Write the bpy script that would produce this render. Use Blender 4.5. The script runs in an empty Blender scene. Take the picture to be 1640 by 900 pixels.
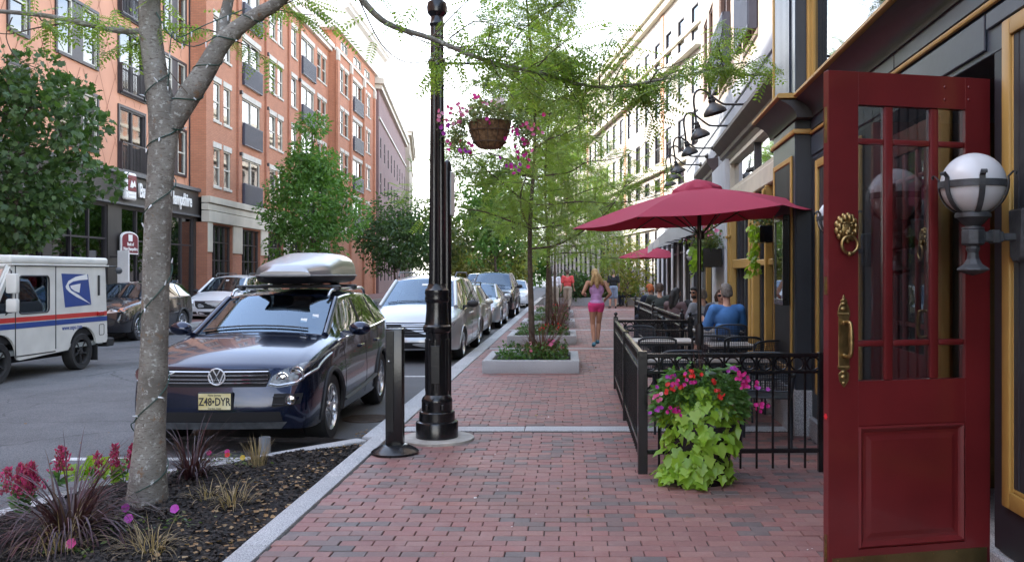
import bpy, bmesh, math, random
import numpy as np
from math import sin, cos, pi, radians, sqrt
from mathutils import Vector, Matrix, noise
from mathutils.bvhtree import BVHTree
random.seed(7)
R = random.Random(11)
SC = bpy.context.scene
COL = SC.collection
# ---------------------------------------------------------------- camera
F, H0, VX, VY = 1400.0, 1.6, 910.0, 440.0     # focal length in photo pixels, eye height, street vanishing point
cam = bpy.data.objects.new('camera', bpy.data.cameras.new('camera'))
COL.objects.link(cam)
cam.location = (0, 0, H0); cam.rotation_euler = (pi/2, 0, 0)
cd = cam.data; cd.sensor_width = 36; cd.lens = 36*F/1640
cd.shift_x = -(VX-820)/1640; cd.shift_y = -(450-VY)/1640
cd.clip_start = .05; cd.clip_end = 4000
SC.camera = cam
# ---------------------------------------------------------------- sky and sun
SUN_EL, SUN_AZ = radians(37), radians(-92)   # azimuth measured from +Y towards +X: the sun stands over the left-hand roofs
w = bpy.data.worlds.new('World'); SC.world = w; w.use_nodes = True
nt = w.node_tree; bg = nt.nodes['Background']
sky = nt.nodes.new('ShaderNodeTexSky'); sky.sky_type = 'NISHITA'; sky.sun_disc = False
sky.sun_elevation = SUN_EL; sky.sun_rotation = SUN_AZ
sky.dust_density = 1.2; sky.air_density = 1.0
tc = nt.nodes.new('ShaderNodeTexCoord')
mp = nt.nodes.new('ShaderNodeMapping'); mp.inputs['Scale'].default_value = (1, 1, 2.6)
nz = nt.nodes.new('ShaderNodeTexNoise'); nz.inputs['Scale'].default_value = 2.2; nz.inputs['Detail'].default_value = 6; nz.inputs['Roughness'].default_value = .55
rp = nt.nodes.new('ShaderNodeValToRGB'); rp.color_ramp.elements[0].position = .30; rp.color_ramp.elements[1].position = .52
mx = nt.nodes.new('ShaderNodeMix'); mx.data_type = 'RGBA'
mx.inputs['B'].default_value = (8.4, 8.25, 8.0, 1)      # bright thin cloud
nt.links.new(tc.outputs['Generated'], mp.inputs[0]); nt.links.new(mp.outputs[0], nz.inputs['Vector'])
nt.links.new(nz.outputs[0], rp.inputs[0]); sx = nt.nodes.new('ShaderNodeSeparateXYZ'); nt.links.new(tc.outputs['Generated'], sx.inputs[0])
el = nt.nodes.new('ShaderNodeMapRange'); el.interpolation_type = 'SMOOTHSTEP'
for k_, v_ in (('From Min', .08), ('From Max', .42), ('To Min', .95), ('To Max', .15)): el.inputs[k_].default_value = v_      # cloud thickens towards the horizon
nt.links.new(sx.outputs['Z'], el.inputs[0])
cm = nt.nodes.new('ShaderNodeMath'); cm.operation = 'MULTIPLY'; nt.links.new(rp.outputs[0], cm.inputs[0]); nt.links.new(el.outputs[0], cm.inputs[1]); nt.links.new(cm.outputs[0], mx.inputs['Factor'])
nt.links.new(sky.outputs[0], mx.inputs['A']); nt.links.new(mx.outputs['Result'], bg.inputs[0])
bg.inputs[1].default_value = .15
sl = bpy.data.lights.new('sun', 'SUN'); sl.energy = 2.0; sl.angle = radians(.5); sl.color = (1, .95, .87)
so = bpy.data.objects.new('sun', sl); COL.objects.link(so)
sd = Vector((sin(SUN_AZ)*cos(SUN_EL), cos(SUN_AZ)*cos(SUN_EL), sin(SUN_EL)))
so.rotation_euler = sd.to_track_quat('Z', 'Y').to_euler(); so.location = (-30, 0, 40)
SC.view_settings.view_transform = 'Standard'; SC.view_settings.look = 'None'
SC.view_settings.exposure = 2.5; SC.view_settings.gamma = 1
SC.render.engine = 'CYCLES'
SC.cycles.max_bounces = 8; SC.cycles.transparent_max_bounces = 16; SC.cycles.caustics_reflective = False; SC.cycles.caustics_refractive = False
SC.cycles.sample_clamp_indirect = 6

# ---------------------------------------------------------------- helpers
def at(px, py, Z=None, Y=None):
    """photo pixel -> world point at height Z or at distance Y (used once, to survey where things stand)"""
    if Y is None: Y = F*(H0-Z)/(py-VY)
    return Vector(((px-VX)*Y/F, Y, H0-(py-VY)*Y/F))

class MB:
    def __init__(s): s.v = []; s.f = []; s.m = []
    def add(s, vs, fs, m=0, M=None):
        o = len(s.v)
        s.v += [tuple(M @ Vector(p)) for p in vs] if M is not None else [tuple(p) for p in vs]
        s.f += [tuple(i+o for i in f) for f in fs]; s.m += [m]*len(fs)
        return s
    def box(s, x0, x1, y0, y1, z0, z1, M=None, m=0):
        vs = [(x, y, z) for x in (x0, x1) for y in (y0, y1) for z in (z0, z1)]
        return s.add(vs, [(0,1,3,2),(4,6,7,5),(0,4,5,1),(2,3,7,6),(0,2,6,4),(1,5,7,3)], m, M)
    def tube(s, pts, r, n=8, cap=True, M=None, m=0, closed=False, flat=1.0):
        P = [Vector(p) for p in pts]; k = len(P)
        rr = list(r) if hasattr(r, '__len__') else [r]*k
        vs = []; fs = []; up = None
        for i in range(k):
            a = P[i-1] if (i or closed) else P[i]; b = P[(i+1) % k] if (i < k-1 or closed) else P[i]
            t = (b-a)
            t = t.normalized() if t.length > 1e-9 else Vector((0,0,1))
            if up is None:
                up = Vector((0,0,1)) if abs(t.z) < .9 else Vector((1,0,0))
            u = (up - t*up.dot(t))
            u = u.normalized() if u.length > 1e-6 else t.orthogonal().normalized()
            up = u; v = t.cross(u)
            for j in range(n):
                a_ = 2*pi*j/n
                vs.append(P[i] + (u*cos(a_)*flat + v*sin(a_))*rr[i])
        for i in range(k if closed else k-1):
            for j in range(n):
                i2 = (i+1) % k
                fs.append((i*n+j, i*n+(j+1) % n, i2*n+(j+1) % n, i2*n+j))
        if cap and not closed:
            fs.append(tuple(range(n-1, -1, -1))); fs.append(tuple((k-1)*n+j for j in range(n)))
        return s.add(vs, fs, m, M)
    def lathe(s, prof, n=16, M=None, m=0, cap=True, flute=0):
        vs = []; fs = []; k = len(prof)
        for (r, z) in prof:
            for j in range(n):
                a = 2*pi*j/n; q = r*(1-(flute if j % 2 else 0))
                vs.append((q*cos(a), q*sin(a), z))
        for i in range(k-1):
            for j in range(n):
                fs.append((i*n+j, i*n+(j+1) % n, (i+1)*n+(j+1) % n, (i+1)*n+j))
        if cap:
            fs.append(tuple(range(n-1, -1, -1))); fs.append(tuple((k-1)*n+j for j in range(n)))
        return s.add(vs, fs, m, M)
    def prism(s, poly, z0, z1, M=None, m=0):
        """poly in xy, extruded z0..z1"""
        n = len(poly)
        a = sum(poly[i][0]*poly[(i+1) % n][1]-poly[(i+1) % n][0]*poly[i][1] for i in range(n))
        if a < 0: poly = poly[::-1]
        vs = [(p[0], p[1], z0) for p in poly]+[(p[0], p[1], z1) for p in poly]
        fs = [tuple(range(n-1, -1, -1)), tuple(range(n, 2*n))]+[(i, (i+1) % n, n+(i+1) % n, n+i) for i in range(n)]
        return s.add(vs, fs, m, M)
    def quad(s, a, b, c, d, m=0, M=None): return s.add([a, b, c, d], [(0,1,2,3)], m, M)
    def ball(s, c, r, n=10, k=6, sq=(1,1,1), M=None, m=0):
        T = Matrix.Translation(c) @ Matrix.Diagonal((*sq, 1))
        if M is not None: T = M @ T
        pr = [(max(1e-4, r*sin(pi*i/k)), -r*cos(pi*i/k)) for i in range(k+1)]
        return s.lathe(pr, n, T, m)
    def mesh(s, name):
        me = bpy.data.meshes.new(name); me.from_pydata(s.v, [], s.f)
        if any(s.m): me.polygons.foreach_set('material_index', s.m)
        me.update(); return me

def finish(me, mats, smooth=35, bevel=0, seg=1):
    if bevel or smooth is not None or True:
        bm = bmesh.new(); bm.from_mesh(me)
        bmesh.ops.recalc_face_normals(bm, faces=bm.faces)
        if bevel:
            es = [e for e in bm.edges if len(e.link_faces) == 2 and e.calc_face_angle(0) > radians(40)]
            if es: bmesh.ops.bevel(bm, geom=es, offset=bevel, segments=seg, profile=.5, affect='EDGES', clamp_overlap=True)
        bm.to_mesh(me); bm.free()
    for m in (mats if isinstance(mats, (list, tuple)) else [mats]): me.materials.append(m)
    if smooth:
        me.shade_smooth(); me.set_sharp_from_angle(angle=radians(smooth))
    return me

def link(name, me, parent=None, loc=None):
    o = bpy.data.objects.new(name, me); COL.objects.link(o)
    if parent is not None: o.parent = parent
    if loc is not None: o.location = loc
    return o
def O(name, mb, mat, parent=None, smooth=35, bevel=0, loc=None, seg=1):
    return link(name, finish(mb.mesh(name), mat, smooth, bevel, seg), parent, loc)
def inst(name, me, parent=None, loc=(0,0,0), rot=(0,0,0), scale=None):
    o = link(name, me, parent, loc); o.rotation_euler = rot
    if scale is not None: o.scale = scale if hasattr(scale, '__len__') else (scale,)*3
    return o
def tag(o, label, cat, group=None, kind=None):
    if label: o['label'] = label
    if cat: o['category'] = cat
    if group: o['group'] = group
    if kind: o['kind'] = kind
    return o
def T(name, label, cat, loc=(0,0,0), rz=0, group=None):
    o = bpy.data.objects.new(name, None); COL.objects.link(o)
    o.location = loc; o.rotation_euler = (0, 0, rz); o.empty_display_size = .2
    return tag(o, label, cat, group)
def S(o, label=None):
    o['kind'] = 'structure'
    if label: o['label'] = label
    return o
KIDS = {}
def copy_tree(root, loc, rz=None, label=None, parent=None):
    c = root.copy(); COL.objects.link(c)
    if parent is not None: c.parent = parent
    else:
        c.location = loc
        if rz is not None: c.rotation_euler = (0, 0, rz)
        if label: c['label'] = label
    for ch in list(root.children): copy_tree(ch, None, parent=c)
    return c
def text(name, s, size, mat, parent, M, depth=.004, sx=1, bold=0, align='CENTER'):
    cu = bpy.data.curves.new(name, 'FONT'); cu.body = s; cu.size = size; cu.extrude = depth/2; cu.offset = bold
    cu.align_x = align; cu.align_y = 'CENTER'; cu.resolution_u = 3
    tmp = bpy.data.objects.new('tmp', cu); COL.objects.link(tmp)
    dg = bpy.context.evaluated_depsgraph_get(); dg.update()
    me = bpy.data.meshes.new_from_object(tmp.evaluated_get(dg)); me.name = name
    bpy.data.objects.remove(tmp); bpy.data.curves.remove(cu)
    me.transform(M @ Matrix.Diagonal((sx, 1, 1, 1))); me.materials.clear(); me.materials.append(mat)
    return link(name, me, parent)
# frames that put local xy text/shapes onto vertical faces
FRONT = Matrix(((1,0,0,0),(0,0,-1,0),(0,1,0,0),(0,0,0,1)))     # faces -Y, reads left to right along +X
def M_(loc, rz=0, rx=0, ry=0): return Matrix.Translation(loc) @ Matrix.Rotation(rz, 4, 'Z') @ Matrix.Rotation(ry, 4, 'Y') @ Matrix.Rotation(rx, 4, 'X')

# ---------------------------------------------------------------- materials
def nodes(m): return m.node_tree.nodes, m.node_tree.links
def mat(name, col, rough=.6, metal=0, var=.12, vs=6, bump=0, bs=60, coat=0, spec=.5, detail=4, rand=0, second=None):
    m = bpy.data.materials.new(name); m.use_nodes = True
    N, L = nodes(m); b = N['Principled BSDF']
    b.inputs['Roughness'].default_value = rough; b.inputs['Metallic'].default_value = metal
    b.inputs['Specular IOR Level'].default_value = spec
    if coat: b.inputs['Coat Weight'].default_value = coat; b.inputs['Coat Roughness'].default_value = .03
    c = (*col, 1)
    t = N.new('ShaderNodeTexCoord')
    if var or second:
        n = N.new('ShaderNodeTexNoise'); n.inputs['Scale'].default_value = vs; n.inputs['Detail'].default_value = detail
        L.new(t.outputs['Object'], n.inputs['Vector'])
        r = N.new('ShaderNodeValToRGB')
        r.color_ramp.elements[0].position = .32; r.color_ramp.elements[1].position = .68
        r.color_ramp.elements[0].color = (*[x*(1-var) for x in col], 1)
        r.color_ramp.elements[1].color = (*(second if second else [min(1, x*(1+var)) for x in col]), 1)
        L.new(n.outputs[0], r.inputs[0]); out = r.outputs[0]
        if rand:
            oi = N.new('ShaderNodeNewGeometry'); mr = N.new('ShaderNodeMapRange'); mr.inputs['To Min'].default_value = 1-rand; mr.inputs['To Max'].default_value = 1+rand
            L.new(oi.outputs['Random Per Island'], mr.inputs[0])
            mu = N.new('ShaderNodeVectorMath'); mu.operation = 'SCALE'
            L.new(out, mu.inputs[0]); L.new(mr.outputs[0], mu.inputs['Scale']); out = mu.outputs[0]
        L.new(out, b.inputs['Base Color'])
    else: b.inputs['Base Color'].default_value = c
    if bump:
        n2 = N.new('ShaderNodeTexNoise'); n2.inputs['Scale'].default_value = bs; n2.inputs['Detail'].default_value = 5
        L.new(t.outputs['Object'], n2.inputs['Vector'])
        bp = N.new('ShaderNodeBump'); bp.inputs['Strength'].default_value = bump; bp.inputs['Distance'].default_value = .01
        L.new(n2.outputs[0], bp.inputs['Height']); L.new(bp.outputs[0], b.inputs['Normal'])
    return m
def glass(name, tint=(.35,.4,.42), refl=.35, rough=.02, wav=0, gcol=(.95,.97,1)):
    m = bpy.data.materials.new(name); m.use_nodes = True
    N, L = nodes(m); N.remove(N['Principled BSDF']); o = N['Material Output']
    tr = N.new('ShaderNodeBsdfTransparent'); tr.inputs[0].default_value = (*tint, 1)
    gl = N.new('ShaderNodeBsdfGlossy'); gl.inputs['Roughness'].default_value = rough; gl.inputs[0].default_value = (*gcol, 1)
    fr = N.new('ShaderNodeFresnel'); fr.inputs[0].default_value = 1.5
    ad = N.new('ShaderNodeMath'); ad.operation = 'MULTIPLY_ADD'; ad.inputs[1].default_value = 1-refl; ad.inputs[2].default_value = refl; ad.use_clamp = True
    mi = N.new('ShaderNodeMixShader')
    if wav:
        n = N.new('ShaderNodeTexNoise'); n.inputs['Scale'].default_value = .9; n.inputs['Detail'].default_value = 2
        t = N.new('ShaderNodeTexCoord'); L.new(t.outputs['Object'], n.inputs['Vector'])
        bp = N.new('ShaderNodeBump'); bp.inputs['Strength'].default_value = wav; bp.inputs['Distance'].default_value = .1
        L.new(n.outputs[0], bp.inputs['Height']); L.new(bp.outputs[0], gl.inputs['Normal'])
    L.new(fr.outputs[0], ad.inputs[0]); L.new(ad.outputs[0], mi.inputs[0]); L.new(tr.outputs[0], mi.inputs[1]); L.new(gl.outputs[0], mi.inputs[2]); L.new(mi.outputs[0], o.inputs[0])
    return m
def leafmat(name, cols, trans=.4, rough=.5):
    m = bpy.data.materials.new(name); m.use_nodes = True
    N, L = nodes(m); b = N['Principled BSDF']; o = N['Material Output']
    g = N.new('ShaderNodeNewGeometry'); r = N.new('ShaderNodeValToRGB')
    e = r.color_ramp.elements
    while len(e) < len(cols): e.new(.5)
    for i, c in enumerate(cols): e[i].position = i/max(1, len(cols)-1); e[i].color = (*c, 1)
    oi = N.new('ShaderNodeObjectInfo'); a = N.new('ShaderNodeMath'); a.operation = 'ADD'; fr = N.new('ShaderNodeMath'); fr.operation = 'FRACT'
    L.new(g.outputs['Random Per Island'], a.inputs[0]); L.new(oi.outputs['Random'], a.inputs[1]); L.new(a.outputs[0], fr.inputs[0])
    L.new(fr.outputs[0], r.inputs[0]); L.new(r.outputs[0], b.inputs['Base Color'])
    b.inputs['Roughness'].default_value = rough
    t = N.new('ShaderNodeBsdfTranslucent'); mu = N.new('ShaderNodeVectorMath'); mu.operation = 'MULTIPLY'; mu.inputs[1].default_value = (1.5, 1.6, .6)
    L.new(r.outputs[0], mu.inputs[0]); L.new(mu.outputs[0], t.inputs[0])
    mi = N.new('ShaderNodeMixShader'); mi.inputs[0].default_value = trans
    L.new(b.outputs[0], mi.inputs[1]); L.new(t.outputs[0], mi.inputs[2]); L.new(mi.outputs[0], o.inputs[0])
    return m
def brickmat(name, c1, c2, mortar, bw=.21, bh=.072, mo=.009, bumpy=.5, plane='XZ', rough=.85):
    m = bpy.data.materials.new(name); m.use_nodes = True
    N, L = nodes(m); b = N['Principled BSDF']; b.inputs['Roughness'].default_value = rough
    t = N.new('ShaderNodeTexCoord'); sp = N.new('ShaderNodeSeparateXYZ'); cb = N.new('ShaderNodeCombineXYZ')
    L.new(t.outputs['Object'], sp.inputs[0])
    ax = N.new('ShaderNodeMath'); ax.operation = 'ADD'
    if plane == 'XZ': L.new(sp.outputs['X'], ax.inputs[0]); L.new(sp.outputs['Y'], ax.inputs[1]); L.new(ax.outputs[0], cb.inputs[0]); L.new(sp.outputs['Z'], cb.inputs[1])
    else: L.new(sp.outputs['X'], cb.inputs[0]); L.new(sp.outputs['Y'], cb.inputs[1])
    k = N.new('ShaderNodeTexBrick'); k.inputs['Scale'].default_value = 1; k.inputs['Brick Width'].default_value = bw; k.inputs['Row Height'].default_value = bh
    k.inputs['Mortar Size'].default_value = mo; k.inputs['Mortar Smooth'].default_value = .3
    k.inputs['Color1'].default_value = (*c1, 1); k.inputs['Color2'].default_value = (*c2, 1); k.inputs['Mortar'].default_value = (*mortar, 1)
    L.new(cb.outputs[0], k.inputs[0])
    n = N.new('ShaderNodeTexNoise'); n.inputs['Scale'].default_value = .8; n.inputs['Detail'].default_value = 5; L.new(t.outputs['Object'], n.inputs['Vector'])
    mr = N.new('ShaderNodeMapRange'); mr.inputs['To Min'].default_value = .8; mr.inputs['To Max'].default_value = 1.18; L.new(n.outputs[0], mr.inputs[0])
    mu = N.new('ShaderNodeVectorMath'); mu.operation = 'SCALE'; L.new(k.outputs[0], mu.inputs[0]); L.new(mr.outputs[0], mu.inputs['Scale']); L.new(mu.outputs[0], b.inputs['Base Color'])
    bp = N.new('ShaderNodeBump'); bp.inputs['Strength'].default_value = bumpy; bp.inputs['Distance'].default_value = .008; bp.invert = True
    L.new(k.outputs['Fac'], bp.inputs['Height']); L.new(bp.outputs[0], b.inputs['Normal'])
    return m

def speckle(name, a, b_, c, scale=260, rough=.75, bump=.25, var=.1):
    """granite / asphalt: fine grains of three tones over broad uneven patches"""
    m = bpy.data.materials.new(name); m.use_nodes = True
    N, L = nodes(m); b = N['Principled BSDF']; b.inputs['Roughness'].default_value = rough
    t = N.new('ShaderNodeTexCoord'); g = N.new('ShaderNodeNewGeometry')
    v = N.new('ShaderNodeTexNoise'); v.inputs['Scale'].default_value = scale; v.inputs['Detail'].default_value = 2
    L.new(g.outputs['Position'], v.inputs['Vector'])
    r = N.new('ShaderNodeValToRGB'); e = r.color_ramp.elements; e.new(.5)
    for i, (p, cc) in enumerate(((.34, a), (.5, b_), (.66, c))): e[i].position = p; e[i].color = (*cc, 1)
    L.new(v.outputs[0], r.inputs[0])
    n = N.new('ShaderNodeTexNoise'); n.inputs['Scale'].default_value = 1.1; n.inputs['Detail'].default_value = 8; n.inputs['Roughness'].default_value = .65; L.new(g.outputs['Position'], n.inputs['Vector'])
    mr = N.new('ShaderNodeMapRange'); mr.inputs['From Min'].default_value = .3; mr.inputs['From Max'].default_value = .7; mr.inputs['To Min'].default_value = 1-var; mr.inputs['To Max'].default_value = 1+var; L.new(n.outputs[0], mr.inputs[0])
    mu = N.new('ShaderNodeVectorMath'); mu.operation = 'SCALE'; L.new(r.outputs[0], mu.inputs[0]); L.new(mr.outputs[0], mu.inputs['Scale']); L.new(mu.outputs[0], b.inputs['Base Color'])
    bp = N.new('ShaderNodeBump'); bp.inputs['Strength'].default_value = bump; bp.inputs['Distance'].default_value = .006
    L.new(v.outputs[0], bp.inputs['Height']); L.new(bp.outputs[0], b.inputs['Normal'])
    return m

def paver(name):
    m = bpy.data.materials.new(name); m.use_nodes = True
    N, L = nodes(m); b = N['Principled BSDF']; b.inputs['Roughness'].default_value = .62
    at_ = N.new('ShaderNodeAttribute'); at_.attribute_name = 'tone'
    oi = N.new('ShaderNodeObjectInfo'); a = N.new('ShaderNodeMath'); a.operation = 'ADD'; fr = N.new('ShaderNodeMath'); fr.operation = 'FRACT'
    L.new(at_.outputs['Fac'], a.inputs[0]); L.new(oi.outputs['Random'], a.inputs[1]); L.new(a.outputs[0], fr.inputs[0])
    r = N.new('ShaderNodeValToRGB'); e = r.color_ramp.elements
    cols = [(0,(.25,.105,.092)),(.16,(.23,.105,.09)),(.32,(.215,.10,.088)),(.46,(.27,.135,.112)),(.58,(.205,.105,.092)),(.7,(.15,.105,.095)),(.8,(.115,.095,.09)),(.9,(.17,.10,.088)),(1,(.28,.12,.095))]
    while len(e) < len(cols): e.new(.5)
    for i, (p, c) in enumerate(cols): e[i].position = p; e[i].color = (*c, 1)
    L.new(fr.outputs[0], r.inputs[0])
    g = N.new('ShaderNodeNewGeometry')
    n = N.new('ShaderNodeTexNoise'); n.inputs['Scale'].default_value = 45; n.inputs['Detail'].default_value = 6; n.inputs['Roughness'].default_value = .7; L.new(g.outputs['Position'], n.inputs['Vector'])
    n2 = N.new('ShaderNodeTexNoise'); n2.inputs['Scale'].default_value = .9; n2.inputs['Detail'].default_value = 7; L.new(g.outputs['Position'], n2.inputs['Vector'])
    ad = N.new('ShaderNodeMath'); ad.operation = 'ADD'; L.new(n.outputs[0], ad.inputs[0]); L.new(n2.outputs[0], ad.inputs[1])
    mr = N.new('ShaderNodeMapRange'); mr.inputs['From Min'].default_value = .7; mr.inputs['From Max'].default_value = 1.3; mr.inputs['To Min'].default_value = .8; mr.inputs['To Max'].default_value = 1.2; L.new(ad.outputs[0], mr.inputs[0])
    mu = N.new('ShaderNodeVectorMath'); mu.operation = 'SCALE'; L.new(r.outputs[0], mu.inputs[0]); L.new(mr.outputs[0], mu.inputs['Scale'])
    # chalky scuffs
    n3 = N.new('ShaderNodeTexNoise'); n3.inputs['Scale'].default_value = 3.2; n3.inputs['Detail'].default_value = 9; n3.inputs['Roughness'].default_value = .75; L.new(g.outputs['Position'], n3.inputs['Vector'])
    r3 = N.new('ShaderNodeMapRange'); r3.inputs['From Min'].default_value = .5; r3.inputs['From Max'].default_value = .75; r3.inputs['To Max'].default_value = .35; L.new(n3.outputs[0], r3.inputs[0])
    mi = N.new('ShaderNodeMix'); mi.data_type = 'RGBA'; mi.inputs['B'].default_value = (.36,.26,.23,1)
    L.new(r3.outputs[0], mi.inputs['Factor']); L.new(mu.outputs[0], mi.inputs['A']); L.new(mi.outputs['Result'], b.inputs['Base Color'])
    bp = N.new('ShaderNodeBump'); bp.inputs['Strength'].default_value = .35; bp.inputs['Distance'].default_value = .004
    L.new(n.outputs[0], bp.inputs['Height']); L.new(bp.outputs[0], b.inputs['Normal'])
    return m

m_black = mat('black_paint', (.008,.008,.009), .22, var=.25, vs=9, bump=.08, bs=40)
m_iron = mat('black_iron', (.014,.014,.015), .42, var=.3, vs=20, bump=.15, bs=90)
m_greyiron = mat('weathered_iron', (.05,.055,.06), .5, var=.4, vs=14, bump=.3, bs=60, spec=.5)
m_granite = speckle('granite', (.19,.195,.2), (.36,.36,.36), (.56,.555,.55), scale=120)
m_asphalt = speckle('asphalt', (.055,.056,.058), (.10,.101,.104), (.17,.17,.17), scale=110, rough=.8, bump=.5, var=.25)
def cracks(m, sc=.55, wd=.010, dark=.45):
    N, L = nodes(m); b = N['Principled BSDF']; src = b.inputs['Base Color'].links[0].from_socket
    g = N.new('ShaderNodeNewGeometry'); n = N.new('ShaderNodeTexNoise'); n.inputs['Scale'].default_value = 1.3; n.inputs['Detail'].default_value = 6; L.new(g.outputs['Position'], n.inputs['Vector'])
    ad = N.new('ShaderNodeVectorMath'); ad.operation = 'MULTIPLY_ADD'; ad.inputs[1].default_value = (.9,.9,0); L.new(n.outputs['Color'], ad.inputs[0]); L.new(g.outputs['Position'], ad.inputs[2])
    v = N.new('ShaderNodeTexVoronoi'); v.feature = 'DISTANCE_TO_EDGE'; v.inputs['Scale'].default_value = sc; L.new(ad.outputs[0], v.inputs['Vector'])
    r = N.new('ShaderNodeMapRange'); r.inputs['From Max'].default_value = wd; r.inputs['To Min'].default_value = dark; r.inputs['To Max'].default_value = 1; L.new(v.outputs['Distance'], r.inputs[0])
    n2 = N.new('ShaderNodeTexNoise'); n2.inputs['Scale'].default_value = .5; n2.inputs['Detail'].default_value = 7; L.new(g.outputs['Position'], n2.inputs['Vector'])
    r2 = N.new('ShaderNodeMapRange'); r2.inputs['From Min'].default_value = .60; r2.inputs['From Max'].default_value = .72; r2.inputs['To Min'].default_value = 1; r2.inputs['To Max'].default_value = .62; L.new(n2.outputs[0], r2.inputs[0])
    mm = N.new('ShaderNodeMath'); mm.operation = 'MULTIPLY'; L.new(r.outputs[0], mm.inputs[0]); L.new(r2.outputs[0], mm.inputs[1])
    mu = N.new('ShaderNodeVectorMath'); mu.operation = 'SCALE'; L.new(src, mu.inputs[0]); L.new(mm.outputs[0], mu.inputs['Scale']); L.new(mu.outputs[0], b.inputs['Base Color'])
cracks(m_asphalt)
m_mortar = mat('joint_sand', (.035,.028,.025), .95, var=.3, vs=30)
m_paver = paver('clay_paver')
m_mulch = mat('mulch', (.014,.011,.01), .95, var=.6, vs=60, bump=1, bs=120, detail=8)
m_concrete = mat('concrete', (.36,.34,.30), .85, var=.2, vs=8, bump=.3, bs=150)
m_white = mat('white_paint', (.72,.73,.72), .5, var=.06, vs=3)
m_whiteline = mat('road_paint', (.6,.6,.58), .8, var=.25, vs=25, detail=8)
m_chrome = mat('chrome', (.7,.7,.72), .08, 1, var=0)
m_alloy = mat('alloy', (.55,.56,.58), .25, .9, var=.06)
m_brass = mat('aged_brass', (.30,.21,.09), .42, 1, var=.35, vs=18, bump=.15, bs=50)
m_rubber = mat('rubber', (.012,.012,.013), .75, var=.2, vs=14)
m_darkplastic = mat('dark_plastic', (.018,.018,.02), .55, var=.15)
def barkmat(name):
    m = mat(name, (.21,.19,.16), .92, var=.3, vs=5, second=(.31,.29,.25))
    N, L = nodes(m); b = N['Principled BSDF']; src = b.inputs['Base Color'].links[0].from_socket
    g = N.new('ShaderNodeTexCoord'); mp_ = N.new('ShaderNodeMapping'); mp_.inputs['Scale'].default_value = (1, 1, 3.2); L.new(g.outputs['Object'], mp_.inputs[0])
    def nz_(sc, det, lo, hi, vec):
        n = N.new('ShaderNodeTexNoise'); n.inputs['Scale'].default_value = sc; n.inputs['Detail'].default_value = det; n.inputs['Roughness'].default_value = .7; L.new(vec, n.inputs['Vector'])
        r = N.new('ShaderNodeMapRange'); r.inputs['From Min'].default_value = lo; r.inputs['From Max'].default_value = hi; L.new(n.outputs[0], r.inputs[0]); return r.outputs[0], n.outputs[0]
    def mixc(fac, a, col):
        k = N.new('ShaderNodeMix'); k.data_type = 'RGBA'; k.inputs['B'].default_value = (*col, 1); L.new(fac, k.inputs['Factor']); L.new(a, k.inputs['A']); return k.outputs['Result']
    f1, h1 = nz_(30, 8, .52, .62, mp_.outputs[0]); c = mixc(f1, src, (.13,.11,.09))        # horizontal cracks
    f2, _ = nz_(26, 6, .56, .64, g.outputs['Object']); c = mixc(f2, c, (.44,.44,.40))         # pale lichen flecks
    f3, _ = nz_(9, 7, .60, .68, g.outputs['Object']); c = mixc(f3, c, (.23,.135,.075))        # rusty patches
    L.new(c, b.inputs['Base Color'])
    bp = N.new('ShaderNodeBump'); bp.inputs['Strength'].default_value = 1; bp.inputs['Distance'].default_value = .012; bp.invert = True
    L.new(h1, bp.inputs['Height']); L.new(bp.outputs[0], b.inputs['Normal'])
    return m
m_bark = barkmat('bark')
m_bark2 = mat('dark_bark', (.085,.062,.045), .92, var=.35, vs=14, bump=.9, bs=40)
m_skin = mat('skin', (.48,.27,.19), .5, var=.07, vs=8)
# ================================================================ ground, road, pavements
def wallX(Y): return 1.96+.0535*Y
S(O('ground', MB().box(-900, 900, -300, 1800, -1.2, -.33), mat('far_ground', (.08,.09,.05), .95, var=.3, vs=.05)))
S(O('road', MB().box(-12.45, -1.80, -20, 230, -.32, -.14), m_asphalt), 'grey asphalt street')
m_patch = speckle('asphalt_patch', (.045,.046,.048), (.08,.081,.084), (.135,.135,.137), scale=110, rough=.85, bump=.5, var=.15)
S(O('road_patch', MB().prism([(-4.4,9.1),(-2.2,9.0),(-2.15,40),(-4.5,40)], -.1395, -.136), m_patch))
S(O('road_line', MB().box(-4.85, -2.9, 8.2, 8.31, -.1395, -.1355).box(-4.85,-2.05,14.9,15.01,-.1395,-.1355).box(-4.85,-2.05,21.4,21.5,-.1395,-.1355), m_whiteline, smooth=0), 'white parking bay line on the asphalt')
dr = S(O('drain_cover', MB().lathe([(.0,-.137),(.27,-.137),(.27,-.128),(.30,-.1275),(.30,-.138)], 32, Matrix.Translation((-2.42, 10.55, 0))), mat('rusty_iron', (.05,.032,.022), .8, var=.4, vs=20, bump=.5, bs=60)))
gb = MB()
for i in range(9): gb.box(-.25,.25,-.232+.052*i,-.208+.052*i,-.1275,-.1235, Matrix.Translation((-2.42, 10.55, 0)))
O('grating', gb, bpy.data.materials['rusty_iron'], dr, smooth=0)['kind'] = 'stuff'
mh = S(O('manhole_cover', MB().lathe([(.0,-.1375),(.34,-.1375),(.34,-.132),(.38,-.1315),(.38,-.138)], 36, Matrix.Translation((-6.6, 14.2, 0))), m_greyiron))
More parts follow.
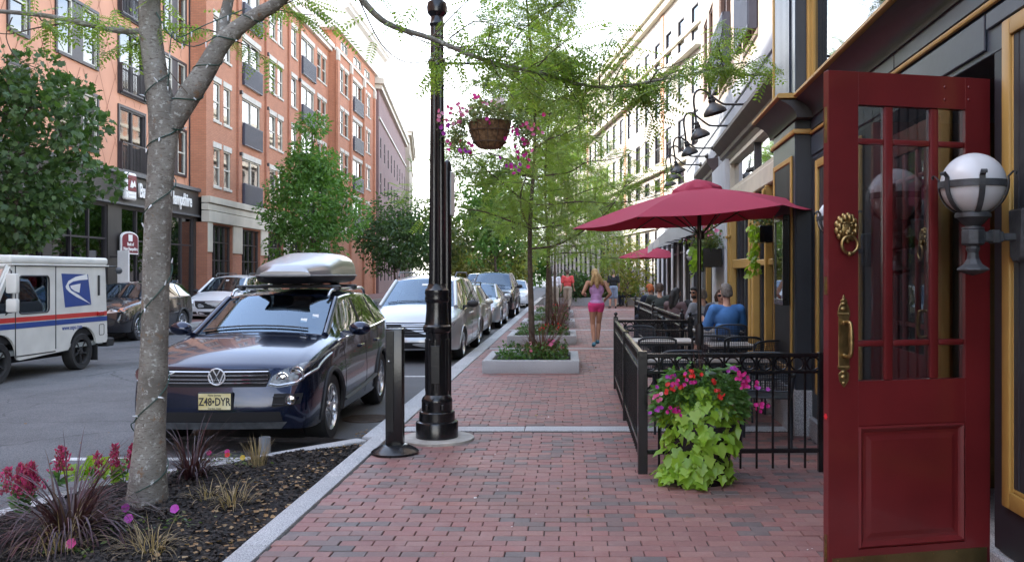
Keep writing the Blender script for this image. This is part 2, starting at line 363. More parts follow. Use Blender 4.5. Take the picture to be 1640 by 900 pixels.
# far side footpath with kerb
m_bricks_walk = brickmat('walk_brick', (.22,.10,.085), (.16,.085,.08), (.08,.06,.055), .2, .1, .006, plane='XY')
S(O('far_pavement', MB().box(-24, -12.6, -20, 230, -.32, 0), m_bricks_walk), 'brick footpath across the street')
S(O('far_kerb', MB().box(-12.62, -12.42, -20, 230, -.31, .004), m_granite))
pave = S(O('pavement', MB().prism([(-1.76,-6),(2.3,-6),(wallX(42)+2,42),(14,70),(14,130),(-1.76,130)], -.32, -.011), m_mortar), 'red brick pavement with granite bands')
BANDS = [(8.98, 9.27), (18.9, 19.15), (25.3, 25.55), (32, 32.25), (40, 40.3)]
def brick_mesh():
    b = MB(); X, Y, i = .0975, .0478, .003
    v = [(-X,-Y,-.05),(X,-Y,-.05),(X,Y,-.05),(-X,Y,-.05),(-X,-Y,-.004),(X,-Y,-.004),(X,Y,-.004),(-X,Y,-.004),(-X+i,-Y+i,0),(X-i,-Y+i,0),(X-i,Y-i,0),(-X+i,Y-i,0)]
    f = [(8,9,10,11)]+[(a, (a+1) % 4, 4+(a+1) % 4, 4+a) for a in range(4)]+[(4+a, 4+(a+1) % 4, 8+(a+1) % 4, 8+a) for a in range(4)]
    return v, f
bv, bf = brick_mesh()
bme = finish(MB().add(bv, bf).mesh('brick'), m_paver, smooth=0)
cand = []; row = 0; Y = 1.0
rr = random.Random(3)
while Y < 46:
    if not any(a-.055 < Y < b+.055 for a, b in BANDS):
        xo = (.1 if row % 2 else 0)+rr.uniform(-.012, .012)
        x = -1.655+xo; xe = wallX(Y)-.02
        if row % 2: cand.append((-1.70, Y, .47))
        while x < xe:
            cand.append((x+rr.uniform(-.003,.003), Y+rr.uniform(-.003,.003), 1.0)); x += .2
    row += 1; Y += .1005
def inview(c):
    px = VX+F*c[0]/c[1]; py = VY+F*H0/c[1]
    return -10 < px < 1335 and py < 912 and not (px < 400 and py > 890)
near = [c for c in cand if inview(c) and c[2] == 1.0][:298]
ns = set(near)
for c in near:
    inst('brick', bme, pave, (c[0], c[1], rr.uniform(-.003, .0015)), (rr.uniform(-.008,.008), rr.uniform(-.006,.006), rr.uniform(-.012,.012)))
rest = [c for c in cand if c not in ns]
n = len(rest); base = np.array(bv); A = np.tile(base, (n, 1, 1))
sc = np.array([c[2] for c in rest]); A[:, :, 0] *= sc[:, None]
tl = np.array([[rr.uniform(-.012,.012), rr.uniform(-.012,.012), rr.uniform(-.003,.0015)] for _ in rest])
A[:, :, 2] += tl[:, 2:3]+A[:, :, 0]*tl[:, 0:1]+A[:, :, 1]*tl[:, 1:2]
A[:, :, 0] += np.array([c[0] for c in rest])[:, None]; A[:, :, 1] += np.array([c[1] for c in rest])[:, None]
me = bpy.data.meshes.new('bricks'); nv = len(bv)
me.from_pydata(A.reshape(-1, 3).tolist(), [], [tuple(i+k*nv for i in f) for k in range(n) for f in bf])
a = me.attributes.new('tone', 'FLOAT', 'POINT'); a.data.foreach_set('value', np.repeat(np.array([rr.random() for _ in rest]), nv).astype(np.float32))
me.materials.append(m_paver); o = link('paving_bricks', me, pave); o['kind'] = 'stuff'
for a, b in BANDS:
    x = -1.72
    while x < wallX(a)-.05:
        L_ = rr.uniform(1.2, 1.9); x2 = min(x+L_, wallX(a)-.02)
        O('granite_slab', MB().box(x+.004, x2-.004, a+.006+rr.uniform(0,.012), b-.006-rr.uniform(0,.012), -.08, rr.uniform(-.002,.002)), m_granite, pave, bevel=.005)
        x = x2
# kerb stones
kerb = S(O('kerb', MB().box(-1.99, -1.765, 8.6, 130, -.31, -.03), m_mortar), 'granite kerb along the parked cars')
Y = 8.62
while Y < 60:
    L_ = rr.uniform(1.7, 2.5)
    O('kerb_stone', MB().box(-2.03+rr.uniform(-.006,.006), -1.765, Y+.004, Y+L_-.004, -.3, rr.uniform(-.002,.006)), m_granite, kerb, bevel=.012, seg=2); Y += L_
bed_kerb = S(O('bed_kerb', MB().box(-1.90, -1.77, 1, 8.5, -.31, -.05), m_mortar), 'granite edging of the planting bed')
for y0, y1 in ((1.2,3.3),(3.3,5.15),(5.15,6.9),(6.9,8.60)):
    O('kerb_stone', MB().box(-1.93, -1.766, y0+.003, y1-.003, -.3, rr.uniform(.004,.012)), m_granite, bed_kerb, bevel=.01, seg=2)
def strip(p, q, wd, z0, z1):
    p = Vector((*p, 0)); q = Vector((*q, 0)); d = (q-p).normalized(); n_ = Vector((-d.y, d.x, 0))*wd
    return [tuple((p+d*.003).xy), tuple((q-d*.003).xy), tuple((q-d*.003+n_).xy), tuple((p+d*.003+n_).xy)]
OUTL = [(-1.95,8.48),(-2.62,7.70),(-3.2,7.08),(-3.62,6.35),(-3.86,5.4),(-3.95,4.3),(-3.97,3.0),(-3.97,1.2)]
for p, q in zip(OUTL, OUTL[1:]):
    O('kerb_stone', MB().prism(strip(p, q, -.16, 0, 0), -.3, rr.uniform(-.004,.004)), m_granite, bed_kerb, bevel=.01)
# mulch bed: one uneven sheet
def mulchz(x, y):
    e = min(1, max(0, (-1.93-x)/.5))
    return -.035+.05*e+.028*noise.noise(Vector((x*2.1, y*2.1, 0)))+.016*noise.noise(Vector((x*9, y*9, 3)))
mb = MB(); nx, ny = 84, 210
def xl(y):
    for (xa, ya), (xb, yb) in zip(OUTL, OUTL[1:]):
        if yb <= y <= ya: return xa+(xb-xa)*(ya-y)/(ya-yb)+.05
    return OUTL[-1][0]
vs = []; ys = [1.2+(8.5-1.2)*j/ny for j in range(ny+1)]
for y in ys:
    a0 = min(xl(y), -1.935)
    for i in range(nx+1):
        x = a0+(-1.93-a0)*i/nx
        vs.append((x, y, mulchz(x, y)+rr.uniform(-.006,.009)))
mb.add(vs, [(j*(nx+1)+i, j*(nx+1)+i+1, (j+1)*(nx+1)+i+1, (j+1)*(nx+1)+i) for j in range(ny) for i in range(nx)])
S(O('planting_bed', mb, m_mulch, smooth=0), 'dark mulch planting bed round the tree')
# bark chips and fallen leaves lying on the mulch
def scatter(name, pts, size, mt, flat=.5, tpl=None, kind='stuff', parent=None, seed=1):
    rs = np.random.RandomState(seed); n = len(pts)
    if tpl is None: tpl = np.array([(-1,-.5,0),(1,-.6,.1),(.9,.5,0),(-.8,.6,.15)])
    k = len(tpl); P = np.array(pts)
    a = rs.uniform(0, 2*pi, n); t = rs.normal(0, flat, n); s_ = size*rs.uniform(.5, 1.4, n)
    X = tpl[None, :, 0]*s_[:, None]; Yv = tpl[None, :, 1]*s_[:, None]; Z = tpl[None, :, 2]*s_[:, None]
    Y2 = Yv*np.cos(t)[:, None]-Z*np.sin(t)[:, None]; Z2 = Yv*np.sin(t)[:, None]+Z*np.cos(t)[:, None]
    V = np.stack([X*np.cos(a)[:, None]-Y2*np.sin(a)[:, None]+P[:, 0:1], X*np.sin(a)[:, None]+Y2*np.cos(a)[:, None]+P[:, 1:2], Z2+P[:, 2:3]], -1)
    me = bpy.data.meshes.new(name); me.from_pydata(V.reshape(-1, 3).tolist(), [], [tuple(range(i*k, i*k+k)) for i in range(n)])
    me.materials.append(mt); o = link(name, me, parent)
    if kind: o['kind'] = kind
    return o
m_chip = leafmat('bark_chip', [(.012,.01,.009),(.03,.022,.017),(.018,.014,.012),(.05,.035,.025)], .0, .9)
pts = []
while len(pts) < 9000:
    y = rr.uniform(3.8, 8.4); x = rr.uniform(-3.95, -1.95)
    if x > xl(y)+.02: pts.append((x, y, mulchz(x, y)+.012))
tag(scatter('mulch_chips', pts, .014, m_chip, .6), 'dark bark chips of the mulch around the tree trunk', 'mulch')
m_dryleaf = leafmat('dry_leaf', [(.22,.12,.05),(.30,.19,.09),(.16,.085,.04),(.36,.26,.14)], .1, .8)
pts = []
while len(pts) < 330:
    y = rr.uniform(4.6, 8.3); x = -1.95-abs(rr.gauss(0, .3))
    if x > xl(y)+.02 and noise.noise(Vector((x*2.3,y*2.3,7))) > -.15: pts.append((x, y, mulchz(x, y)+.018))
for _ in range(60): pts.append((rr.uniform(-2.3,-2.05), rr.uniform(8.9, 9.8), -.128))
for _ in range(50): pts.append((rr.uniform(.05,.5), rr.uniform(14, 17), .006))
for _ in range(26): pts.append((rr.uniform(-1.7,2.2), rr.uniform(5, 12), .006))
for _ in range(80): pts.append((-2.12-abs(rr.gauss(0,.12)), rr.uniform(9, 30), -.13))
for _ in range(60): pts.append((rr.uniform(-11,-4.9), rr.uniform(9, 30), -.13))
bits = [(rr.uniform(-1.6,2.0), rr.uniform(5,16), .006) for _ in range(34)]
tag(scatter('litter', bits, .009, m_white, .3, seed=9), 'tiny white scraps and gum specks lying on the brick pavement', 'litter')
tag(scatter('fallen_leaves', pts, .014, m_dryleaf, .5, seed=4), 'small dry brown leaves fallen along the bed and kerb', 'leaves')

# ================================================================ facades
def wall(mb, x0, x1, z0, z1, ops, out, y=0, dep=.14, m=0):
    """sheet in the xz plane at depth y with openings (a,b,c,d) and their reveals; out = +1/-1: side of local y that faces the street"""
    xs = sorted({x0, x1, *[v for o_ in ops for v in o_[:2]]}); zs = sorted({z0, z1, *[v for o_ in ops for v in o_[2:4]]})
    for xa, xb in zip(xs, xs[1:]):
        if xa < x0-1e-6 or xb > x1+1e-6: continue
        run = None
        for za, zb in zip(zs, zs[1:]):
            cx, cz = (xa+xb)/2, (za+zb)/2
            hole = any(o_[0] < cx < o_[1] and o_[2] < cz < o_[3] for o_ in ops)
            if not hole and z0 <= za and zb <= z1: mb.quad((xa,y,za),(xb,y,za),(xb,y,zb),(xa,y,zb), m)
    yi = y-out*dep
    for a, b, c, d in [o_[:4] for o_ in ops]:
        mb.quad((a,y,c),(a,yi,c),(a,yi,d),(a,y,d), m); mb.quad((b,y,c),(b,yi,c),(b,yi,d),(b,y,d), m)
        mb.quad((a,y,d),(b,y,d),(b,yi,d),(a,yi,d), m); mb.quad((a,y,c),(b,y,c),(b,yi,c),(a,yi,c), m)
    return mb
def shell(mb, x0, x1, z0, z1, out, depth, y=0, m=0):
    """the other five sides of the block"""
    yb = y-out*depth
    mb.quad((x0,y,z0),(x0,yb,z0),(x0,yb,z1),(x0,y,z1), m); mb.quad((x1,y,z0),(x1,yb,z0),(x1,yb,z1),(x1,y,z1), m)
    mb.quad((x0,yb,z0),(x1,yb,z0),(x1,yb,z1),(x0,yb,z1), m); mb.quad((x0,y,z1),(x1,y,z1),(x1,yb,z1),(x0,yb,z1), m)
    return mb
m_wg = glass('window_glass', (.30,.36,.38), .13, .03, .03)
m_wgd = glass('shop_glass', (.30,.36,.34), .2, .02, .02)
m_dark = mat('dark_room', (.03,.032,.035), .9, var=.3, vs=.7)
m_blind = mat('blind', (.42,.43,.42), .9, var=.15, vs=2)
m_frame_d = mat('bronze_frame', (.035,.030,.034), .45, var=.15)
m_frame_w = mat('ivory_frame', (.55,.53,.46), .5, var=.08)
m_frame_b = mat('brown_frame', (.10,.045,.03), .5, var=.1)
m_lintel = mat('cast_stone', (.55,.52,.46), .8, var=.1, vs=4, bump=.2)
m_railg = mat('grey_rail', (.045,.05,.075), .5, var=.1)
WC = {}
def window(parent, x0, x1, z0, z1, y, out, kind='sash', fm=None, rs=None, gl=None):
    """a window with frame, panes and (sometimes) a blind, each an object; meshes are shared between windows of one size"""
    w_, h_ = round(x1-x0, 2), round(z1-z0, 2); key = (w_, h_, kind, fm.name if fm else '', out)
    fm = fm or m_frame_w; gl = gl or m_wg
    if key not in WC:
        t = .06 if w_ > .7 else .045; d = .07; f = MB(); panes = []
        f.box(0, w_, -d, d, 0, t); f.box(0, w_, -d, d, h_-t, h_); f.box(0, t, -d, d, t, h_-t); f.box(w_-t, w_, -d, d, t, h_-t)
        if kind == 'sash':
            f.box(t, w_-t, -d*.8, d*.8, h_*.5-.03, h_*.5+.03); panes = [(t, w_-t, t, h_*.5-.03), (t, w_-t, h_*.5+.03, h_-t)]
        elif kind == 'double':
            c = w_/2; f.box(c-.04, c+.04, -d, d, t, h_-t); panes = [(t, c-.04, t, h_-t), (c+.04, w_-t, t, h_-t)]
        elif kind == 'shop':
            nc = max(1, round(w_/1.1)); hz = h_*.68; c = [t+(w_-2*t)*i/nc for i in range(nc+1)]
            for x in c[1:-1]: f.box(x-.03, x+.03, -d, d, t, h_-t)
            f.box(t, w_-t, -d*.8, d*.8, hz-.03, hz+.03)
            for xa, xb in zip(c, c[1:]): panes += [(xa+.03*(xa > t+.01), xb-.03*(xb < w_-t-.01), t, hz-.03), (xa+.03*(xa > t+.01), xb-.03*(xb < w_-t-.01), hz+.03, h_-t)]
        elif kind == 'grid':
            nc = 4; hs = [t, h_*.55, h_*.78, h_-t]; c = [t+(w_-2*t)*i/nc for i in range(nc+1)]
            for x in c[1:-1]: f.box(x-.02, x+.02, -d, d, t, h_-t)
            for z in hs[1:-1]: f.box(t, w_-t, -d*.8, d*.8, z-.02, z+.02)
            for xa, xb in zip(c, c[1:]):
                for za, zb in zip(hs, hs[1:]): panes.append((xa+.01, xb-.01, za+.01, zb-.01))
        elif kind == 'plain': panes = [(t, w_-t, t, h_-t)]
        pm = {}
        pl = []
        for a, b, c, d_ in panes:
            k2 = (round(b-a, 3), round(d_-c, 3))
            if k2 not in pm: pm[k2] = finish(MB().box(0, b-a, -.008, .008, 0, d_-c).mesh('pane'), gl, 0)
            pl.append((a, c, pm[k2]))
        bl = finish(MB().box(t, w_-t, -.005, .005, 0, 1).mesh('blind'), m_blind, 0)
        WC[key] = (finish(f.mesh('window'), fm, 0), pl, bl)
    fme, pl, bl = WC[key]
    o_ = inst('window', fme, parent, (x0, y, z0))
    for a, c, pme in pl: inst('pane', pme, o_, (a, rr.uniform(-.006,.006), c), (rr.uniform(-.006,.006), 0, rr.uniform(-.008,.008)))
    if rs is not None and rs.random() < .6:
        hh = h_*rs.choice((.35,.5,.62,.9)); inst('blind', bl, o_, (0, -out*.16, h_-hh-.04), scale=(1,1,hh))
    return o_
def railing(parent, x0, x1, z0, h, y, out, bars=True, mt=None):
    mt = mt or m_railg; d = out*.12; b = MB(); k = sorted((y+d-.015, y+d+.015))
    b.box(x0, x1, k[0], k[1], z0+h-.05, z0+h); b.box(x0, x1, k[0], k[1], z0, z0+.05)
    b.box(x0, x0+.04, min(y, y+d), max(y, y+d), z0, z0+h); b.box(x1-.04, x1, min(y, y+d), max(y, y+d), z0, z0+h)
    o_ = O('railing', b, mt, parent, smooth=0)
    n_ = int((x1-x0)/(.11 if bars else .055))
    c = MB(); wd = .011 if bars else .013
    for i in range(1, n_):
        x = x0+(x1-x0)*i/n_; c.box(x-wd, x+wd, k[0]+.004, k[1]-.004, z0+.05, z0+h-.05)
    O('railing_bars', c, mt, o_, smooth=0)['kind'] = 'stuff'
    return o_

# ---- left: orange panelled block with the bank on its ground floor
RZL = math.atan2(.9996, -.0286)
m_orange = mat('orange_panel', (.60,.30,.19), .75, var=.09, vs=.7, bump=.1, bs=8)
m_seam = mat('panel_seam', (.26,.095,.05), .9, var=.1)
m_bankdark = mat('bank_cladding', (.040,.034,.031), .5, var=.25, vs=1.3)
orange = T('apartment_block', 'orange panelled apartment block with dark window bays above a bank', 'building', (-16.4, 30, 0), RZL)
rs = random.Random(5)
ops = []; wins = []
for fz in (5.9, 8.78, 11.66, 14.54):
    for (a, b) in ((-11.5,-9.1),(-4.6,-3.7),(-2.1,.4),(5.8,7.9)): ops.append((a, b, fz, fz+1.85)); wins.append(('dbl', a, b, fz))
    for (a, b) in ((-8.3,-6.3),(2.0,4.0)): ops.append((a, b, fz-.45, fz+1.85)); wins.append(('bal', a, b, fz-.45))
O('wall', shell(wall(MB(), -62, 8.4, 5.3, 18.0, ops, -1, 0, .12), -62, 8.4, 5.3, 18.0, -1, 12), m_orange, orange, smooth=0)  # near end lengthened out of view to keep the sun off the foreground
O('interior', MB().box(-61.9, 8.3, 1.6, 1.7, 0, 17.9).box(-61.9,8.3,.2,1.6,5.25,5.3).box(-61.9,8.3,.2,1.6,8.2,8.3).box(-61.9,8.3,.2,1.6,11.0,11.1).box(-61.9,8.3,.2,1.6,13.9,14), m_dark, orange, smooth=0)
# diagonal panel joints as thin proud battens
sm = MB()
def inop(x, z): return any(a-.14 < x < b+.14 and c-.14 < z < d+.14 for a, b, c, d in ops)
for sgn in (1, -1):
    for k in range(-26, 40):
        x0 = k*1.15; run = None; z = 5.35
        while z < 17.9:
            xm = x0+sgn*(z-5.3)*.5
            ok = -17.9 < xm < 8.3 and not inop(xm, z)
            if ok and run is None: run = (xm, z)
            if (not ok or z+.1 >= 17.9) and run is not None:
                xa, za = run; xb, zb = x0+sgn*(z-.1-5.3)*.5, z-.1
                if zb-za > .1: sm.quad((xa-.012,-.006-.001*(sgn>0),za),(xa+.012,-.006-.001*(sgn>0),za),(xb+.012,-.006-.001*(sgn>0),zb),(xb-.012,-.006-.001*(sgn>0),zb))
                run = None
            z += .1
o = O('panel_joints', sm, m_seam, orange, smooth=0); o['kind'] = 'stuff'
for kd, a, b, z in wins:
    h = 1.85 if kd == 'dbl' else 2.3
    bay = O('window_bay', MB().box(a-.1, a, -.06, .1, z-.1, z+h+.1).box(b, b+.1, -.06, .1, z-.1, z+h+.1).box(a, b, -.06, .1, z+h, z+h+.1).box(a, b, -.08, .1, z-.1, z), m_frame_d, orange, smooth=0)
    if kd == 'dbl' and b-a > 1.5:
        wd = (b-a)*.36
        window(bay, a, a+wd, z, z+h, .05, -1, 'sash', m_frame_w, rs); window(bay, b-wd, b, z, z+h, .05, -1, 'sash', m_frame_w, rs)
        O('infill_panel', MB().box(a+wd, b-wd, -.02, .1, z, z+h), m_frame_d, bay, smooth=0)
    elif kd == 'dbl': window(bay, a, b, z, z+h, .05, -1, 'sash', m_frame_w, rs)
    else:
        window(bay, a, b, z, z+h, .05, -1, 'double', m_frame_d, rs)
        railing(orange, a-.08, b+.08, z-.02, 1.05, -.06, -1, True, m_frame_d)
O('corner_trim', MB().box(8.32, 8.44, -.05, .05, 5.3, 18), m_frame_d, orange, smooth=0)
O('parapet', MB().box(-62.1, 8.4, -.2, .3, 18.0, 18.35), m_lintel, orange, smooth=0)
# bank storefront
BO = [(-11.4,-9.0),(-8.6,-6.2),(-5.8,-3.4),(-2.9,.6),(1.6,5.4),(5.8,8.15)]
O('shopfront', shell(wall(MB(), -62, 8.55, 0, 4.2, [(a,b,.35,4.05) for a,b in BO], -1, -.3, .2), -62, 8.55, 0, 5.3, -1, 11, -.3), m_bankdark, orange, smooth=0)
O('fascia', MB().box(-62, 8.6, -.40, -.28, 4.2, 5.22), m_bankdark, orange, smooth=0)
O('coping', MB().box(-62, 8.68, -.52, .1, 5.22, 5.36).box(-62, 8.64, -.46, -.28, 4.12, 4.2), mat('coping_metal', (.10,.10,.105), .5), orange, smooth=0)
for a, b in BO: window(orange, a, b, .35, 4.05, -.18, -1, 'shop', m_frame_d, None, m_wgd)
m_letter = mat('sign_white', (.78,.77,.74), .5, var=.03); m_maroon = mat('sign_maroon', (.16,.012,.025), .4, var=.08)
Mb = Matrix(((1,0,0,0),(0,0,1,0),(0,1,0,0),(0,0,0,1)))   # local xy -> xz
def LM(x, y, z, s=1): return Matrix.Translation((x, y, z)) @ FRONT @ Matrix.Scale(s, 4)
sg = T('bank_sign', 'white raised bank lettering with a maroon emblem on the dark fascia', 'sign', (-16.4, 30, 0), RZL)
text('lettering', 'Bank of New Hampshire', .74, m_letter, sg, LM(5.05, -.45, 4.72), .07, .66, .014)
lg = O('emblem', MB().box(1.32, 2.1, -.62, -.42, 4.3, 5.3), m_letter, sg, bevel=.08, seg=3)
O('emblem_field', MB().box(1.4, 2.02, -.64, -.6, 4.62, 5.2), m_maroon, lg, bevel=.01)
O('emblem_mark', MB().prism([(1.5,4.75),(1.62,5.0),(1.75,4.88),(1.85,5.02),(1.95,4.78),(1.8,4.82),(1.7,4.74)], .641, .66, Matrix(((1,0,0,0),(0,0,-1,0),(0,1,0,0),(0,0,0,1)))).box(1.42,2.0,-.635,-.619,4.5,4.56).box(1.42,2.0,-.635,-.619,4.38,4.44), m_letter, lg, smooth=0)
hs = T('hanging_sign', 'small maroon arched bank sign hanging in the dark shopfront window', 'sign', (-16.4, 30, 0), RZL)
arch = [(1.25,2.35),(2.55,2.35),(2.55,2.95)]+[(1.9+.65*cos(t), 2.95+.22*sin(t)) for t in [pi*i/10 for i in range(1,10)]]+[(1.25,2.95)]
O('board', MB().prism(arch, .40, .46, FRONT), m_letter, hs, smooth=0)
ins = [(1.9+(x-1.9)*.92, 2.72+(z-2.72)*.88) for x, z in arch]
O('field', MB().prism(ins, .462, .47, FRONT), m_maroon, hs, smooth=0)
text('lettering', 'Bank of\nNew Hampshire', .17, m_letter, hs, LM(1.9, -.478, 2.62), .012, .95, .004)
O('mark', MB().box(1.75,2.05,-.482,-.471,2.82,3.06), m_letter, hs, smooth=0)
O('bracket', MB().box(1.86,1.94,-.45,-.3,3.12,3.2), m_frame_d, hs, smooth=0)
for i, (x, lb) in enumerate(((1.15, 'tall narrow white blade sign on the bank front below the maroon sign'),)):
    bs = T('blade_sign', lb, 'sign', (-16.4, 30, 0), RZL)
    O('blade', MB().box(.75, .81, -.95, -.55, .9, 2.45), m_letter, bs, bevel=.01); O('bracket', MB().box(.75,.81,-.549,-.3,2.2,2.26).box(.75,.81,-.549,-.3,1.1,1.16), m_frame_d, bs, smooth=0)

# ---- left: long red brick block
m_redbrick = brickmat('red_brick', (.50,.215,.125), (.43,.18,.105), (.30,.17,.11), .22, .075, .009)
m_pier = brickmat('dark_red_brick', (.42,.17,.10), (.35,.14,.085), (.24,.14,.10), .22, .075, .009)
m_lime = mat('limestone', (.50,.46,.38), .85, var=.12, vs=1.2, bump=.2)
m_whitecorn = mat('white_cornice', (.74,.72,.68), .6, var=.05, vs=1)
red = T('brick_building', 'long red brick apartment building with white lintels and a heavy white cornice', 'building', (-15.9, 38.4, 0), RZL)
FB = [(5.6, 1.72), (8.57, 1.72), (11.54, 1.72), (14.5, 1.72)]
sA = [(.85,1.68),(2.1,3.0),(8.9,10.0),(10.35,11.3),(13.0,14.1),(18.9,19.9),(20.2,21.2)]; bA = [(4.6,7.3),(15.1,18.1)]
opsA = [(a,b,z,z+h) for a,b in sA for z,h in FB]+[(a,b,z-.55,z+1.72) for a,b in bA for z,h in FB]
O('wall', shell(wall(MB(), 0, 22, 5.02, 17.0, opsA, -1, 0, .16), 0, 22, 5.02, 17.0, -1, 12), m_redbrick, red, smooth=0)
GO = [(.55,3.1),(4.4,7.2),(8.4,11.2),(12.4,15.2),(16.4,19.2)]
O('ground_floor', shell(wall(MB(), 0, 22, 0, 3.92, [(a,b,.3,3.85) for a,b in GO], -1, -.05, .35), 0, 22, 0, 3.92, -1, 11, -.05), m_pier, red, smooth=0)
st = MB().box(-.04, 22, -.16, .2, 3.92, 4.42).box(-.04, 22, -.12, .2, 4.45, 4.74).box(-.04, 22, -.2, .2, 4.77, 5.06)
for a, b in zip([0]+[g[1] for g in GO], [g[0] for g in GO]+[22]): st.box(a+.02, b-.02, -.1, 0, 2.6, 3.915)
O('stone_band', st, m_lime, red, smooth=0, bevel=.015)
O('interior', MB().box(.1, 21.9, 1.5, 1.6, 0, 16.9).box(.1,21.9,.2,1.5,5,5.05).box(.1,21.9,.2,1.5,7.9,8).box(.1,21.9,.2,1.5,10.9,11).box(.1,21.9,.2,1.5,13.8,13.9), m_dark, red, smooth=0)
def row(parent, ss, bb, y0, fl):
    for z, h in fl:
        for a, b in ss:
            window(parent, a, b, z, z+h, y0+.1, -1, 'sash', m_frame_w, rs)
            inst('lintel', WCL(b-a+.16, .26), parent, (a-.08, y0-.04, z+h)); inst('sill', WCL(b-a+.12, .12), parent, (a-.06, y0-.06, z-.12))
        for a, b in bb:
            window(parent, a, b, z-.55, z+1.72, y0+.1, -1, 'double', m_frame_w, rs)
            inst('lintel', WCL(b-a+.2, .28), parent, (a-.1, y0-.04, z+1.72))
            railing(parent, a-.04, b+.04, z-.6, 1.1, y0-.02, -1, False)
LC = {}
def WCL(w_, h_):
    k = (round(w_, 2), h_)
    if k not in LC: LC[k] = finish(MB().box(0, w_, 0, .1, 0, h_).mesh('stone_trim'), m_lintel, 0, .01)
    return LC[k]
row(red, sA, bA, 0, FB)
for a, b in GO: window(red, a, b, .3, 3.85, .15, -1, 'grid', m_frame_d, None, m_wgd)
for x in (3.85, 8.1, 12.3, 14.7): O('downpipe', MB().box(x-.06, x+.06, -.10, -.005, 5.1, 17), m_pier, red, smooth=0)
O('cornice', MB().box(-.05, 22, -.25, .3, 17.0, 17.2).box(-.05, 22, -.4, .3, 17.2, 17.5), m_whitecorn, red, smooth=0, bevel=.02)
O('parapet', MB().box(0, 22, .31, .5, 17.2, 17.9), m_redbrick, red, smooth=0)
for x in (8.35, 14.55, 4.2):
    for z in (7.4, 10.4, 13.3): O('vent', MB().box(x-.09, x+.09, -.16, -.002, z, z+.16), m_frame_d, red, smooth=0)
# projecting end bay of the same block
sB = [(23.2,24.2),(24.6,25.8),(31.4,32.4),(32.8,33.9)]; bB = [(27.3,30.6)]
opsB = [(a,b,z,z+h) for a,b in sB for z,h in FB]+[(a,b,z-.55,z+1.72) for a,b in bB for z,h in FB]
opsC = [(23.4,25.6,17.5,18.2),(27.6,30.3,17.5,18.2),(31.6,33.8,17.5,18.2)]
O('bay_wall', shell(wall(MB(), 22, 35.8, 0, 18.5, opsB+opsC, -1, -.5, .16), 22, 35.8, 0, 18.5, -1, 14, -.5), m_redbrick, red, smooth=0)
O('interior', MB().box(22.1, 35.7, 1.0, 1.1, .1, 18.4), m_dark, red, smooth=0)
row(red, sB, bB, -.5, FB)
for a, b, c, d in opsC: window(red, a, b, c, d, -.4, -1, 'double', m_frame_w, rs)
O('bay_band', MB().box(21.9, 35.9, -.6, -.4, 17.1, 17.3), m_lintel, red, smooth=0); O('bay_band', MB().box(21.9,35.9,-.58,-.4,4.5,5.0), m_lintel, red, smooth=0)
for x in (22.1, 26.3, 31.0, 35.3): O('pier', MB().box(x-.22, x+.22, -.66, -.5, 0, 16.4), m_redbrick, red, smooth=0); O('pier_cap', MB().box(x-.2, x+.2, -.72, -.5, 16.4, 17.08), m_lintel, red, bevel=.03)
b = MB(); prof = [(0,18.5),(.25,18.5),(.25,18.7),(.35,18.9),(.35,19.2),(.55,19.45),(.75,19.75),(1.0,19.9),(1.0,20.1),(1.15,20.2),(1.15,20.4),(-12,20.4),(-12,18.5)]
b.prism([(-.5-p, z) for p, z in prof], 21.2, 36.6, Matrix(((0,0,1,0),(1,0,0,0),(0,1,0,0),(0,0,0,1))))
O('white_cornice', b, m_whitecorn, red, smooth=0)
# ---- left: mauve brick block where the street bends, and a taupe block past it
def side(label, cat, p, q, zt, wm, cm, rows, nb, out=-1, ww=1.0, name='brick_building'):
    p, q = Vector(p), Vector(q); L_ = (q-p).length
    t = T(name, label, cat, (p.x, p.y, 0), math.atan2((q-p).y, (q-p).x))
    ops = []; 
    for z, h in rows:
        for i in range(nb):
            c = L_*(i+.5)/nb; ops.append((c-ww/2, c+ww/2, z, z+h))
    O('wall', shell(wall(MB(), 0, L_, 0, zt, ops, out, 0, .15), 0, L_, 0, zt, out, 12), wm, t, smooth=0)
    y = sorted((-out*1.4, -out*1.5)); O('interior', MB().box(.1, L_-.1, y[0], y[1], .1, zt-.1), m_dark, t, smooth=0)
    for a, b_, c, d in ops: window(t, a, b_, c, d, -out*.08, out, 'sash', m_frame_d, rs)
    y = sorted((out*.5, -out*.3)); y2 = sorted((out*.3, -out*.3))
    O('cornice', MB().box(-.4, L_+.2, y2[0], y2[1], zt-.1, zt+.3).box(-.7, L_+.3, y[0], y[1], zt+.3, zt+.8), cm, t, smooth=0)
    yb = sorted((out*.12, -out*.05))
    O('stone_band', MB().box(0, L_, yb[0], yb[1], 4.3, 4.8).box(0, L_, yb[0], yb[1], zt-2.6, zt-2.4), cm, t, smooth=0)
    return t
m_mauve = brickmat('mauve_brick', (.22,.13,.13), (.18,.11,.115), (.26,.2,.19), .22, .075, .009)
side('mauve brick building with tall dark windows and a pale cornice beyond the red block', 'building', (-16.3, 75.2), (-20.3, 109), 17.6, m_mauve, m_lintel, [(1,2.6),(5.6,1.9),(8.7,1.9),(11.8,1.9)], 9)
m_taupe = mat('taupe_stucco', (.36,.31,.25), .9, var=.08, vs=.6)
side('taupe block with a wide cornice at the far end of the left row', 'building', (-20.0, 110), (-24, 135), 19.2, m_taupe, m_lintel, [(1,2.6),(5.6,1.9),(9,1.9),(12.4,1.9)], 6, name='stucco_building')
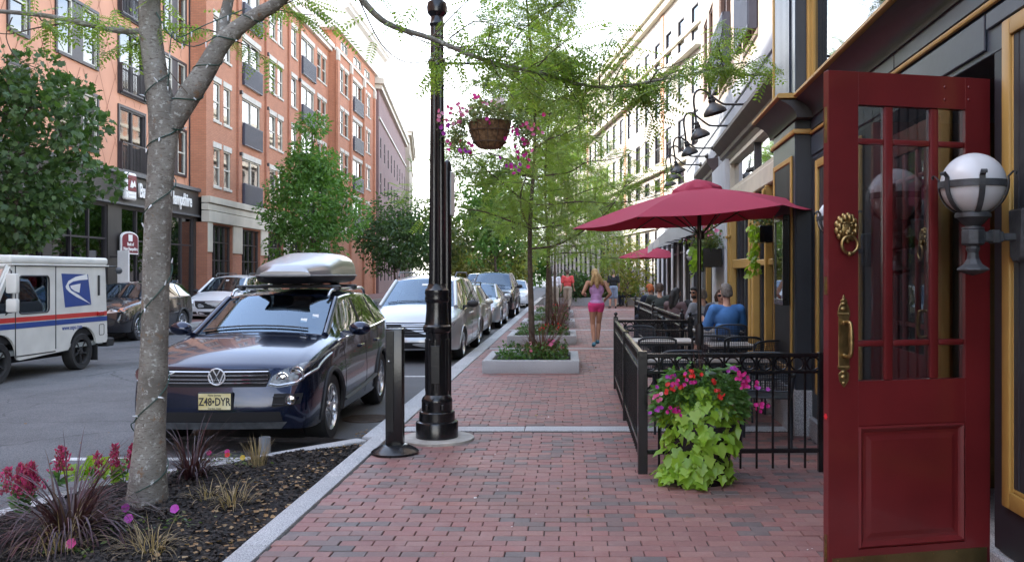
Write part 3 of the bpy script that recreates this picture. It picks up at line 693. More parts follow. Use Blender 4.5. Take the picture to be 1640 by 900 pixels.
# ================================================================ right-hand row: the pub and its neighbours
RZR = math.atan2(.9986, .0535)
WR = Matrix.Translation((1.96, 0, 0)) @ Matrix.Rotation(RZR, 4, 'Z')      # local x runs along the facade, +y faces the street
def wr(s, y, z): return WR @ Vector((s, y, z))
m_navy = mat('skylit_navy_paint', (.045,.060,.085), .3, var=.12, vs=2, bump=.05, bs=20)  # sky reflected by the street-facing boards is put into this lighter navy
m_navydark = mat('dark_navy_paint', (.022,.026,.033), .45, var=.15, vs=3)
m_gold = mat('ochre_paint', (.44,.27,.07), .5, var=.08, vs=4)
m_ochre = mat('ochre_wall', (.20,.14,.05), .6, var=.2, vs=2)
m_red = mat('maroon_gloss', (.135,.0135,.015), .32, var=.16, vs=2.6, bump=.12, bs=16, coat=.2)
m_brownm = mat('brown_moulding', (.075,.045,.04), .5, var=.15)
m_grey = mat('grey_stucco', (.40,.42,.45), .85, var=.07, vs=1.5, bump=.15, bs=90)
m_cream = mat('cream_trim', (.62,.57,.46), .6, var=.06)
m_palewall = mat('pale_painted_wall', (.58,.60,.62), .8, var=.06, vs=2, bump=.15, bs=60)
m_pubglass = glass('pub_glass', (.22,.24,.25), .22, .02, .02)
pub = T('pub_building', 'navy and ochre pub front with a heavy cornice over the entrance', 'building', (1.96, 0, 0), RZR)
def part(name, mb, mt, parent=None, **k): return O(name, mb, mt, parent or pub, **k)
# near panel
part('wall_panel', MB().box(-3, 4.52, -.3, 0, .2, 2.74), m_navydark)
part('plinth', MB().box(-3, 4.5, -.3, .035, -.02, .19), m_granite, bevel=.01)
part('gold_frame', MB().box(4.29,4.375,.001,.03,.45,2.86).box(2.2,2.285,.001,.03,.45,2.86).box(2.285,4.29,.001,.03,.45,.535).box(2.285,4.29,.001,.03,2.775,2.86).box(4.27,4.29,.001,.018,.535,2.775).box(2.285,4.27,.001,.018,.535,.555), m_gold, bevel=.008, seg=2)
bb = MB(); x = 2.3
while x < 4.25: bb.box(x+.004, x+.062, .001, .014, .555, 2.775); x += .066
o = part('beadboard', bb, m_navydark, bevel=.004); o['kind'] = 'stuff'
# entablature over the entrance
part('lintel', MB().box(-3, 8.75, -.25, -.004, 2.745, 3.2), m_navy, bevel=.004)
part('lintel_board', MB().box(4.62, 6.05, -.003, .012, 2.78, 2.97).box(6.06, 8.7, -.003, .012, 2.78, 2.97).box(-3,4.6,-.003,.012,2.88,2.97), m_navy, bevel=.005)
part('gold_moulding', MB().box(-3, 8.7, 0, .03, 2.985, 3.02), m_gold, bevel=.015, seg=2)
part('frieze_board', MB().box(-3, 6.1, 0, .014, 3.035, 3.15).box(6.115, 8.7, 0, .014, 3.035, 3.15), m_navy, bevel=.003)
m_cove = mat('charcoal_cove', (.03,.027,.03), .45, var=.15)
COVE = [(-.02,3.14),(.03,3.14),(.035,3.18),(.06,3.22),(.10,3.26),(.15,3.29),(.20,3.31),(-.02,3.31)]
GOLDE = [(-.02,3.325),(.21,3.325),(.225,3.335),(.225,3.358),(.21,3.37),(-.02,3.375)]
ALONG = Matrix(((0,0,1,0),(1,0,0,0),(0,1,0,0),(0,0,0,1)))      # (y,z) profile extruded along x
part('cornice', MB().prism(COVE, -3, 8.53, ALONG), m_cove, smooth=30)
part('cornice_edge', MB().prism(GOLDE, -3, 8.5, ALONG), m_gold)
up = lambda pr, d, w: [(p+d if p > 0 else p, z) for p, z in pr]
part('pilaster_cornice', MB().prism(up(COVE, .15, 0), 8.56, 10.08, ALONG), m_cove, smooth=30)
part('pilaster_cornice_edge', MB().prism(up(GOLDE, .15, 0), 8.53, 10.12, ALONG), m_gold)
# the pilaster between the entrance and the ochre shopfront
part('pilaster', MB().box(8.74, 9.93, -.3, .15, .45, 3.14), m_navydark)
part('pilaster_face', MB().box(8.745, 9.925, .151, .162, .46, 3.13), m_navy, bevel=.004)  # lighter sheet stands in for the sky-lit street side of the darker pilaster
part('pilaster_plinth', MB().box(8.70, 9.97, -.3, .18, -.02, .449), m_granite, bevel=.01)
part('pilaster_moulding', MB().box(8.7, 9.97, .162, .19, 3.0, 3.05).box(8.69, 8.739, -.25, .19, 3.0, 3.05), m_gold, bevel=.012, seg=2)
part('pilaster_frame', MB().box(8.83,8.89,.163,.185,.6,2.8).box(9.78,9.84,.163,.185,.6,2.8).box(8.89,9.78,.163,.185,.6,.66).box(8.89,9.78,.163,.185,2.74,2.8), m_gold, bevel=.008)
bb = MB(); x = 8.9
while x < 9.74: bb.box(x+.004, x+.05, .163, .174, .66, 2.74); x += .055
o = part('beadboard', bb, m_navydark, bevel=.004); o['kind'] = 'stuff'
# double doorway: near leaf stands open, far leaf is shut, a panelled wall follows up to the pilaster
part('wall_panel', MB().box(6.64, 8.74, -.3, 0, .2, 2.744), m_navydark)
part('plinth', MB().box(6.62, 8.69, -.3, .035, -.02, .19), m_granite, bevel=.01)
part('gold_frame', MB().box(6.92,7.0,.001,.03,.45,2.7).box(8.38,8.46,.001,.03,.45,2.7).box(7.0,8.38,.001,.03,.45,.53).box(7.0,8.38,.001,.03,2.62,2.7), m_gold, bevel=.008, seg=2)
bb = MB(); x = 7.02
while x < 8.34: bb.box(x+.004, x+.062, .001, .014, .53, 2.62); x += .066
o = part('beadboard', bb, m_navydark, bevel=.004); o['kind'] = 'stuff'
part('door_jamb', MB().box(6.575, 6.635, -.28, .02, .0, 2.744), m_red if 'm_red' in globals() else m_brownm)
part('recess_wall', MB().box(4.3, 6.9, -2.2, -2.05, 0, 2.8).box(4.38, 4.5, -2.05, -.31, 0, 2.74).box(6.64,6.78,-2.05,-.31,0,2.74), m_ochre, smooth=0)
part('recess_panel', MB().box(6.0,6.12,-2.05,-2.0,.1,2.7).box(5.2,5.32,-2.05,-2.0,.1,2.7), m_navydark, smooth=0)
part('recess_ceiling', MB().box(4.3, 6.9, -2.2, -.26, 2.75, 2.85), m_navydark, smooth=0)
part('threshold', MB().box(4.55, 6.57, -2.0, .02, -.02, .012), m_granite, bevel=.004)
# upper floor of the pub
part('upper_wall', MB().box(-3, 8.74, -.5, -.02, 3.42, 7), m_navydark, smooth=0)
part('upper_pilaster', MB().box(8.74, 9.93, -.3, .15, 3.42, 7.2), m_navydark)
bb = MB(); x = 8.95
while x < 9.7: bb.box(x+.006, x+.06, .163, .18, 3.43, 7); x += .066
o = part('upper_fluting', MB().box(8.745, 9.925, .151, .162, 3.42, 7.1), m_navy); o2 = part('fluting_bead', bb, m_navy, bevel=.006); o2['kind'] = 'stuff'
for q_ in ((9.78,9.86,.163,.19),(8.66,8.738,-.02,.05),(5.6,5.68,-.02,.05)): part('upper_gold_strip', MB().box(*q_,3.42,7), m_gold, bevel=.01)
win_ = part('upper_window', MB().box(5.7, 5.8, -.02, .02, 3.5, 6.5).box(8.55, 8.65, -.02, .02, 3.5, 6.5).box(5.8,8.55,-.02,.02,3.45,3.55), m_gold, smooth=0)
part('pane', MB().box(5.8, 8.55, -.015, .002, 3.55, 6.5), glass('mirror_glass', (.1,.12,.14), .12, .02, .02), win_, smooth=0)
# menu board on the pilaster
mbd = T('menu_board', 'black framed glazed menu case on the navy pilaster by the entrance', 'sign', wr(9.1, .19, 1.75), RZR)
O('case', MB().box(-.25,.25,0,.07,-.46,-.40).box(-.25,.25,0,.07,.40,.46).box(-.25,-.2,0,.07,-.4,.4).box(.2,.25,0,.07,-.4,.4).box(-.2,.2,0,.01,-.4,.4), m_black, mbd, bevel=.004)
O('poster', MB().box(-.19,.19,.011,.015,-.39,.39), mat('poster_print', (.06,.07,.075), .5, var=.5, vs=7, second=(.42,.44,.46), detail=6), mbd, smooth=0)
O('glazing', MB().box(-.198,.198,.055,.06,-.398,.398), m_pubglass, mbd, smooth=0)

# ---- ochre shopfront beyond the pilaster
shop = T('shopfront_building', 'ochre framed shopfront with grey fascia and goosenecks beyond the navy pilaster', 'building', (1.96, 0, 0), RZR)
def sp(name, mb, mt, parent=None, **k): return O(name, mb, mt, parent or shop, **k)
BAYS = [(10.05,10.95,2.65),(11.05,11.85,2.65),(12.5,13.3,2.65),(13.4,14.15,2.65),(17.0,18.0,2.5),(18.1,19.2,2.5)]
O('wall', wall(MB(), 9.94, 14.8, .3, 2.72, [(a,b,.45,c) for a,b,c in BAYS[:4]], 1, -.02, .1), m_navydark, shop, smooth=0)
O('wall_far', wall(MB(), 16.8, 19.9, .3, 2.72, [(a,b,.45,c) for a,b,c in BAYS[4:]], 1, -.02, .1), m_navydark, shop, smooth=0)
sp('plinth', MB().box(9.98, 19.9, -.3, .03, -.02, .298), m_granite, bevel=.01)
for a, b, c in BAYS:
    wf = sp('window', MB().box(a, b, -.12, -.06, .45, .52).box(a,b,-.12,-.06,c-.06,c).box(a,a+.05,-.12,-.06,.52,c-.06).box(b-.05,b,-.12,-.06,.52,c-.06).box(a+.05,b-.05,-.12,-.05,1.72,1.79), m_frame_d, smooth=0)
    O('pane', MB().box(a+.05,b-.05,-.10,-.09,.52,1.72), m_pubglass, wf, smooth=0); O('pane', MB().box(a+.05,b-.05,-.10,-.09,1.79,c-.06), m_pubglass, wf, smooth=0)
for x in (10.97, 11.95, 12.25, 14.25, 14.55, 16.85, 18.02): sp('ochre_pilaster', MB().box(x, x+(.07 if x < 11 else .14), -.02, .08, .3, 2.72).box(x-.015,x+(.085 if x < 11 else .155),.08,.11,2.2,2.25).box(x-.015,x+(.085 if x < 11 else .155),.08,.11,2.6,2.68), m_gold, bevel=.01)
sp('transom_bar', MB().box(12.45, 14.2, -.02, .05, 1.7, 1.84).box(9.98,11.88,-.02,.04,1.72,1.8), m_gold, bevel=.01)
sp('pale_pier', MB().box(14.82, 16.78, -.4, .10, .0, 3.56), m_palewall, bevel=.01)
sp('pier_groove', MB().box(14.8, 16.8, .095, .112, 2.05, 2.08).box(14.8,16.8,.095,.112,1.0,1.03), m_grey, smooth=0)
sp('interior', MB().box(9.95, 19.9, -1.5, -1.4, 0, 5).box(9.95,10.0,-1.4,-.3,0,3).box(9.95,19.9,-1.4,-.2,2.73,2.8).box(9.95,19.9,-1.4,-.2,.0,.05), m_dark, smooth=0)
sp('sill_board', MB().box(9.94, 14.8, -.06, .06, 2.725, 2.98), m_cream, bevel=.015)
sp('transom_frame', MB().box(9.94,14.8,-.1,.03,2.98,3.04).box(9.94,14.8,-.1,.03,3.46,3.52).box(9.94,10.2,-.1,.02,3.04,3.46).box(14.7,14.8,-.1,.02,3.04,3.46), m_cream, smooth=0)
tw = sp('transom_window', MB().box(12.3,12.36,-.08,.0,3.04,3.46), m_frame_d, smooth=0)
O('pane', MB().box(10.2,12.3,-.06,-.05,3.04,3.46), glass('transom_glass', (.15,.17,.18), .7, .02, .03), tw, smooth=0)
O('pane', MB().box(12.36,14.7,-.06,-.05,3.04,3.46), bpy.data.materials['transom_glass'], tw, smooth=0)
BM = [(-.05,3.53),(.03,3.53),(.05,3.62),(.09,3.64),(.10,3.70),(.16,3.76),(.22,3.84),(.22,3.90),(-.05,3.92)]
sp('crown_moulding', MB().prism(BM, 9.94, 15.6, ALONG), m_brownm, smooth=30)
sp('crown_moulding', MB().prism([(p*.8, z-.05) for p, z in BM], 17.0, 19.8, ALONG), m_brownm, smooth=30)
sp('fascia', MB().box(9.94, 24.2, -.35, -.051, 2.73, 4.72), m_grey, smooth=0)
sp('fascia_band', MB().box(9.94, 24.2, -.05, -.012, 3.93, 4.38).box(9.94, 24.2, -.05, 0, 4.42, 4.74), m_grey, smooth=0, bevel=.004)
m_creambrick = brickmat('cream_brick', (.50,.41,.34), (.44,.35,.29), (.48,.42,.36), .22, .075, .009)
ub = T('brick_building', 'sunlit buff brick upper floors above the grey gooseneck fascia', 'building', (1.96, 0, 0), RZR)
UF = [5.5, 8.5, 11.5, 14.4]; US = [(10.4,11.4),(18.1,18.9),(19.2,20.0)]; UB = [(12.4,13.8),(15.3,17.0)]
opsU = [(a,b,z,z+1.75) for a,b in US for z in UF]+[(a,b,z-.4,z+1.75) for a,b in UB for z in UF]
O('wall', shell(wall(MB(), 9.94, 20.6, 4.76, 17, opsU, 1, -.06, .16), 9.94, 20.6, 4.76, 17, 1, 12, -.06), m_creambrick, ub, smooth=0)
O('interior', MB().box(10, 20.5, -1.3, -1.2, 4.8, 16.9), m_dark, ub, smooth=0)
for a, b in US:
    for z in UF: window(ub, a, b, z, z+1.75, -.16, 1, 'sash', m_frame_b, rs)
for a, b in UB:
    for z in UF:
        window(ub, a, b, z-.4, z+1.75, -.16, 1, 'double', m_frame_b, rs); railing(ub, a-.05, b+.05, z-.42, 1.1, -.04, 1, False)
O('cornice', MB().box(9.9, 20.7, -.3, .35, 17, 17.5), m_lintel, ub, smooth=0)
# ---- low pale shops with awnings
low = T('shop_row', 'low pale shops with grey striped awnings beyond the ochre shopfront', 'building', (1.96, 0, 0), RZR)
LO = [(20.4,22.2),(22.8,24.6),(25.2,27.2),(27.8,29.8),(30.6,32.8),(33.6,36),(37,39.5)]
O('wall', shell(wall(MB(), 19.95, 41, 0, 3.7, [(a,b,.3,3.2) for a,b in LO], 1, 0, .2), 19.95, 41, 0, 3.7, 1, 10), m_palewall, low, smooth=0)
O('parapet', MB().box(24.3, 41.1, -.2, .1, 3.7, 4.0), m_lime, low, smooth=0)
for a, b in LO: window(low, a, b, .3, 3.2, -.1, 1, 'shop', m_frame_d, None, m_pubglass)
O('interior', MB().box(20, 40.9, -1.4, -1.3, 0, 3.6), m_dark, low, smooth=0)
m_awn = mat('awning_canvas', (.62,.62,.59), .9, var=.06)
for i, (a, b, lb) in enumerate(((21.6,24.6,'nearer grey canvas awning over the pale shops'),(26.0,29.2,'farther grey canvas awning over the pale shops'))):
    aw = T('awning', lb, 'awning', (1.96,0,0), RZR, 'awnings on the pale shops')
    O('canvas', MB().prism([(0.0,3.3),(.85,2.55),(.85,2.51),(0.0,3.24)], a, b, ALONG), m_awn, aw, smooth=0)
    O('valance', MB().box(a, b, .852, .865, 2.32, 2.55), m_awn, aw, smooth=0)
    O('side_panel', MB().prism([(0.0,3.24),(.85,2.51),(.85,2.36),(0,2.6)], a-.012, a-.002, ALONG), m_awn, aw, smooth=0)
    fr = MB()
    for x in (a+.05, (a+b)/2, b-.05): fr.tube([(x, .0, 2.5), (x, .84, 2.52)], .018, 6).tube([(x, 0, 2.95),(x, .5, 2.8)], .014, 6)
    O('frame', fr, m_iron, aw)
# ---- far cream building closing the bend
m_pink = brickmat('pale_brick', (.47,.425,.37), (.44,.39,.34), (.46,.42,.37), .22, .075, .007)
cr = side('long cream building with rows of tall windows in full sun at the bend', 'building', (6.55, 42.7), (-2.4, 102.5), 16.6, m_pink, m_cream, [(.5,3.7),(6.4,.8),(8.1,1.75),(10.75,1.75),(13.4,1.75)], 24, 1, 1.2, 'cream_building')
m_quoin = brickmat('quoin_brick', (.55,.25,.14), (.48,.22,.12), (.55,.42,.34), .3, .15, .02)
for i in (3, 7, 13, 18): O('brick_strip', MB().box(60.5*i/24-.28, 60.5*i/24+.28, .002, .06, 4.8, 16.4), m_quoin, cr, smooth=0)
O('ledge', MB().box(0, 60, .0, .35, 12.85, 13.1).box(0,60,0,.25,7.5,7.68), m_cream, cr, smooth=0)

# ---- gooseneck lamps on the fascia
g0 = T('gooseneck_lamp', 'first black gooseneck lamp from the pub corner on the grey fascia', 'wall lamp', wr(10.95, 0, 4.1), RZR, 'gooseneck lamps on the fascia')
O('flange', MB().lathe([(.065,0),(.065,.02),(.05,.03),(.03,.06),(.0,.06)], 12, Matrix.Rotation(-pi/2, 4, 'X')), m_iron, g0)
pts = [(0,.03,0),(0,.32,.0),(0,.41,.03),(0,.53,.12),(0,.63,.20),(0,.71,.22),(0,.78,.17),(0,.80,.05),(0,.785,-.08),(0,.77,-.19),(0,.765,-.27)]
def smoothpts(P, n=4):
    P = [Vector(p) for p in P]; out = []
    for i in range(len(P)-1):
        p0, p1, p2, p3 = P[max(0,i-1)], P[i], P[i+1], P[min(len(P)-1,i+2)]
        for k in range(n):
            t = k/n
            out.append(.5*((2*p1)+(p2-p0)*t+(2*p0-5*p1+4*p2-p3)*t*t+(3*p1-p0-3*p2+p3)*t**3))
    return out+[P[-1]]
O('arm', MB().tube(smoothpts(pts), .017, 8), m_iron, g0)
O('shade', MB().lathe([(.02,0),(.035,-.01),(.04,-.03),(.035,-.05),(.045,-.06),(.045,-.09),(.04,-.1),(.055,-.12),(.10,-.155),(.145,-.205),(.15,-.24),(.14,-.24),(.09,-.16),(.0,-.13)], 16, Matrix.Translation((0,.765,-.25)) @ Matrix.Rotation(-.28, 4, 'X')), m_iron, g0)
ORD = ['second','third','fourth','fifth','sixth']
for i, s_ in enumerate((12.85, 14.7, 17.3, 18.5, 19.9)):
    copy_tree(g0, wr(s_, 0, 4.1), None, '%s black gooseneck lamp from the pub corner on the grey fascia' % ORD[i])

# ---- the red entrance door
m_doorglass = glass('door_glass', (.66,.68,.68), .15, .01)
fe, hg = Vector((1.298, 4.36, .03)), Vector((2.20, 4.56, .03))
RZD = math.atan2((hg-fe).y, (hg-fe).x)
def red_door(name, label, loc, rz, full=True):
    d = T(name, label, 'door', loc, rz)
    W, Hh, t = .925, 2.59, .05
    cols = [(.168,.312),(.368,.575),(.63,.775)]; rows_ = [(1.04,1.205),(1.24,2.225),(2.26,2.42)]
    f = MB().box(0,.165,0,t,0,Hh).box(.778,W,0,t,0,Hh)
    for z0, z1 in ((0,.19),(.81,1.035),(2.425,Hh)): f.box(.1652,.7778,.0002,t-.0002,z0,z1)
    O('frame', f, m_red, d, bevel=.0008)
    mu = MB()
    for x0, x1 in ((.315,.365),(.578,.627)): mu.box(x0,x1,.006,t-.006,1.036,2.424)
    for z0, z1 in ((1.207,1.238),(2.227,2.258)):
        for x0, x1 in ((.166,.3145),(.3655,.5775),(.6275,.777)): mu.box(x0,x1,.008,t-.008,z0,z1)
    O('muntins', mu, m_red, d, bevel=.008, seg=2)
    for x0, x1 in ((.168,.314),(.366,.577),(.628,.776)):
        for z0, z1 in ((1.037,1.206),(1.239,2.226),(2.259,2.423)): O('pane', MB().box(x0-.004,x1+.004,.022,.028,z0-.004,z1+.004), m_doorglass, d, smooth=0)
    x0, x1, z0, z1 = .1655, .7775, .192, .808
    pn = MB(); ring = [(0,.004),(.012,-.006),(.026,.004),(.034,.012),(.05,.012),(.075,.006)]
    pv = []
    for i, y in ring: pv.append([(x0+i,y,z0+i),(x1-i,y,z0+i),(x1-i,y,z1-i),(x0+i,y,z1-i)])
    vs = [p for r in pv for p in r]; k = len(pv)
    pn.add(vs, [(i*4+j, i*4+(j+1)%4, (i+1)*4+(j+1)%4, (i+1)*4+j) for i in range(k-1) for j in range(4)]+[tuple((k-1)*4+j for j in range(4))])
    pn.box(x0,x1,.03,.045,z0,z1)
    O('panel', pn, m_red, d, smooth=0)
    if not full: return d
    O('kick_plate', MB().box(.02,.905,-.003,-.0003,.012,.155), mat('dull_brass', (.20,.16,.07), .38, .9, var=.25, vs=5), d, bevel=.001)
    sc_ = MB()
    for i in range(7): sc_.ball((.05+.135*i,-.004,.143), .004, 6, 4); sc_.ball((.05+.135*i,-.004,.025), .004, 6, 4)
    O('screws', sc_, m_brass, d)['kind'] = 'stuff'
    b = MB()
    for x, z in ((.66,2.535),(.80,2.54),(.66,2.47),(.80,2.475)): b.ball((x,0,z), .009, 8, 4, (1,.5,1))
    O('screw_cover', b, m_red, d)
    for z in (2.32, .18): O('flush_bolt', MB().box(-.003,-.0003,.014,.036,z-.09,z+.09).box(-.007,-.003,.02,.03,z-.02,z+.03), m_brass, d, smooth=0)
    O('lock_plate', MB().box(-.003,-.0003,.012,.038,1.47,1.56).box(-.008,-.003,.018,.032,1.49,1.53), m_brass, d, smooth=0)
    O('sticker', MB().prism([(.018*cos(t_)*(1 if i%2 else .7), .018*sin(t_)*(1 if i%2 else .7)) for i, t_ in enumerate([2*pi*j/12 for j in range(12)])], .0005, .002, Matrix.Translation((0,.025,.86)) @ Matrix.Rotation(-pi/2,4,'Y')), mat('red_sticker', (.7,.02,.03), .4, var=0), d, smooth=0)
    # lion knocker
    kx, kz = .088, 1.80
    b = MB().ball((kx,-.012,kz), .052, 16, 10, (1,.55,1.15))
    rk = random.Random(4)
    for ring_, n_, rad, br in ((0,13,.054,.014),(1,11,.044,.013)):
        for i in range(n_):
            t_ = 2*pi*i/n_+ring_*.2
            if ring_ == 1 and sin(t_) < -.5: continue
            b.ball((kx+rad*cos(t_), -.022-.012*ring_, kz+.004+rad*1.15*sin(t_)), br*rk.uniform(.8,1.2), 7, 5, (1,.8,1.3))
    b.ball((kx,-.042,kz-.018), .02, 10, 6, (1.1,.9,.8)).ball((kx,-.05,kz-.008), .009, 8, 5, (1,.8,1.8))
    for sx in (-1, 1): b.ball((kx+sx*.019,-.04,kz+.014), .007, 6, 4).ball((kx+sx*.02,-.042,kz+.027), .009, 6, 4, (1.6,.7,.6)).ball((kx+sx*.014,-.048,kz-.027), .012, 7, 5).ball((kx+sx*.042,-.03,kz+.04), .012, 6, 4)
    b.ball((kx,-.044,kz-.045), .014, 8, 5)
    kn = O('knocker', b, m_brass, d, smooth=60)
    O('ring', MB().tube([(kx+.043*cos(t_), -.05-.012*sin(t_)*0, kz-.082+.043*sin(t_)) for t_ in [2*pi*i/28 for i in range(28)]], .0085, 8, closed=True).ball((kx,-.05,kz-.127), .014, 8, 6, (1.2,1,1)), m_brass, kn, smooth=60)
    # handle on its ornate backplate
    hx = .083
    pl = [(-.026,1.04),(-.03,1.075),(-.014,1.09),(-.033,1.10),(-.034,1.115),(-.03,1.12),(-.03,1.36),(-.034,1.365),(-.034,1.385),(-.03,1.40),(-.026,1.415),(-.016,1.43),(-.02,1.44),(-.008,1.45),(-.004,1.47)]
    poly = [(0,1.005)]+[(-x,z) for x, z in pl][0:0]+[(x,z) for x, z in pl]+[(-x,z) for x, z in reversed(pl)]
    hp = O('handle_plate', MB().prism([(hx+x, z) for x, z in poly], .0003, .006, FRONT), m_brass, d, bevel=.0015)
    orn = MB()
    for i in range(7): orn.ball((hx-.024+.008*i,-.007,1.11), .005, 6, 4)
    for i in range(7): orn.ball((hx-.024+.008*i,-.007,1.375), .005, 6, 4)
    for z, r_ in ((1.40,.016),(1.425,.012),(1.445,.008),(1.085,.012),(1.06,.015),(1.03,.01)): orn.ball((hx,-.006,z), r_, 8, 5, (1.2,.45,.8))
    O('ornament', orn, m_brass, hp, smooth=60)
    O('grip', MB().tube(smoothpts([(hx,-.004,1.33),(hx+.002,-.05,1.335),(hx+.006,-.06,1.31),(hx+.006,-.062,1.25),(hx+.006,-.062,1.19),(hx+.002,-.05,1.165),(hx,-.004,1.165)]), [.009]*5+[.0105]*5+[.013,.015,.013,.015,.013]+[.011]*5+[.010]*5, 10).ball((hx,-.008,1.33),.014,8,6).ball((hx,-.008,1.165),.014,8,6), m_brass, hp, smooth=60)
    return d
red_door('entrance_door', 'glossy maroon pub door standing open with a brass lion knocker', fe, RZD)
d2 = red_door('closed_door', 'shut maroon door leaf in the pub doorway seen through the open door', tuple(wr(5.62, -.08, .03)), RZR+pi)
d2.scale = (-1, 1, 1)
# ---- globe lamp beside the door
GL = Vector((1.945, 4.2, 2.035))
gl = T('globe_lamp', 'large white globe lamp in an iron cage on a bracket before the maroon door', 'wall lamp', GL)
m_globe = mat('opal_glass', (.58,.59,.60), .25, var=.03)
O('globe', MB().ball((0,0,0), .148, 28, 18), m_globe, gl, smooth=60)
cg = MB().tube([(.152*cos(a), .152*sin(a), -.006) for a in [2*pi*i/32 for i in range(32)]], .0145, 6, closed=True, flat=.35)
cg = MB()
n_ = 40
for r0, r1 in ((.149,.156),):
    pr = [(r0,-.02),(r1,-.02),(r1,.012),(r0,.012)]
    cg.lathe(pr+[pr[0]], n_, cap=False)
for k in range(6):
    a = 2*pi*k/6+.35; pts = [(.156*cos(t), .156*sin(t)) for t in [radians(d_) for d_ in range(-62, 14, 9)]]+[(.168,.042),(.178,.052),(.186,.045),(.184,.033)]
    v = []
    Mk = Matrix.Rotation(a, 4, 'Z')
    for r_, z_ in pts:
        for y_, dr in ((-.013,0),(.013,0),(.013,.005),(-.013,.005)): v.append((r_+dr, y_, z_))
    cg.add(v, [(i*4+j, i*4+(j+1)%4, (i+1)*4+(j+1)%4, (i+1)*4+j) for i in range(len(pts)-1) for j in range(4)]+[(3,2,1,0), tuple(len(v)-4+j for j in range(4))], 0, Mk)
O('cage', cg, m_greyiron, gl)
O('fitter', MB().lathe([(0,-.13),(.075,-.135),(.082,-.145),(.082,-.16),(.07,-.165),(.05,-.19),(.035,-.2),(.035,-.205),(.05,-.207),(.052,-.215),(.0,-.215)], 20), m_greyiron, gl)
O('hub', MB().lathe([(.0,-.216),(.05,-.216),(.055,-.225),(.055,-.285),(.05,-.292),(.03,-.295),(.034,-.31),(.026,-.33),(.03,-.36),(.045,-.385),(.075,-.405),(.078,-.413),(.05,-.425),(.0,-.44)], 8), m_greyiron, gl, smooth=0, bevel=.003)
ax = Vector((wr(4.2, 0, 1.8)-GL))
O('arm', MB().box(.05, .14, -.022,.022,-.278,-.228).box(.085,.12,-.03,.03,-.285,-.22).box(.14,ax.x+.02,-.017,.017,-.272,-.236), m_greyiron, gl, bevel=.005)
O('wall_plate', MB().prism([(-.075,-.13),(.075,-.13),(.06,.10),(.03,.125),(-.03,.125),(-.06,.10)], 0, .06, Matrix.Translation((ax.x+.02, ax.y, -.25)) @ Matrix.Rotation(RZR, 4, 'Z') @ Matrix.Rotation(pi/2, 4, 'X').inverted()).box(ax.x-.04,ax.x+.02,-.045,.045,-.30,-.2), m_greyiron, gl, bevel=.008)
for s_, lb in ((6.72,'white globe lamp peeping out from behind the free edge of the maroon door'),(19.4,'distant white globe lamp on the far ochre shopfront')):
    copy_tree(gl, wr(s_, .25, 2.035), 0, lb)
# ================================================================ vehicles
m_carglass = glass('car_glass', (.42,.53,.56), .10, .01, 0, (.62,.78,.95))
m_cardark = glass('tinted_car_glass', (.10,.11,.11), .22, .01)
def paint(name, col, metal=.0, rough=.28, coat=1.0):
    return mat(name, col, rough, metal, var=.04, vs=.8, coat=coat)
m_lens = glass('lamp_lens', (.8,.82,.85), .12, .02)
m_amber = mat('amber_lens', (.55,.14,.02), .15, var=.1, coat=.5)
m_redlens = mat('red_lens', (.35,.01,.01), .15, var=.1, coat=.5)
m_seat = mat('seat_cloth', (.16,.15,.14), .85, var=.1)
m_plate = mat('plate_yellow', (.62,.50,.14), .4, var=.15, vs=5, second=(.66,.62,.40))
m_platew = mat('plate_white', (.6,.62,.62), .4, var=.06)
m_ink = mat('plate_ink', (.015,.015,.02), .5, var=0)
m_cavity = mat('dark_cavity', (.006,.006,.007), .8, var=0)
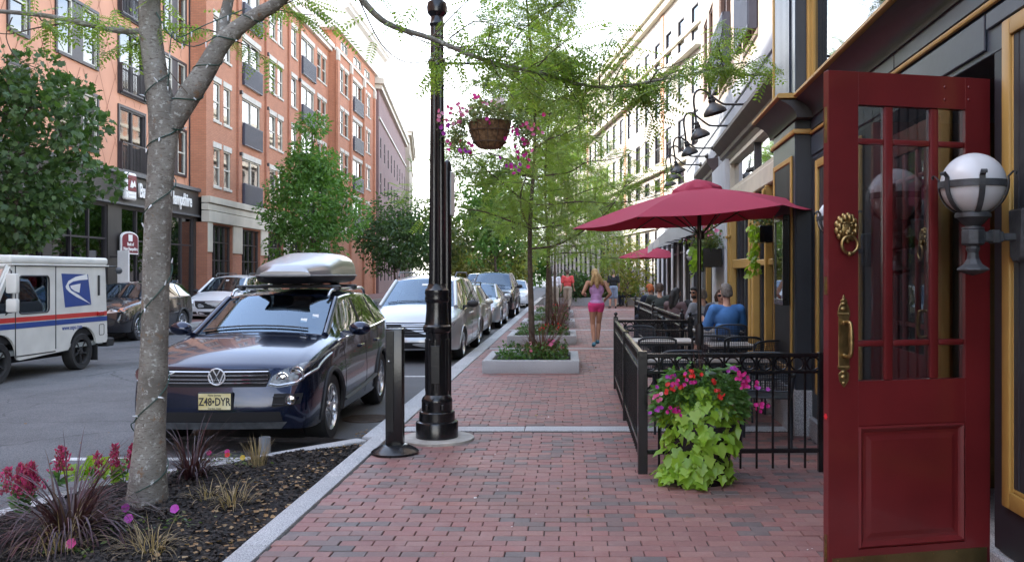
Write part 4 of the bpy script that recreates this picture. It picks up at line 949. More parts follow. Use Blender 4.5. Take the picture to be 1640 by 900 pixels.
def car_shell(sp):
    """cage of half sections -> subdivided body; returns finished meshes by region and a BVH of the outside"""
    Wd = sp['W']; st = sp['st']; n = len(st); bm = bmesh.new(); G = {}
    cr = bm.edges.layers.float.new('crease_edge')
    XF = [1, sp.get('x5', .6)]
    for i, s_ in enumerate(st):
        y, kw, z0, zs, yu, x4, z4, z6 = s_[:8]
        zm = z0+(zs-z0)*.52
        ws = Wd*kw
        ring = [(ws*.955, y, z0), (ws*.99, y, z0+(zs-z0)*.22), (ws*1.0, y, zm), (ws*sp.get('shw', .945), y+(yu-y)*.15, zs),
                (x4, yu, z4), (x4*.55, yu-sp.get('bow', .05)*(1 if i <= n//2 else -1), z4+(z6-z4)*.75), (0, yu-sp.get('bow', .05)*1.4*(1 if i <= n//2 else -1), z6)]
        for j, p in enumerate(ring):
            G[i, j, 1] = bm.verts.new(p)
            G[i, j, -1] = G[i, j, 1] if j == 6 else bm.verts.new((-p[0], p[1], p[2]))
    reg = sp['glass']      # (i0,i1): windshield span, rear span, side span
    ws_i, rw_i, sd = reg
    def face(vs, m):
        try:
            f = bm.faces.new(vs); f.material_index = m; f.smooth = True
        except ValueError: pass
    for i in range(n-1):
        for j in range(6):
            m = 0
            if j >= 4 and i == ws_i: m = 1
            elif j >= 4 and i == rw_i: m = 2
            elif j == 3 and sd[0] <= i < sd[1]: m = 3
            for s_ in (1, -1): face([G[i,j,s_], G[i,j+1,s_], G[i+1,j+1,s_], G[i+1,j,s_]][::s_], m)
    # front and rear caps
    for end, yy in ((0, sp['nose']), (n-1, sp['tail'])):
        cols = {}
        for k in range(4):
            for j in (4, 5, 6):
                f_ = {4: st[end][5]/ (Wd*st[end][1]), 5: .55*st[end][5]/(Wd*st[end][1]), 6: 0}[j]
                if k == 3: cols[k, j, 1] = G[end, j, 1]; cols[k, j, -1] = G[end, j, -1]
                else:
                    z = G[end, k, 1].co.z; x = G[end, k, 1].co.x*f_
                    y = yy[k][0] if j == 6 else (yy[k][0]*.8+yy[k][1]*.2 if j == 5 else yy[k][0]*.35+yy[k][1]*.65)
                    cols[k, j, 1] = bm.verts.new((x, y, z)); cols[k, j, -1] = cols[k, j, 1] if j == 6 else bm.verts.new((-x, y, z))
        for k in range(3):
            for s_ in (1, -1):
                q = [G[end,k,s_], cols[k,4,s_], cols[k+1,4,s_], G[end,k+1,s_]]
                face(q[::s_*(1 if end == 0 else -1)], 0)
                for j in (4, 5):
                    q = [cols[k,j,s_], cols[k,j+1,s_], cols[k+1,j+1,s_], cols[k+1,j,s_]]
                    face(q[::s_*(1 if end == 0 else -1)], 0)
        for s_ in (1, -1):      # small corner triangle between side shoulder and upper edge
            face([G[end,3,s_], cols[2,4,s_], G[end,4,s_]][::s_*(1 if end == 0 else -1)], 0)
    # the row k=2->3 quads above share the shoulder ring; remove doubles
    bmesh.ops.remove_doubles(bm, verts=bm.verts, dist=1e-4)
    for e in bm.edges:
        ms = {f.material_index for f in e.link_faces}
        if len(ms) > 1: e[cr] = sp.get('gcrease', .85)
    for (i, j, i2, j2, c) in sp.get('crease', []):
        for s_ in (1, -1):
            e = bm.edges.get((G[i,j,s_], G[i2,j2,s_]))
            if e: e[cr] = c
    for i in range(n-1):
        for s_ in (1, -1):
            e = bm.edges.get((G[i,3,s_], G[i+1,3,s_]))
            if e and e[cr] < .35: e[cr] = .35
            e = bm.edges.get((G[i,0,s_], G[i+1,0,s_]))
            if e: e[cr] = 1
    bmesh.ops.recalc_face_normals(bm, faces=bm.faces)
    me = bpy.data.meshes.new('cage'); bm.to_mesh(me); bm.free()
    o = bpy.data.objects.new('cage', me); COL.objects.link(o)
    md = o.modifiers.new('s', 'SUBSURF'); md.levels = md.render_levels = sp.get('lev', 4); md.boundary_smooth = 'PRESERVE_CORNERS'
    dg = bpy.context.evaluated_depsgraph_get(); dg.update()
    sm = bpy.data.meshes.new_from_object(o.evaluated_get(dg)); bpy.data.objects.remove(o); bpy.data.meshes.remove(me)
    bm = bmesh.new(); bm.from_mesh(sm); bpy.data.meshes.remove(sm)
    mxx = max(abs(v.co.x) for v in bm.verts); mny = min(v.co.y for v in bm.verts); mxy = max(v.co.y for v in bm.verts)
    for v in bm.verts:
        v.co.x *= Wd/mxx
        v.co.y += (-mny if v.co.y < 1 else -mny*max(0, (2-v.co.y)))
    bvh = BVHTree.FromBMesh(bm)
    # wheel arches: drop faces inside the circle, pull the rim onto it
    Ra = sp['Ra']; zc = sp['Rw']; kill = []
    for f in bm.faces:
        c = f.calc_center_median()
        if abs(c.x) > Wd*.55:
            for yc in sp['ax']:
                if (c.y-yc)**2+(c.z-zc)**2 < Ra*Ra: kill.append(f); break
    bmesh.ops.delete(bm, geom=kill, context='FACES')
    for v in bm.verts:
        if abs(v.co.x) > Wd*.55 and v.is_boundary:
            for yc in sp['ax']:
                d = sqrt((v.co.y-yc)**2+(v.co.z-zc)**2)
                if d < Ra*1.22 and d > 1e-3 and v.co.z > .2:
                    k = Ra/d; v.co.y = yc+(v.co.y-yc)*k; v.co.z = zc+(v.co.z-zc)*k
    out = {}
    for m in range(4):
        b2 = bm.copy()
        bmesh.ops.delete(b2, geom=[f for f in b2.faces if f.material_index != m], context='FACES')
        if m == 0:
            for f in b2.faces: f.smooth = True
        for f in b2.faces: f.material_index = 0
        me = bpy.data.meshes.new('m'); b2.to_mesh(me); b2.free(); out[m] = me
    bm.free()
    return out, bvh
def patch(bvh, poly, axis, off=.004, thick=.012, sub=3, x0=0, sgn=1):
    """solid patch laid on the body: poly is (x,z) seen from the front/rear or (y,z) seen from a side"""
    bm = bmesh.new()
    def P3(a, b): return Vector((a, -9 if axis == 'F' else 9, b)) if axis in 'FB' else Vector((9*sgn, a, b))
    bm.faces.new([bm.verts.new((a, b, 0)) for a, b in poly])
    bmesh.ops.triangulate(bm, faces=bm.faces)
    for _ in range(sub+2): 
        es = [e for e in bm.edges if e.calc_length() > .045]
        if es: bmesh.ops.subdivide_edges(bm, edges=es, cuts=1)
    bmesh.ops.triangulate(bm, faces=bm.faces)
    d = {'F': Vector((0,1,0)), 'B': Vector((0,-1,0)), 'S': Vector((-sgn,0,0))}[axis]
    last = None; miss = []
    for v in bm.verts:
        h = bvh.ray_cast(P3(v.co.x, v.co.y), d)
        if h[0] is None: miss.append(v); continue
        last = h[0]; v.co = h[0]-d*off
    for v in miss:
        h = bvh.find_nearest(P3(v.co.x, v.co.y)+d*9); v.co = h[0]-d*off
    r = bmesh.ops.extrude_face_region(bm, geom=list(bm.faces))
    for g in r['geom']:
        if isinstance(g, bmesh.types.BMVert): g.co += d*(thick+off)
    bmesh.ops.recalc_face_normals(bm, faces=bm.faces)
    me = bpy.data.meshes.new('p'); bm.to_mesh(me); bm.free()
    return me
def put(name, me, mt, parent, smooth=40):
    me.name = name; me.materials.append(mt)
    if smooth: me.shade_smooth(); me.set_sharp_from_angle(angle=radians(smooth))
    return link(name, me, parent)
WHEELS = {}
def wheel_meshes(Rw, wd, spokes, style):
    k = (Rw, wd, spokes, style)
    if k in WHEELS: return WHEELS[k]
    rr_ = Rw*.70
    AX = Matrix.Rotation(pi/2, 4, 'Y')
    ty = MB().lathe([(rr_,-wd/2+.01),(Rw*.93,-wd/2),(Rw*.985,-wd/2+.02),(Rw,-wd/2+.045),(Rw,wd/2-.045),(Rw*.985,wd/2-.02),(Rw*.93,wd/2),(rr_,wd/2-.01),(rr_*.97,wd/2-.03),(rr_*.97,-wd/2+.03),(rr_,-wd/2+.01)], 36, AX, cap=False)
    tr = finish(ty.mesh('tyre'), m_rubber, 35)
    b = MB().lathe([(rr_*1.0,wd/2-.012),(rr_*.97,wd/2-.005),(rr_*.93,wd/2-.02),(rr_*.9,wd/2-.06),(rr_*.88,-wd/2+.03),(rr_*.96,-wd/2+.03),(rr_*1.0,wd/2-.012)], 36, AX, cap=False)
    b.lathe([(0,wd/2-.015),(.05,wd/2-.018),(.065,wd/2-.035),(.07,wd/2-.06),(0,wd/2-.07)], 18, AX)
    for i in range(spokes):
        a = 2*pi*i/spokes; w0, w1 = (.022,.034) if style == 'split' else (.03,.04)
        offs = (-.5, .5) if style == 'split' else (0,)
        for o_ in offs:
            p = []
            for (r_, ww, zz) in ((.045, w0, wd/2-.03), (rr_*.92, w1*.8, wd/2-.022)):
                for sx in (-1, 1): p.append((r_, o_*(.03+ .085*(r_/rr_))+sx*ww*.5, zz)); 
                for sx in (-1, 1): p.append((r_, o_*(.03+.085*(r_/rr_))+sx*ww*.5, zz-.03))
            M = AX @ Matrix.Rotation(a, 4, 'Z')
            b.add(p, [(0,1,5,4),(2,6,7,3),(0,4,6,2),(1,3,7,5),(0,2,3,1),(4,5,7,6)], 0, M)
    rim = finish(b.mesh('rim'), m_alloy if style != 'steel' else m_rubber, 35)
    hub = finish(MB().lathe([(0,-wd*.3),(rr_*.85,-wd*.3),(rr_*.85,-wd*.05),(rr_*.6,wd*.02),(0,wd*.02)], 24, AX).mesh('brake_disc'), m_cavity, 35)
    WHEELS[k] = (tr, rim, hub); return WHEELS[k]
def wheels(root, sp, style='five', spokes=5):
    for yc in sp['ax']:
        for s_ in (1, -1):
            tr, rim, hub = wheel_meshes(sp['Rw'], sp.get('tw', .22), spokes, style)
            wh = bpy.data.objects.new('wheel', tr); COL.objects.link(wh); wh.parent = root
            wh.location = (s_*(sp['W']-.02-sp.get('tw', .22)/2), yc, sp['Rw']); wh.rotation_euler = (R.uniform(0, 3), 0, 0 if s_ > 0 else pi)
            inst('rim', rim, wh); inst('brake_disc', hub, wh)
def ell(cx, cz, rx, rz, n=16, rot=0): return [(cx+rx*cos(2*pi*i/n)*cos(rot)-rz*sin(2*pi*i/n)*sin(rot), cz+rx*cos(2*pi*i/n)*sin(rot)+rz*sin(2*pi*i/n)*cos(rot)) for i in range(n)]
def mir(poly): return [(-x, z) for x, z in reversed(poly)]
def line_on(bvh, pts, side, r=.004, off=0, n=10):
    """thin cord following the body side through (y,z) points: gaps and trims"""
    P = []
    for (a, b), (c, d) in zip(pts, pts[1:]):
        for i in range(n):
            t = i/n; P.append((a+(c-a)*t, b+(d-b)*t))
    P.append(pts[-1]); out = []
    for y, z in P:
        h = bvh.ray_cast(Vector((9*side, y, z)), Vector((-side, 0, 0)))
        if h[0] is not None: out.append(h[0]+Vector((side*off, 0, 0)))
    return out
def car(name, label, cat, loc, rz, sp, pm, group=None, interior=True, glassm=None):
    t = T(name, label, cat, loc, rz, group); gm = glassm or m_carglass
    key = sp['key']
    if 'cache' not in sp: sp['cache'] = car_shell(sp)
    parts, bvh = sp['cache']
    def cp(i): return parts[i].copy()
    body = put('body', cp(0), pm, t, 60)
    put('windshield', cp(1), gm, t, 60); put('rear_window', cp(2), sp.get('rg', m_cardark), t, 60); put('side_windows', cp(3), sp.get('sg', m_cardark), t, 60)
    st = sp['st']; Wd = sp['W']; ax = sp['ax']; L_ = st[-1][0]+.1
    und = MB()
    zb = st[2][2]
    und.box(-Wd*.70, Wd*.70, ax[0]-.45, ax[1]+.5, zb-.03, zb+.28)
    for yc in ax: und.box(-Wd*.62, Wd*.62, yc-.40, yc+.40, zb+.281, zb+.48)
    und.box(-Wd*.9, Wd*.9, ax[0]+sp['Ra']+.02, ax[1]-sp['Ra']-.02, zb-.031, zb+.05)
    O('underbody', und, m_cavity, t, smooth=0)
    arch = MB()
    for yc in ax:
        for s_ in (1, -1):
            pts = []
            for k in range(19):
                a = -.18+(pi+.36)*k/18; y, z = yc+cos(a)*sp['Ra'], sp['Rw']+sin(a)*sp['Ra']
                h = bvh.ray_cast(Vector((9*s_, yc+cos(a)*(sp['Ra']+.03), max(z, st[2][2]+.03)+sin(a)*.03)), Vector((-s_,0,0)))
                if h[0] is not None: pts.append((h[0].x+s_*.002, y, z))
            if len(pts) > 3: arch.tube(pts, sp.get('archr', .018), 6)
    O('arch_lips', arch, sp.get('archm', pm), t)
    # interior
    if interior:
        yw = st[sp['glass'][0]]
        it = MB().box(-Wd*.86, Wd*.86, yw[4]-.15, yw[4]+.45, yw[6]-.45, yw[6]-.10)
        O('dashboard', it, m_darkplastic, t, bevel=.06, seg=2)
        for sx in (-1, 1):
            for yy in (yw[4]+1.15, yw[4]+2.05):
                O('seat', MB().box(sx*.38-.25, sx*.38+.25, yy-.5, yy, yw[6]-.55, yw[6]-.38).box(sx*.38-.24, sx*.38+.24, yy-.05, yy+.12, yw[6]-.38, yw[6]+.22).box(sx*.38-.13, sx*.38+.13, yy, yy+.1, yw[6]+.25, yw[6]+.42), m_seat, t, bevel=.05, seg=2)
        O('steering_wheel', MB().tube([(-.0+.38+.19*cos(a), yw[4]+.55+.08*sin(a), yw[6]-.1+.17*sin(a)) for a in [2*pi*i/20 for i in range(20)]], .015, 6, closed=True), m_darkplastic, t)
        O('rear_view_mirror', MB().box(-.12,.12,yw[4]+.62,yw[4]+.65,st[sp['glass'][0]+1][6]-.17,st[sp['glass'][0]+1][6]-.10), m_darkplastic, t, bevel=.015)
    # door gaps and handles, both sides
    for s_ in (1, -1):
        gp = MB()
        for y in sp.get('gaps', []):
            q = line_on(bvh, [(y, zb+.06), (y+.02, zb+.4), (y+.03, st[3][3]-.03)], s_, off=-.002)
            if len(q) > 3: gp.tube(q, .005, 5)
        O('door_gaps', gp, m_cavity, t)
        for y in sp.get('handles', []):
            z = st[3][3]-sp.get('hdz', .13); h = bvh.ray_cast(Vector((9*s_, y, z)), Vector((-s_,0,0)))
            if h[0] is not None: O('door_handle', MB().box(-.012,.03,-.1,.1,-.018,.018, Matrix.Translation(h[0]) @ Matrix.Diagonal((s_,1,1,1))), sp.get('hm', pm), t, bevel=.01)
        y, z = sp['mir']; h = bvh.ray_cast(Vector((9*s_, y+.1, z)), Vector((-s_,0,0))); x = (h[0].x if h[0] is not None else s_*Wd*.93)
        mr = MB().ball((x+s_*.17, y, z+.07), .1, 14, 9, (1.25,.75,.78)); mr.box(x-s_*.03, x+s_*.1, y-.025, y+.03, z-.01, z+.045)
        O('side_mirror', mr, sp.get('mm', pm), t, bevel=0, smooth=50)
    # bright line round the side glass
    if sp.get('brightline'):
        for s_ in (1, -1):
            i0, i1 = sp['glass'][2]
            lo = [(st[i][0]+(st[i][4]-st[i][0])*.15, st[i][3]+.002) for i in range(i0, i1+1)]
            q = line_on(bvh, lo, s_, off=.002)
            if len(q) > 4: O('window_trim', MB().tube(q, .010, 6), m_chrome, t)
    # pillars stand just proud of the glass
    pl = MB(); i0, i1 = sp['glass'][2]
    def edge(y, z0, z1, s_, y2=None):
        y2 = y if y2 is None else y2
        return line_on(bvh, [(y, z0), (y2, z1)], s_, off=-.004, n=8)
    for s_ in (1, -1):
        for y, y2 in sp.get('pillars', []):
            q = edge(y, st[3][3]+.01, st[4][6]-.015, s_, y2)
            if len(q) > 3: pl.tube(q, .03, 8, flat=.4)
    if pl.v: O('door_pillars', pl, m_darkplastic, t)
    # A pillars
    ap = MB()
    a, b = st[sp['glass'][0]], st[sp['glass'][0]+1]
    for s_ in (1, -1):
        P = []
        for k in range(13):
            f = k/12; y = a[4]+(b[4]-a[4])*f; z = a[6]+(b[6]-a[6])*f; x = a[5]+(b[5]-a[5])*f
            h = bvh.find_nearest(Vector((x*s_, y, z))); P.append(h[0])
        O('front_pillar', MB().tube(P, [sp.get('apr', .04)]*13, 8), pm, t, smooth=60)
    wp = MB(); zc = a[6]
    for x0, x1 in ((-.10,.52),(-.62,-.06)):
        P = []
        for k in range(9):
            x = x0+(x1-x0)*k/8; h = bvh.find_nearest(Vector((x, a[4]+.07, zc+.06)))
            P.append(h[0]+Vector((0,-.018,.012)))
        O('wiper', MB().tube(P, .009, 5), m_darkplastic, t)
    wheels(t, sp, sp.get('ws', 'five'), sp.get('spokes', 5))
    return t, bvh
def headlight(t, bvh, poly, bulbs, amber=None, inner=m_chrome, trim=False):
    for mr_ in (0, 1):
        pg = mir(poly) if mr_ else poly
        h = put('headlight', patch(bvh, pg, 'F', .004, .03), sp_lamp, t)
        for cx, cz, r in bulbs:
            cx = -cx if mr_ else cx
            q = bvh.ray_cast(Vector((cx, -9, cz)), Vector((0,1,0)))
            if q[0] is not None:
                M = Matrix.Translation(q[0]+Vector((0,-.004,0))) @ Matrix.Rotation(math.atan2(q[1].x, -q[1].y)*.8, 4, 'Z') @ Matrix.Rotation(pi/2, 4, 'X')
                O('reflector', MB().lathe([(r,-.01),(r*.99,.005),(r*.90,.006),(r*.8,.001),(r*.5,-.004),(r*.45,.003),(0,.005)], 20, M), m_chrome, h)
        if trim:
            P = []
            lo = poly[4:]+poly[:1]
            for (xa, za), (xb, zb) in zip(lo, lo[1:]):
                for k in range(5):
                    x, z = xa+(xb-xa)*k/5, za+(zb-za)*k/5+.022
                    q = bvh.ray_cast(Vector((-x if mr_ else x, -9, z)), Vector((0,1,0)))
                    if q[0] is not None: P.append(q[0]+Vector((0,-.006,0)))
            O('lamp_trim', MB().tube(P, .013, 6), m_alloy, h)
        if amber: put('indicator', patch(bvh, mir(amber) if mr_ else amber, 'F', .009, .01, 2), m_amber, h)
sp_lamp = mat('lamp_housing', (.13,.135,.14), .32, .5, var=.5, vs=30)
sp_lampc = mat('clear_lamp', (.55,.57,.58), .1, .5, var=.25, vs=14, coat=1)
ROAD = -.14
# ---- dark blue SUV with the roof box
SUV = dict(key='suv', W=.905, Rw=.352, Ra=.40, ax=(.90, 3.50), tw=.235, glass=(3, 8, (3, 8)),
  st=[(.10,.93,.26,.80,.13,.70,.845,.87), (.32,.985,.24,.905,.38,.70,.955,.985), (.86,1.0,.24,.985,.86,.70,1.04,1.065), (1.34,1.0,.25,1.02,1.24,.715,1.075,1.12),
      (1.98,1.0,.25,1.045,2.05,.63,1.46,1.51), (2.55,1.0,.25,1.06,2.58,.655,1.51,1.56), (3.25,1.0,.25,1.08,3.25,.65,1.505,1.57), (3.85,.985,.26,1.10,3.82,.62,1.475,1.545), (4.2,.955,.28,1.11,4.10,.60,1.44,1.51), (4.36,.90,.32,1.0,4.33,.64,1.10,1.12)],
  nose=[(.03,.10),(-.02,.06),(-.01,.06),(.08,.10)], tail=[(4.42,4.33),(4.45,4.35),(4.43,4.35),(4.36,4.33)],
  gaps=(1.42,2.5,3.28), handles=(2.28,3.22), mir=(1.62,1.06), brightline=True, pillars=((2.5,2.56),(3.35,3.38)), archm=m_darkplastic, archr=.03, ws='split', spokes=7, sg=m_cardark,
  crease=[(0,4,0,5,.5),(0,5,0,6,.5)]+[(i,4,i+1,4,.45) for i in range(0,3)])
m_blue = paint('dark_blue_paint', (.006,.012,.036), .6, .2, .7)
blue, bv_ = car('suv', 'dark blue SUV with silver roof box parked nearest by the tree', 'car', (-3.36, 8.33, ROAD), radians(1.0), SUV, m_blue)
headlight(blue, bv_, [(.475,.675),(.515,.765),(.62,.83),(.76,.88),(.868,.89),(.86,.78),(.75,.685),(.58,.655)], [(.605,.745,.058),(.74,.785,.07)], trim=True)
gr = put('grille', patch(bv_, [(-.46,.665),(.46,.665),(.50,.77),(.47,.83),(-.47,.83),(-.50,.77)], 'F', .003, .02), m_cavity, blue)
for z in (.72, .79):
    b = MB()
    for dz in (-.016,.016):
        P = [bv_.ray_cast(Vector((-.475+.95*k/16, -9, z+dz)), Vector((0,1,0)))[0]+Vector((0,-.012,0)) for k in range(17)]; b.tube(P, .0085, 6)
    O('chrome_bar', b, m_chrome, gr)
def emblem(t, bvh, z, r):
    q = bvh.ray_cast(Vector((0, -9, z)), Vector((0,1,0)))[0]
    M = Matrix.Translation(q+Vector((0,-.02,0))) @ Matrix.Rotation(pi/2, 4, 'X')
    e = O('emblem', MB().lathe([(0,-.004),(r,-.004),(r,.004),(0,.004)], 28, M), m_darkplastic, t)
    b = MB().tube([(r*.93*cos(a), r*.93*sin(a), .008) for a in [2*pi*i/32 for i in range(32)]], r*.085, 6, closed=True, M=M)
    def stroke(P): b.tube([(x*r, y*r, .009) for x, y in P], r*.085, 5, M=M)
    stroke([(-.40,.78),(0,.08),(.40,.78)])                       # upper V
    stroke([(-.80,.40),(-.36,-.72),(0,.0),(.36,-.72),(.80,.40)])  # lower W
    O('emblem_mark', b, mat('bright_emblem', (.75,.76,.78), .3, .3, var=.03), e)
emblem(blue, bv_, .765, .083)
put('lower_intake', patch(bv_, [(-.62,.335),(.62,.335),(.60,.43),(-.60,.43)], 'F', .003, .02), m_cavity, blue)
put('skid_plate', patch(bv_, [(-.60,.262),(.60,.262),(.66,.33),(-.66,.33)], 'F', .006, .02), m_greyiron, blue)
for mr_ in (0, 1):
    pg = [(.52,.47),(.78,.50),(.80,.60),(.54,.60)]
    fl = put('fog_lamp_recess', patch(bv_, mir(pg) if mr_ else pg, 'F', .003, .015), m_cavity, blue)
    x = -.70 if mr_ else .70; q = bv_.ray_cast(Vector((x,-9,.545)), Vector((0,1,0)))[0]
    O('fog_lamp', MB().lathe([(.052,0),(.052,.014),(.04,.014),(.036,.004),(0,.01)], 18, Matrix.Translation(q+Vector((0,-.006,0))) @ Matrix.Rotation(pi/2,4,'X')), m_chrome, fl)
    for z in (.50,.57): O('slat', MB().tube([bv_.ray_cast(Vector(((-1 if mr_ else 1)*(.53+.1*k/4),-9,z)), Vector((0,1,0)))[0]+Vector((0,-.008,0)) for k in range(5)], .006, 5), m_darkplastic, fl)
def plate(t, bvh, z, txt, mt, sub=None, x=0):
    q = bvh.ray_cast(Vector((x,-9,z)), Vector((0,1,0)))[0]; y = q.y-.03
    p = O('licence_plate', MB().box(x-.165,x+.165,y,y+.04,z-.088,z+.088), m_darkplastic, t, bevel=.01)
    O('plate_face', MB().box(x-.152,x+.152,y-.004,y-.0005,z-.076,z+.076), mt, p, smooth=0)
    text('plate_number', txt, .105, m_ink, p, Matrix.Translation((x, y-.006, z-.004)) @ FRONT, .002, .72, .002)
    if sub:
        text('plate_state', sub[0], .03, m_ink, p, Matrix.Translation((x, y-.006, z+.06)) @ FRONT, .002, .9)
        text('plate_motto', sub[1], .026, m_ink, p, Matrix.Translation((x, y-.006, z-.064)) @ FRONT, .002, .9)
plate(blue, bv_, .535, 'Z48\u2022DYR', m_plate, ('New Jersey', 'Garden State'))
for s_ in (1, -1):
    q = line_on(bv_, [(1.40,.36),(2.4,.40),(3.05,.45)], s_, off=.004)
    O('side_moulding', MB().tube(q, .035, 8, flat=.5), m_greyiron, blue)
    O('side_marker', MB().ball((s_*.845,.42,.62), .028, 8, 5, (.5,.8,2.2)), m_amber, blue)
    zr = bv_.ray_cast(Vector((s_*.56, 2.7, 3)), Vector((0,0,-1)))[0].z
    rl = O('roof_rail', MB().tube(smoothpts([(s_*.565,1.98,zr-.03),(s_*.57,2.08,zr+.03),(s_*.575,2.4,zr+.045),(s_*.58,3.2,zr+.045),(s_*.575,3.75,zr+.04),(s_*.57,3.9,zr-.03)]), .019, 8), m_alloy, blue)
    for y in (2.3, 3.15): O('clamp', MB().box(s_*.58-.05,s_*.58+.05,y-.05,y+.05,zr+.03,zr+.095), m_darkplastic, rl, bevel=.012)
for y in (2.3, 3.15): O('crossbar', MB().tube([(-.62,y,zr+.08),(.62,y,zr+.08)], .018, 8), m_darkplastic, blue)
for x, z in ((.42,1.23),(.52,1.27)):
    q = bv_.ray_cast(Vector((x,-9,z)), Vector((0,1,0)))[0]
    O('inspection_sticker', MB().box(-.035,.035,-.002,.0,-.025,.025, Matrix.Translation(q+Vector((0,-.004,0))) @ Matrix.Rotation(radians(-38),4,'X')), m_platew, blue, smooth=0)
# roof box: a separate thing carried on the bars
m_silver = paint('silver_box', (.26,.26,.265), .6, .32, .3)
zt = ROAD+zr+.105
bx = T('roof_box', 'silver streamlined roof box strapped on top of the dark blue SUV', 'roof box', (-3.33, 8.33+1.95, zt), radians(1.5))
def boxshell(lid):
    b = MB(); nY, nA = 20, 14; vs = []
    for i in range(nY+1):
        t_ = i/nY; y = 2.0*t_
        wv = .45*min(1, (t_/.16)**.5 if t_ < .16 else 1)*(1 if t_ < .85 else 1-.25*((t_-.85)/.15)**2)
        hv = .30*min(1, .30+.70*min(1, t_/.55)**.8)*(1 if t_ < .82 else 1-.42*((t_-.82)/.18)**1.7) if lid else .105*min(1, (.2+t_/.1) if t_ < .08 else 1)
        if i == 0: wv = .30; hv *= .6
        for k in range(nA+1):
            a = pi*k/nA; ca, sa = cos(a), sin(a)
            x = wv*math.copysign(abs(ca)**.55, ca); z = hv*abs(sa)**.62
            vs.append((x, y, z if lid else -z*.9))
    f = [(i*(nA+1)+k, i*(nA+1)+k+1, (i+1)*(nA+1)+k+1, (i+1)*(nA+1)+k) for i in range(nY) for k in range(nA)]
    f += [tuple(k for k in range(nA+1)), tuple(nY*(nA+1)+k for k in range(nA+1))]
    return b.add(vs, f)
O('lid', boxshell(True), m_silver, bx, smooth=50, loc=(0,0,.105)); O('tray', boxshell(False), m_darkplastic, bx, smooth=50, loc=(0,0,.10))
rim_ = [(.457*min(1,(t_/.16)**.5 if t_ < .16 else 1)*(1 if t_ < .85 else 1-.25*((t_-.85)/.15)**2), 2.0*t_, .108) for t_ in [i/20 for i in range(1, 21)]]
rim_ = [(.30,0,.108)]+rim_
O('seam', MB().tube(rim_+[(-x,y,z) for x,y,z in reversed(rim_)], .013, 6, closed=True), mat('seam_grey', (.2,.2,.2), .5), bx)
for x_ in (-.3,.2):
    for y_ in (.5,1.35): O('foot', MB().box(x_,x_+.1,y_,y_+.1,-.04,.02), m_darkplastic, bx, bevel=.01)

# ---- other parked cars
VAN = dict(key='van', W=.98, Rw=.33, Ra=.375, ax=(.98, 4.05), tw=.215, glass=(2, 7, (2, 7)),
  st=[(.18,.84,.27,.80,.28,.62,.86,.88), (.55,.965,.24,.92,.62,.66,.99,1.02), (1.10,1.0,.24,1.0,1.02,.78,1.07,1.13), (1.85,1.0,.24,1.04,2.0,.64,1.60,1.67), (2.6,1.0,.24,1.05,2.65,.68,1.68,1.75), (3.5,1.0,.24,1.06,3.5,.68,1.67,1.75), (4.3,.99,.25,1.07,4.3,.67,1.65,1.74), (4.85,.96,.27,1.08,4.75,.65,1.62,1.70), (5.02,.92,.32,1.0,4.98,.68,1.08,1.1)],
  nose=[(.05,.25),(.0,.2),(.04,.2),(.2,.22)], tail=[(5.1,5.0),(5.12,5.0),(5.1,5.0),(5.02,5.0)],
  gaps=(1.35,2.4,3.5), handles=(2.2,2.6), mir=(1.5,1.06), pillars=((2.42,2.46),(3.5,3.52)), rg=m_cardark, mm=m_darkplastic, apr=.05,
  crease=[(i,4,i+1,4,.3) for i in range(0,2)])
WAG = dict(key='wag', W=.87, Rw=.325, Ra=.365, ax=(.88, 3.53), tw=.20, glass=(3, 7, (3, 7)),
  st=[(.10,.88,.26,.72,.14,.66,.80,.815), (.40,.96,.24,.83,.44,.68,.885,.90), (.9,1.0,.24,.875,.9,.69,.925,.945), (1.42,1.0,.24,.92,1.34,.70,.965,.99), (2.1,1.0,.24,.95,2.16,.56,1.41,1.46), (2.8,1.0,.24,.97,2.8,.58,1.44,1.49), (3.6,.995,.25,.99,3.6,.57,1.43,1.485), (4.3,.965,.27,1.0,4.2,.54,1.38,1.44), (4.62,.91,.32,.92,4.58,.6,.98,1.0)],
  nose=[(.04,.16),(-.01,.14),(.0,.13),(.08,.12)], tail=[(4.68,4.6),(4.7,4.6),(4.68,4.6),(4.62,4.6)],
  gaps=(1.5,2.55,3.4), handles=(2.35,3.3), mir=(1.72,.95), pillars=((2.58,2.62),(3.5,3.5)), archm=mat('tan_cladding', (.22,.19,.15), .5, var=.08), archr=.028)
SED = dict(key='sed', W=.89, Rw=.325, Ra=.365, ax=(.92, 3.60), tw=.2, glass=(3, 6, (3, 6)),
  st=[(.12,.86,.24,.68,.18,.62,.75,.77), (.42,.96,.22,.80,.46,.66,.86,.885), (.92,1.0,.22,.86,.92,.68,.92,.945), (1.45,1.0,.22,.92,1.34,.70,.965,1.0), (2.2,1.0,.22,.95,2.3,.54,1.40,1.45), (3.0,1.0,.22,.97,3.0,.55,1.42,1.47), (3.75,.99,.24,.99,3.62,.53,1.36,1.41), (4.2,.97,.26,1.0,4.2,.62,1.04,1.06), (4.66,.9,.32,.94,4.62,.62,1.0,1.01)],
  nose=[(.05,.2),(.0,.16),(.02,.15),(.12,.15)], tail=[(4.74,4.64),(4.76,4.65),(4.74,4.65),(4.66,4.64)],
  gaps=(1.5,2.6,3.45), handles=(2.4,3.3), mir=(1.7,.95), pillars=((2.62,2.66),))
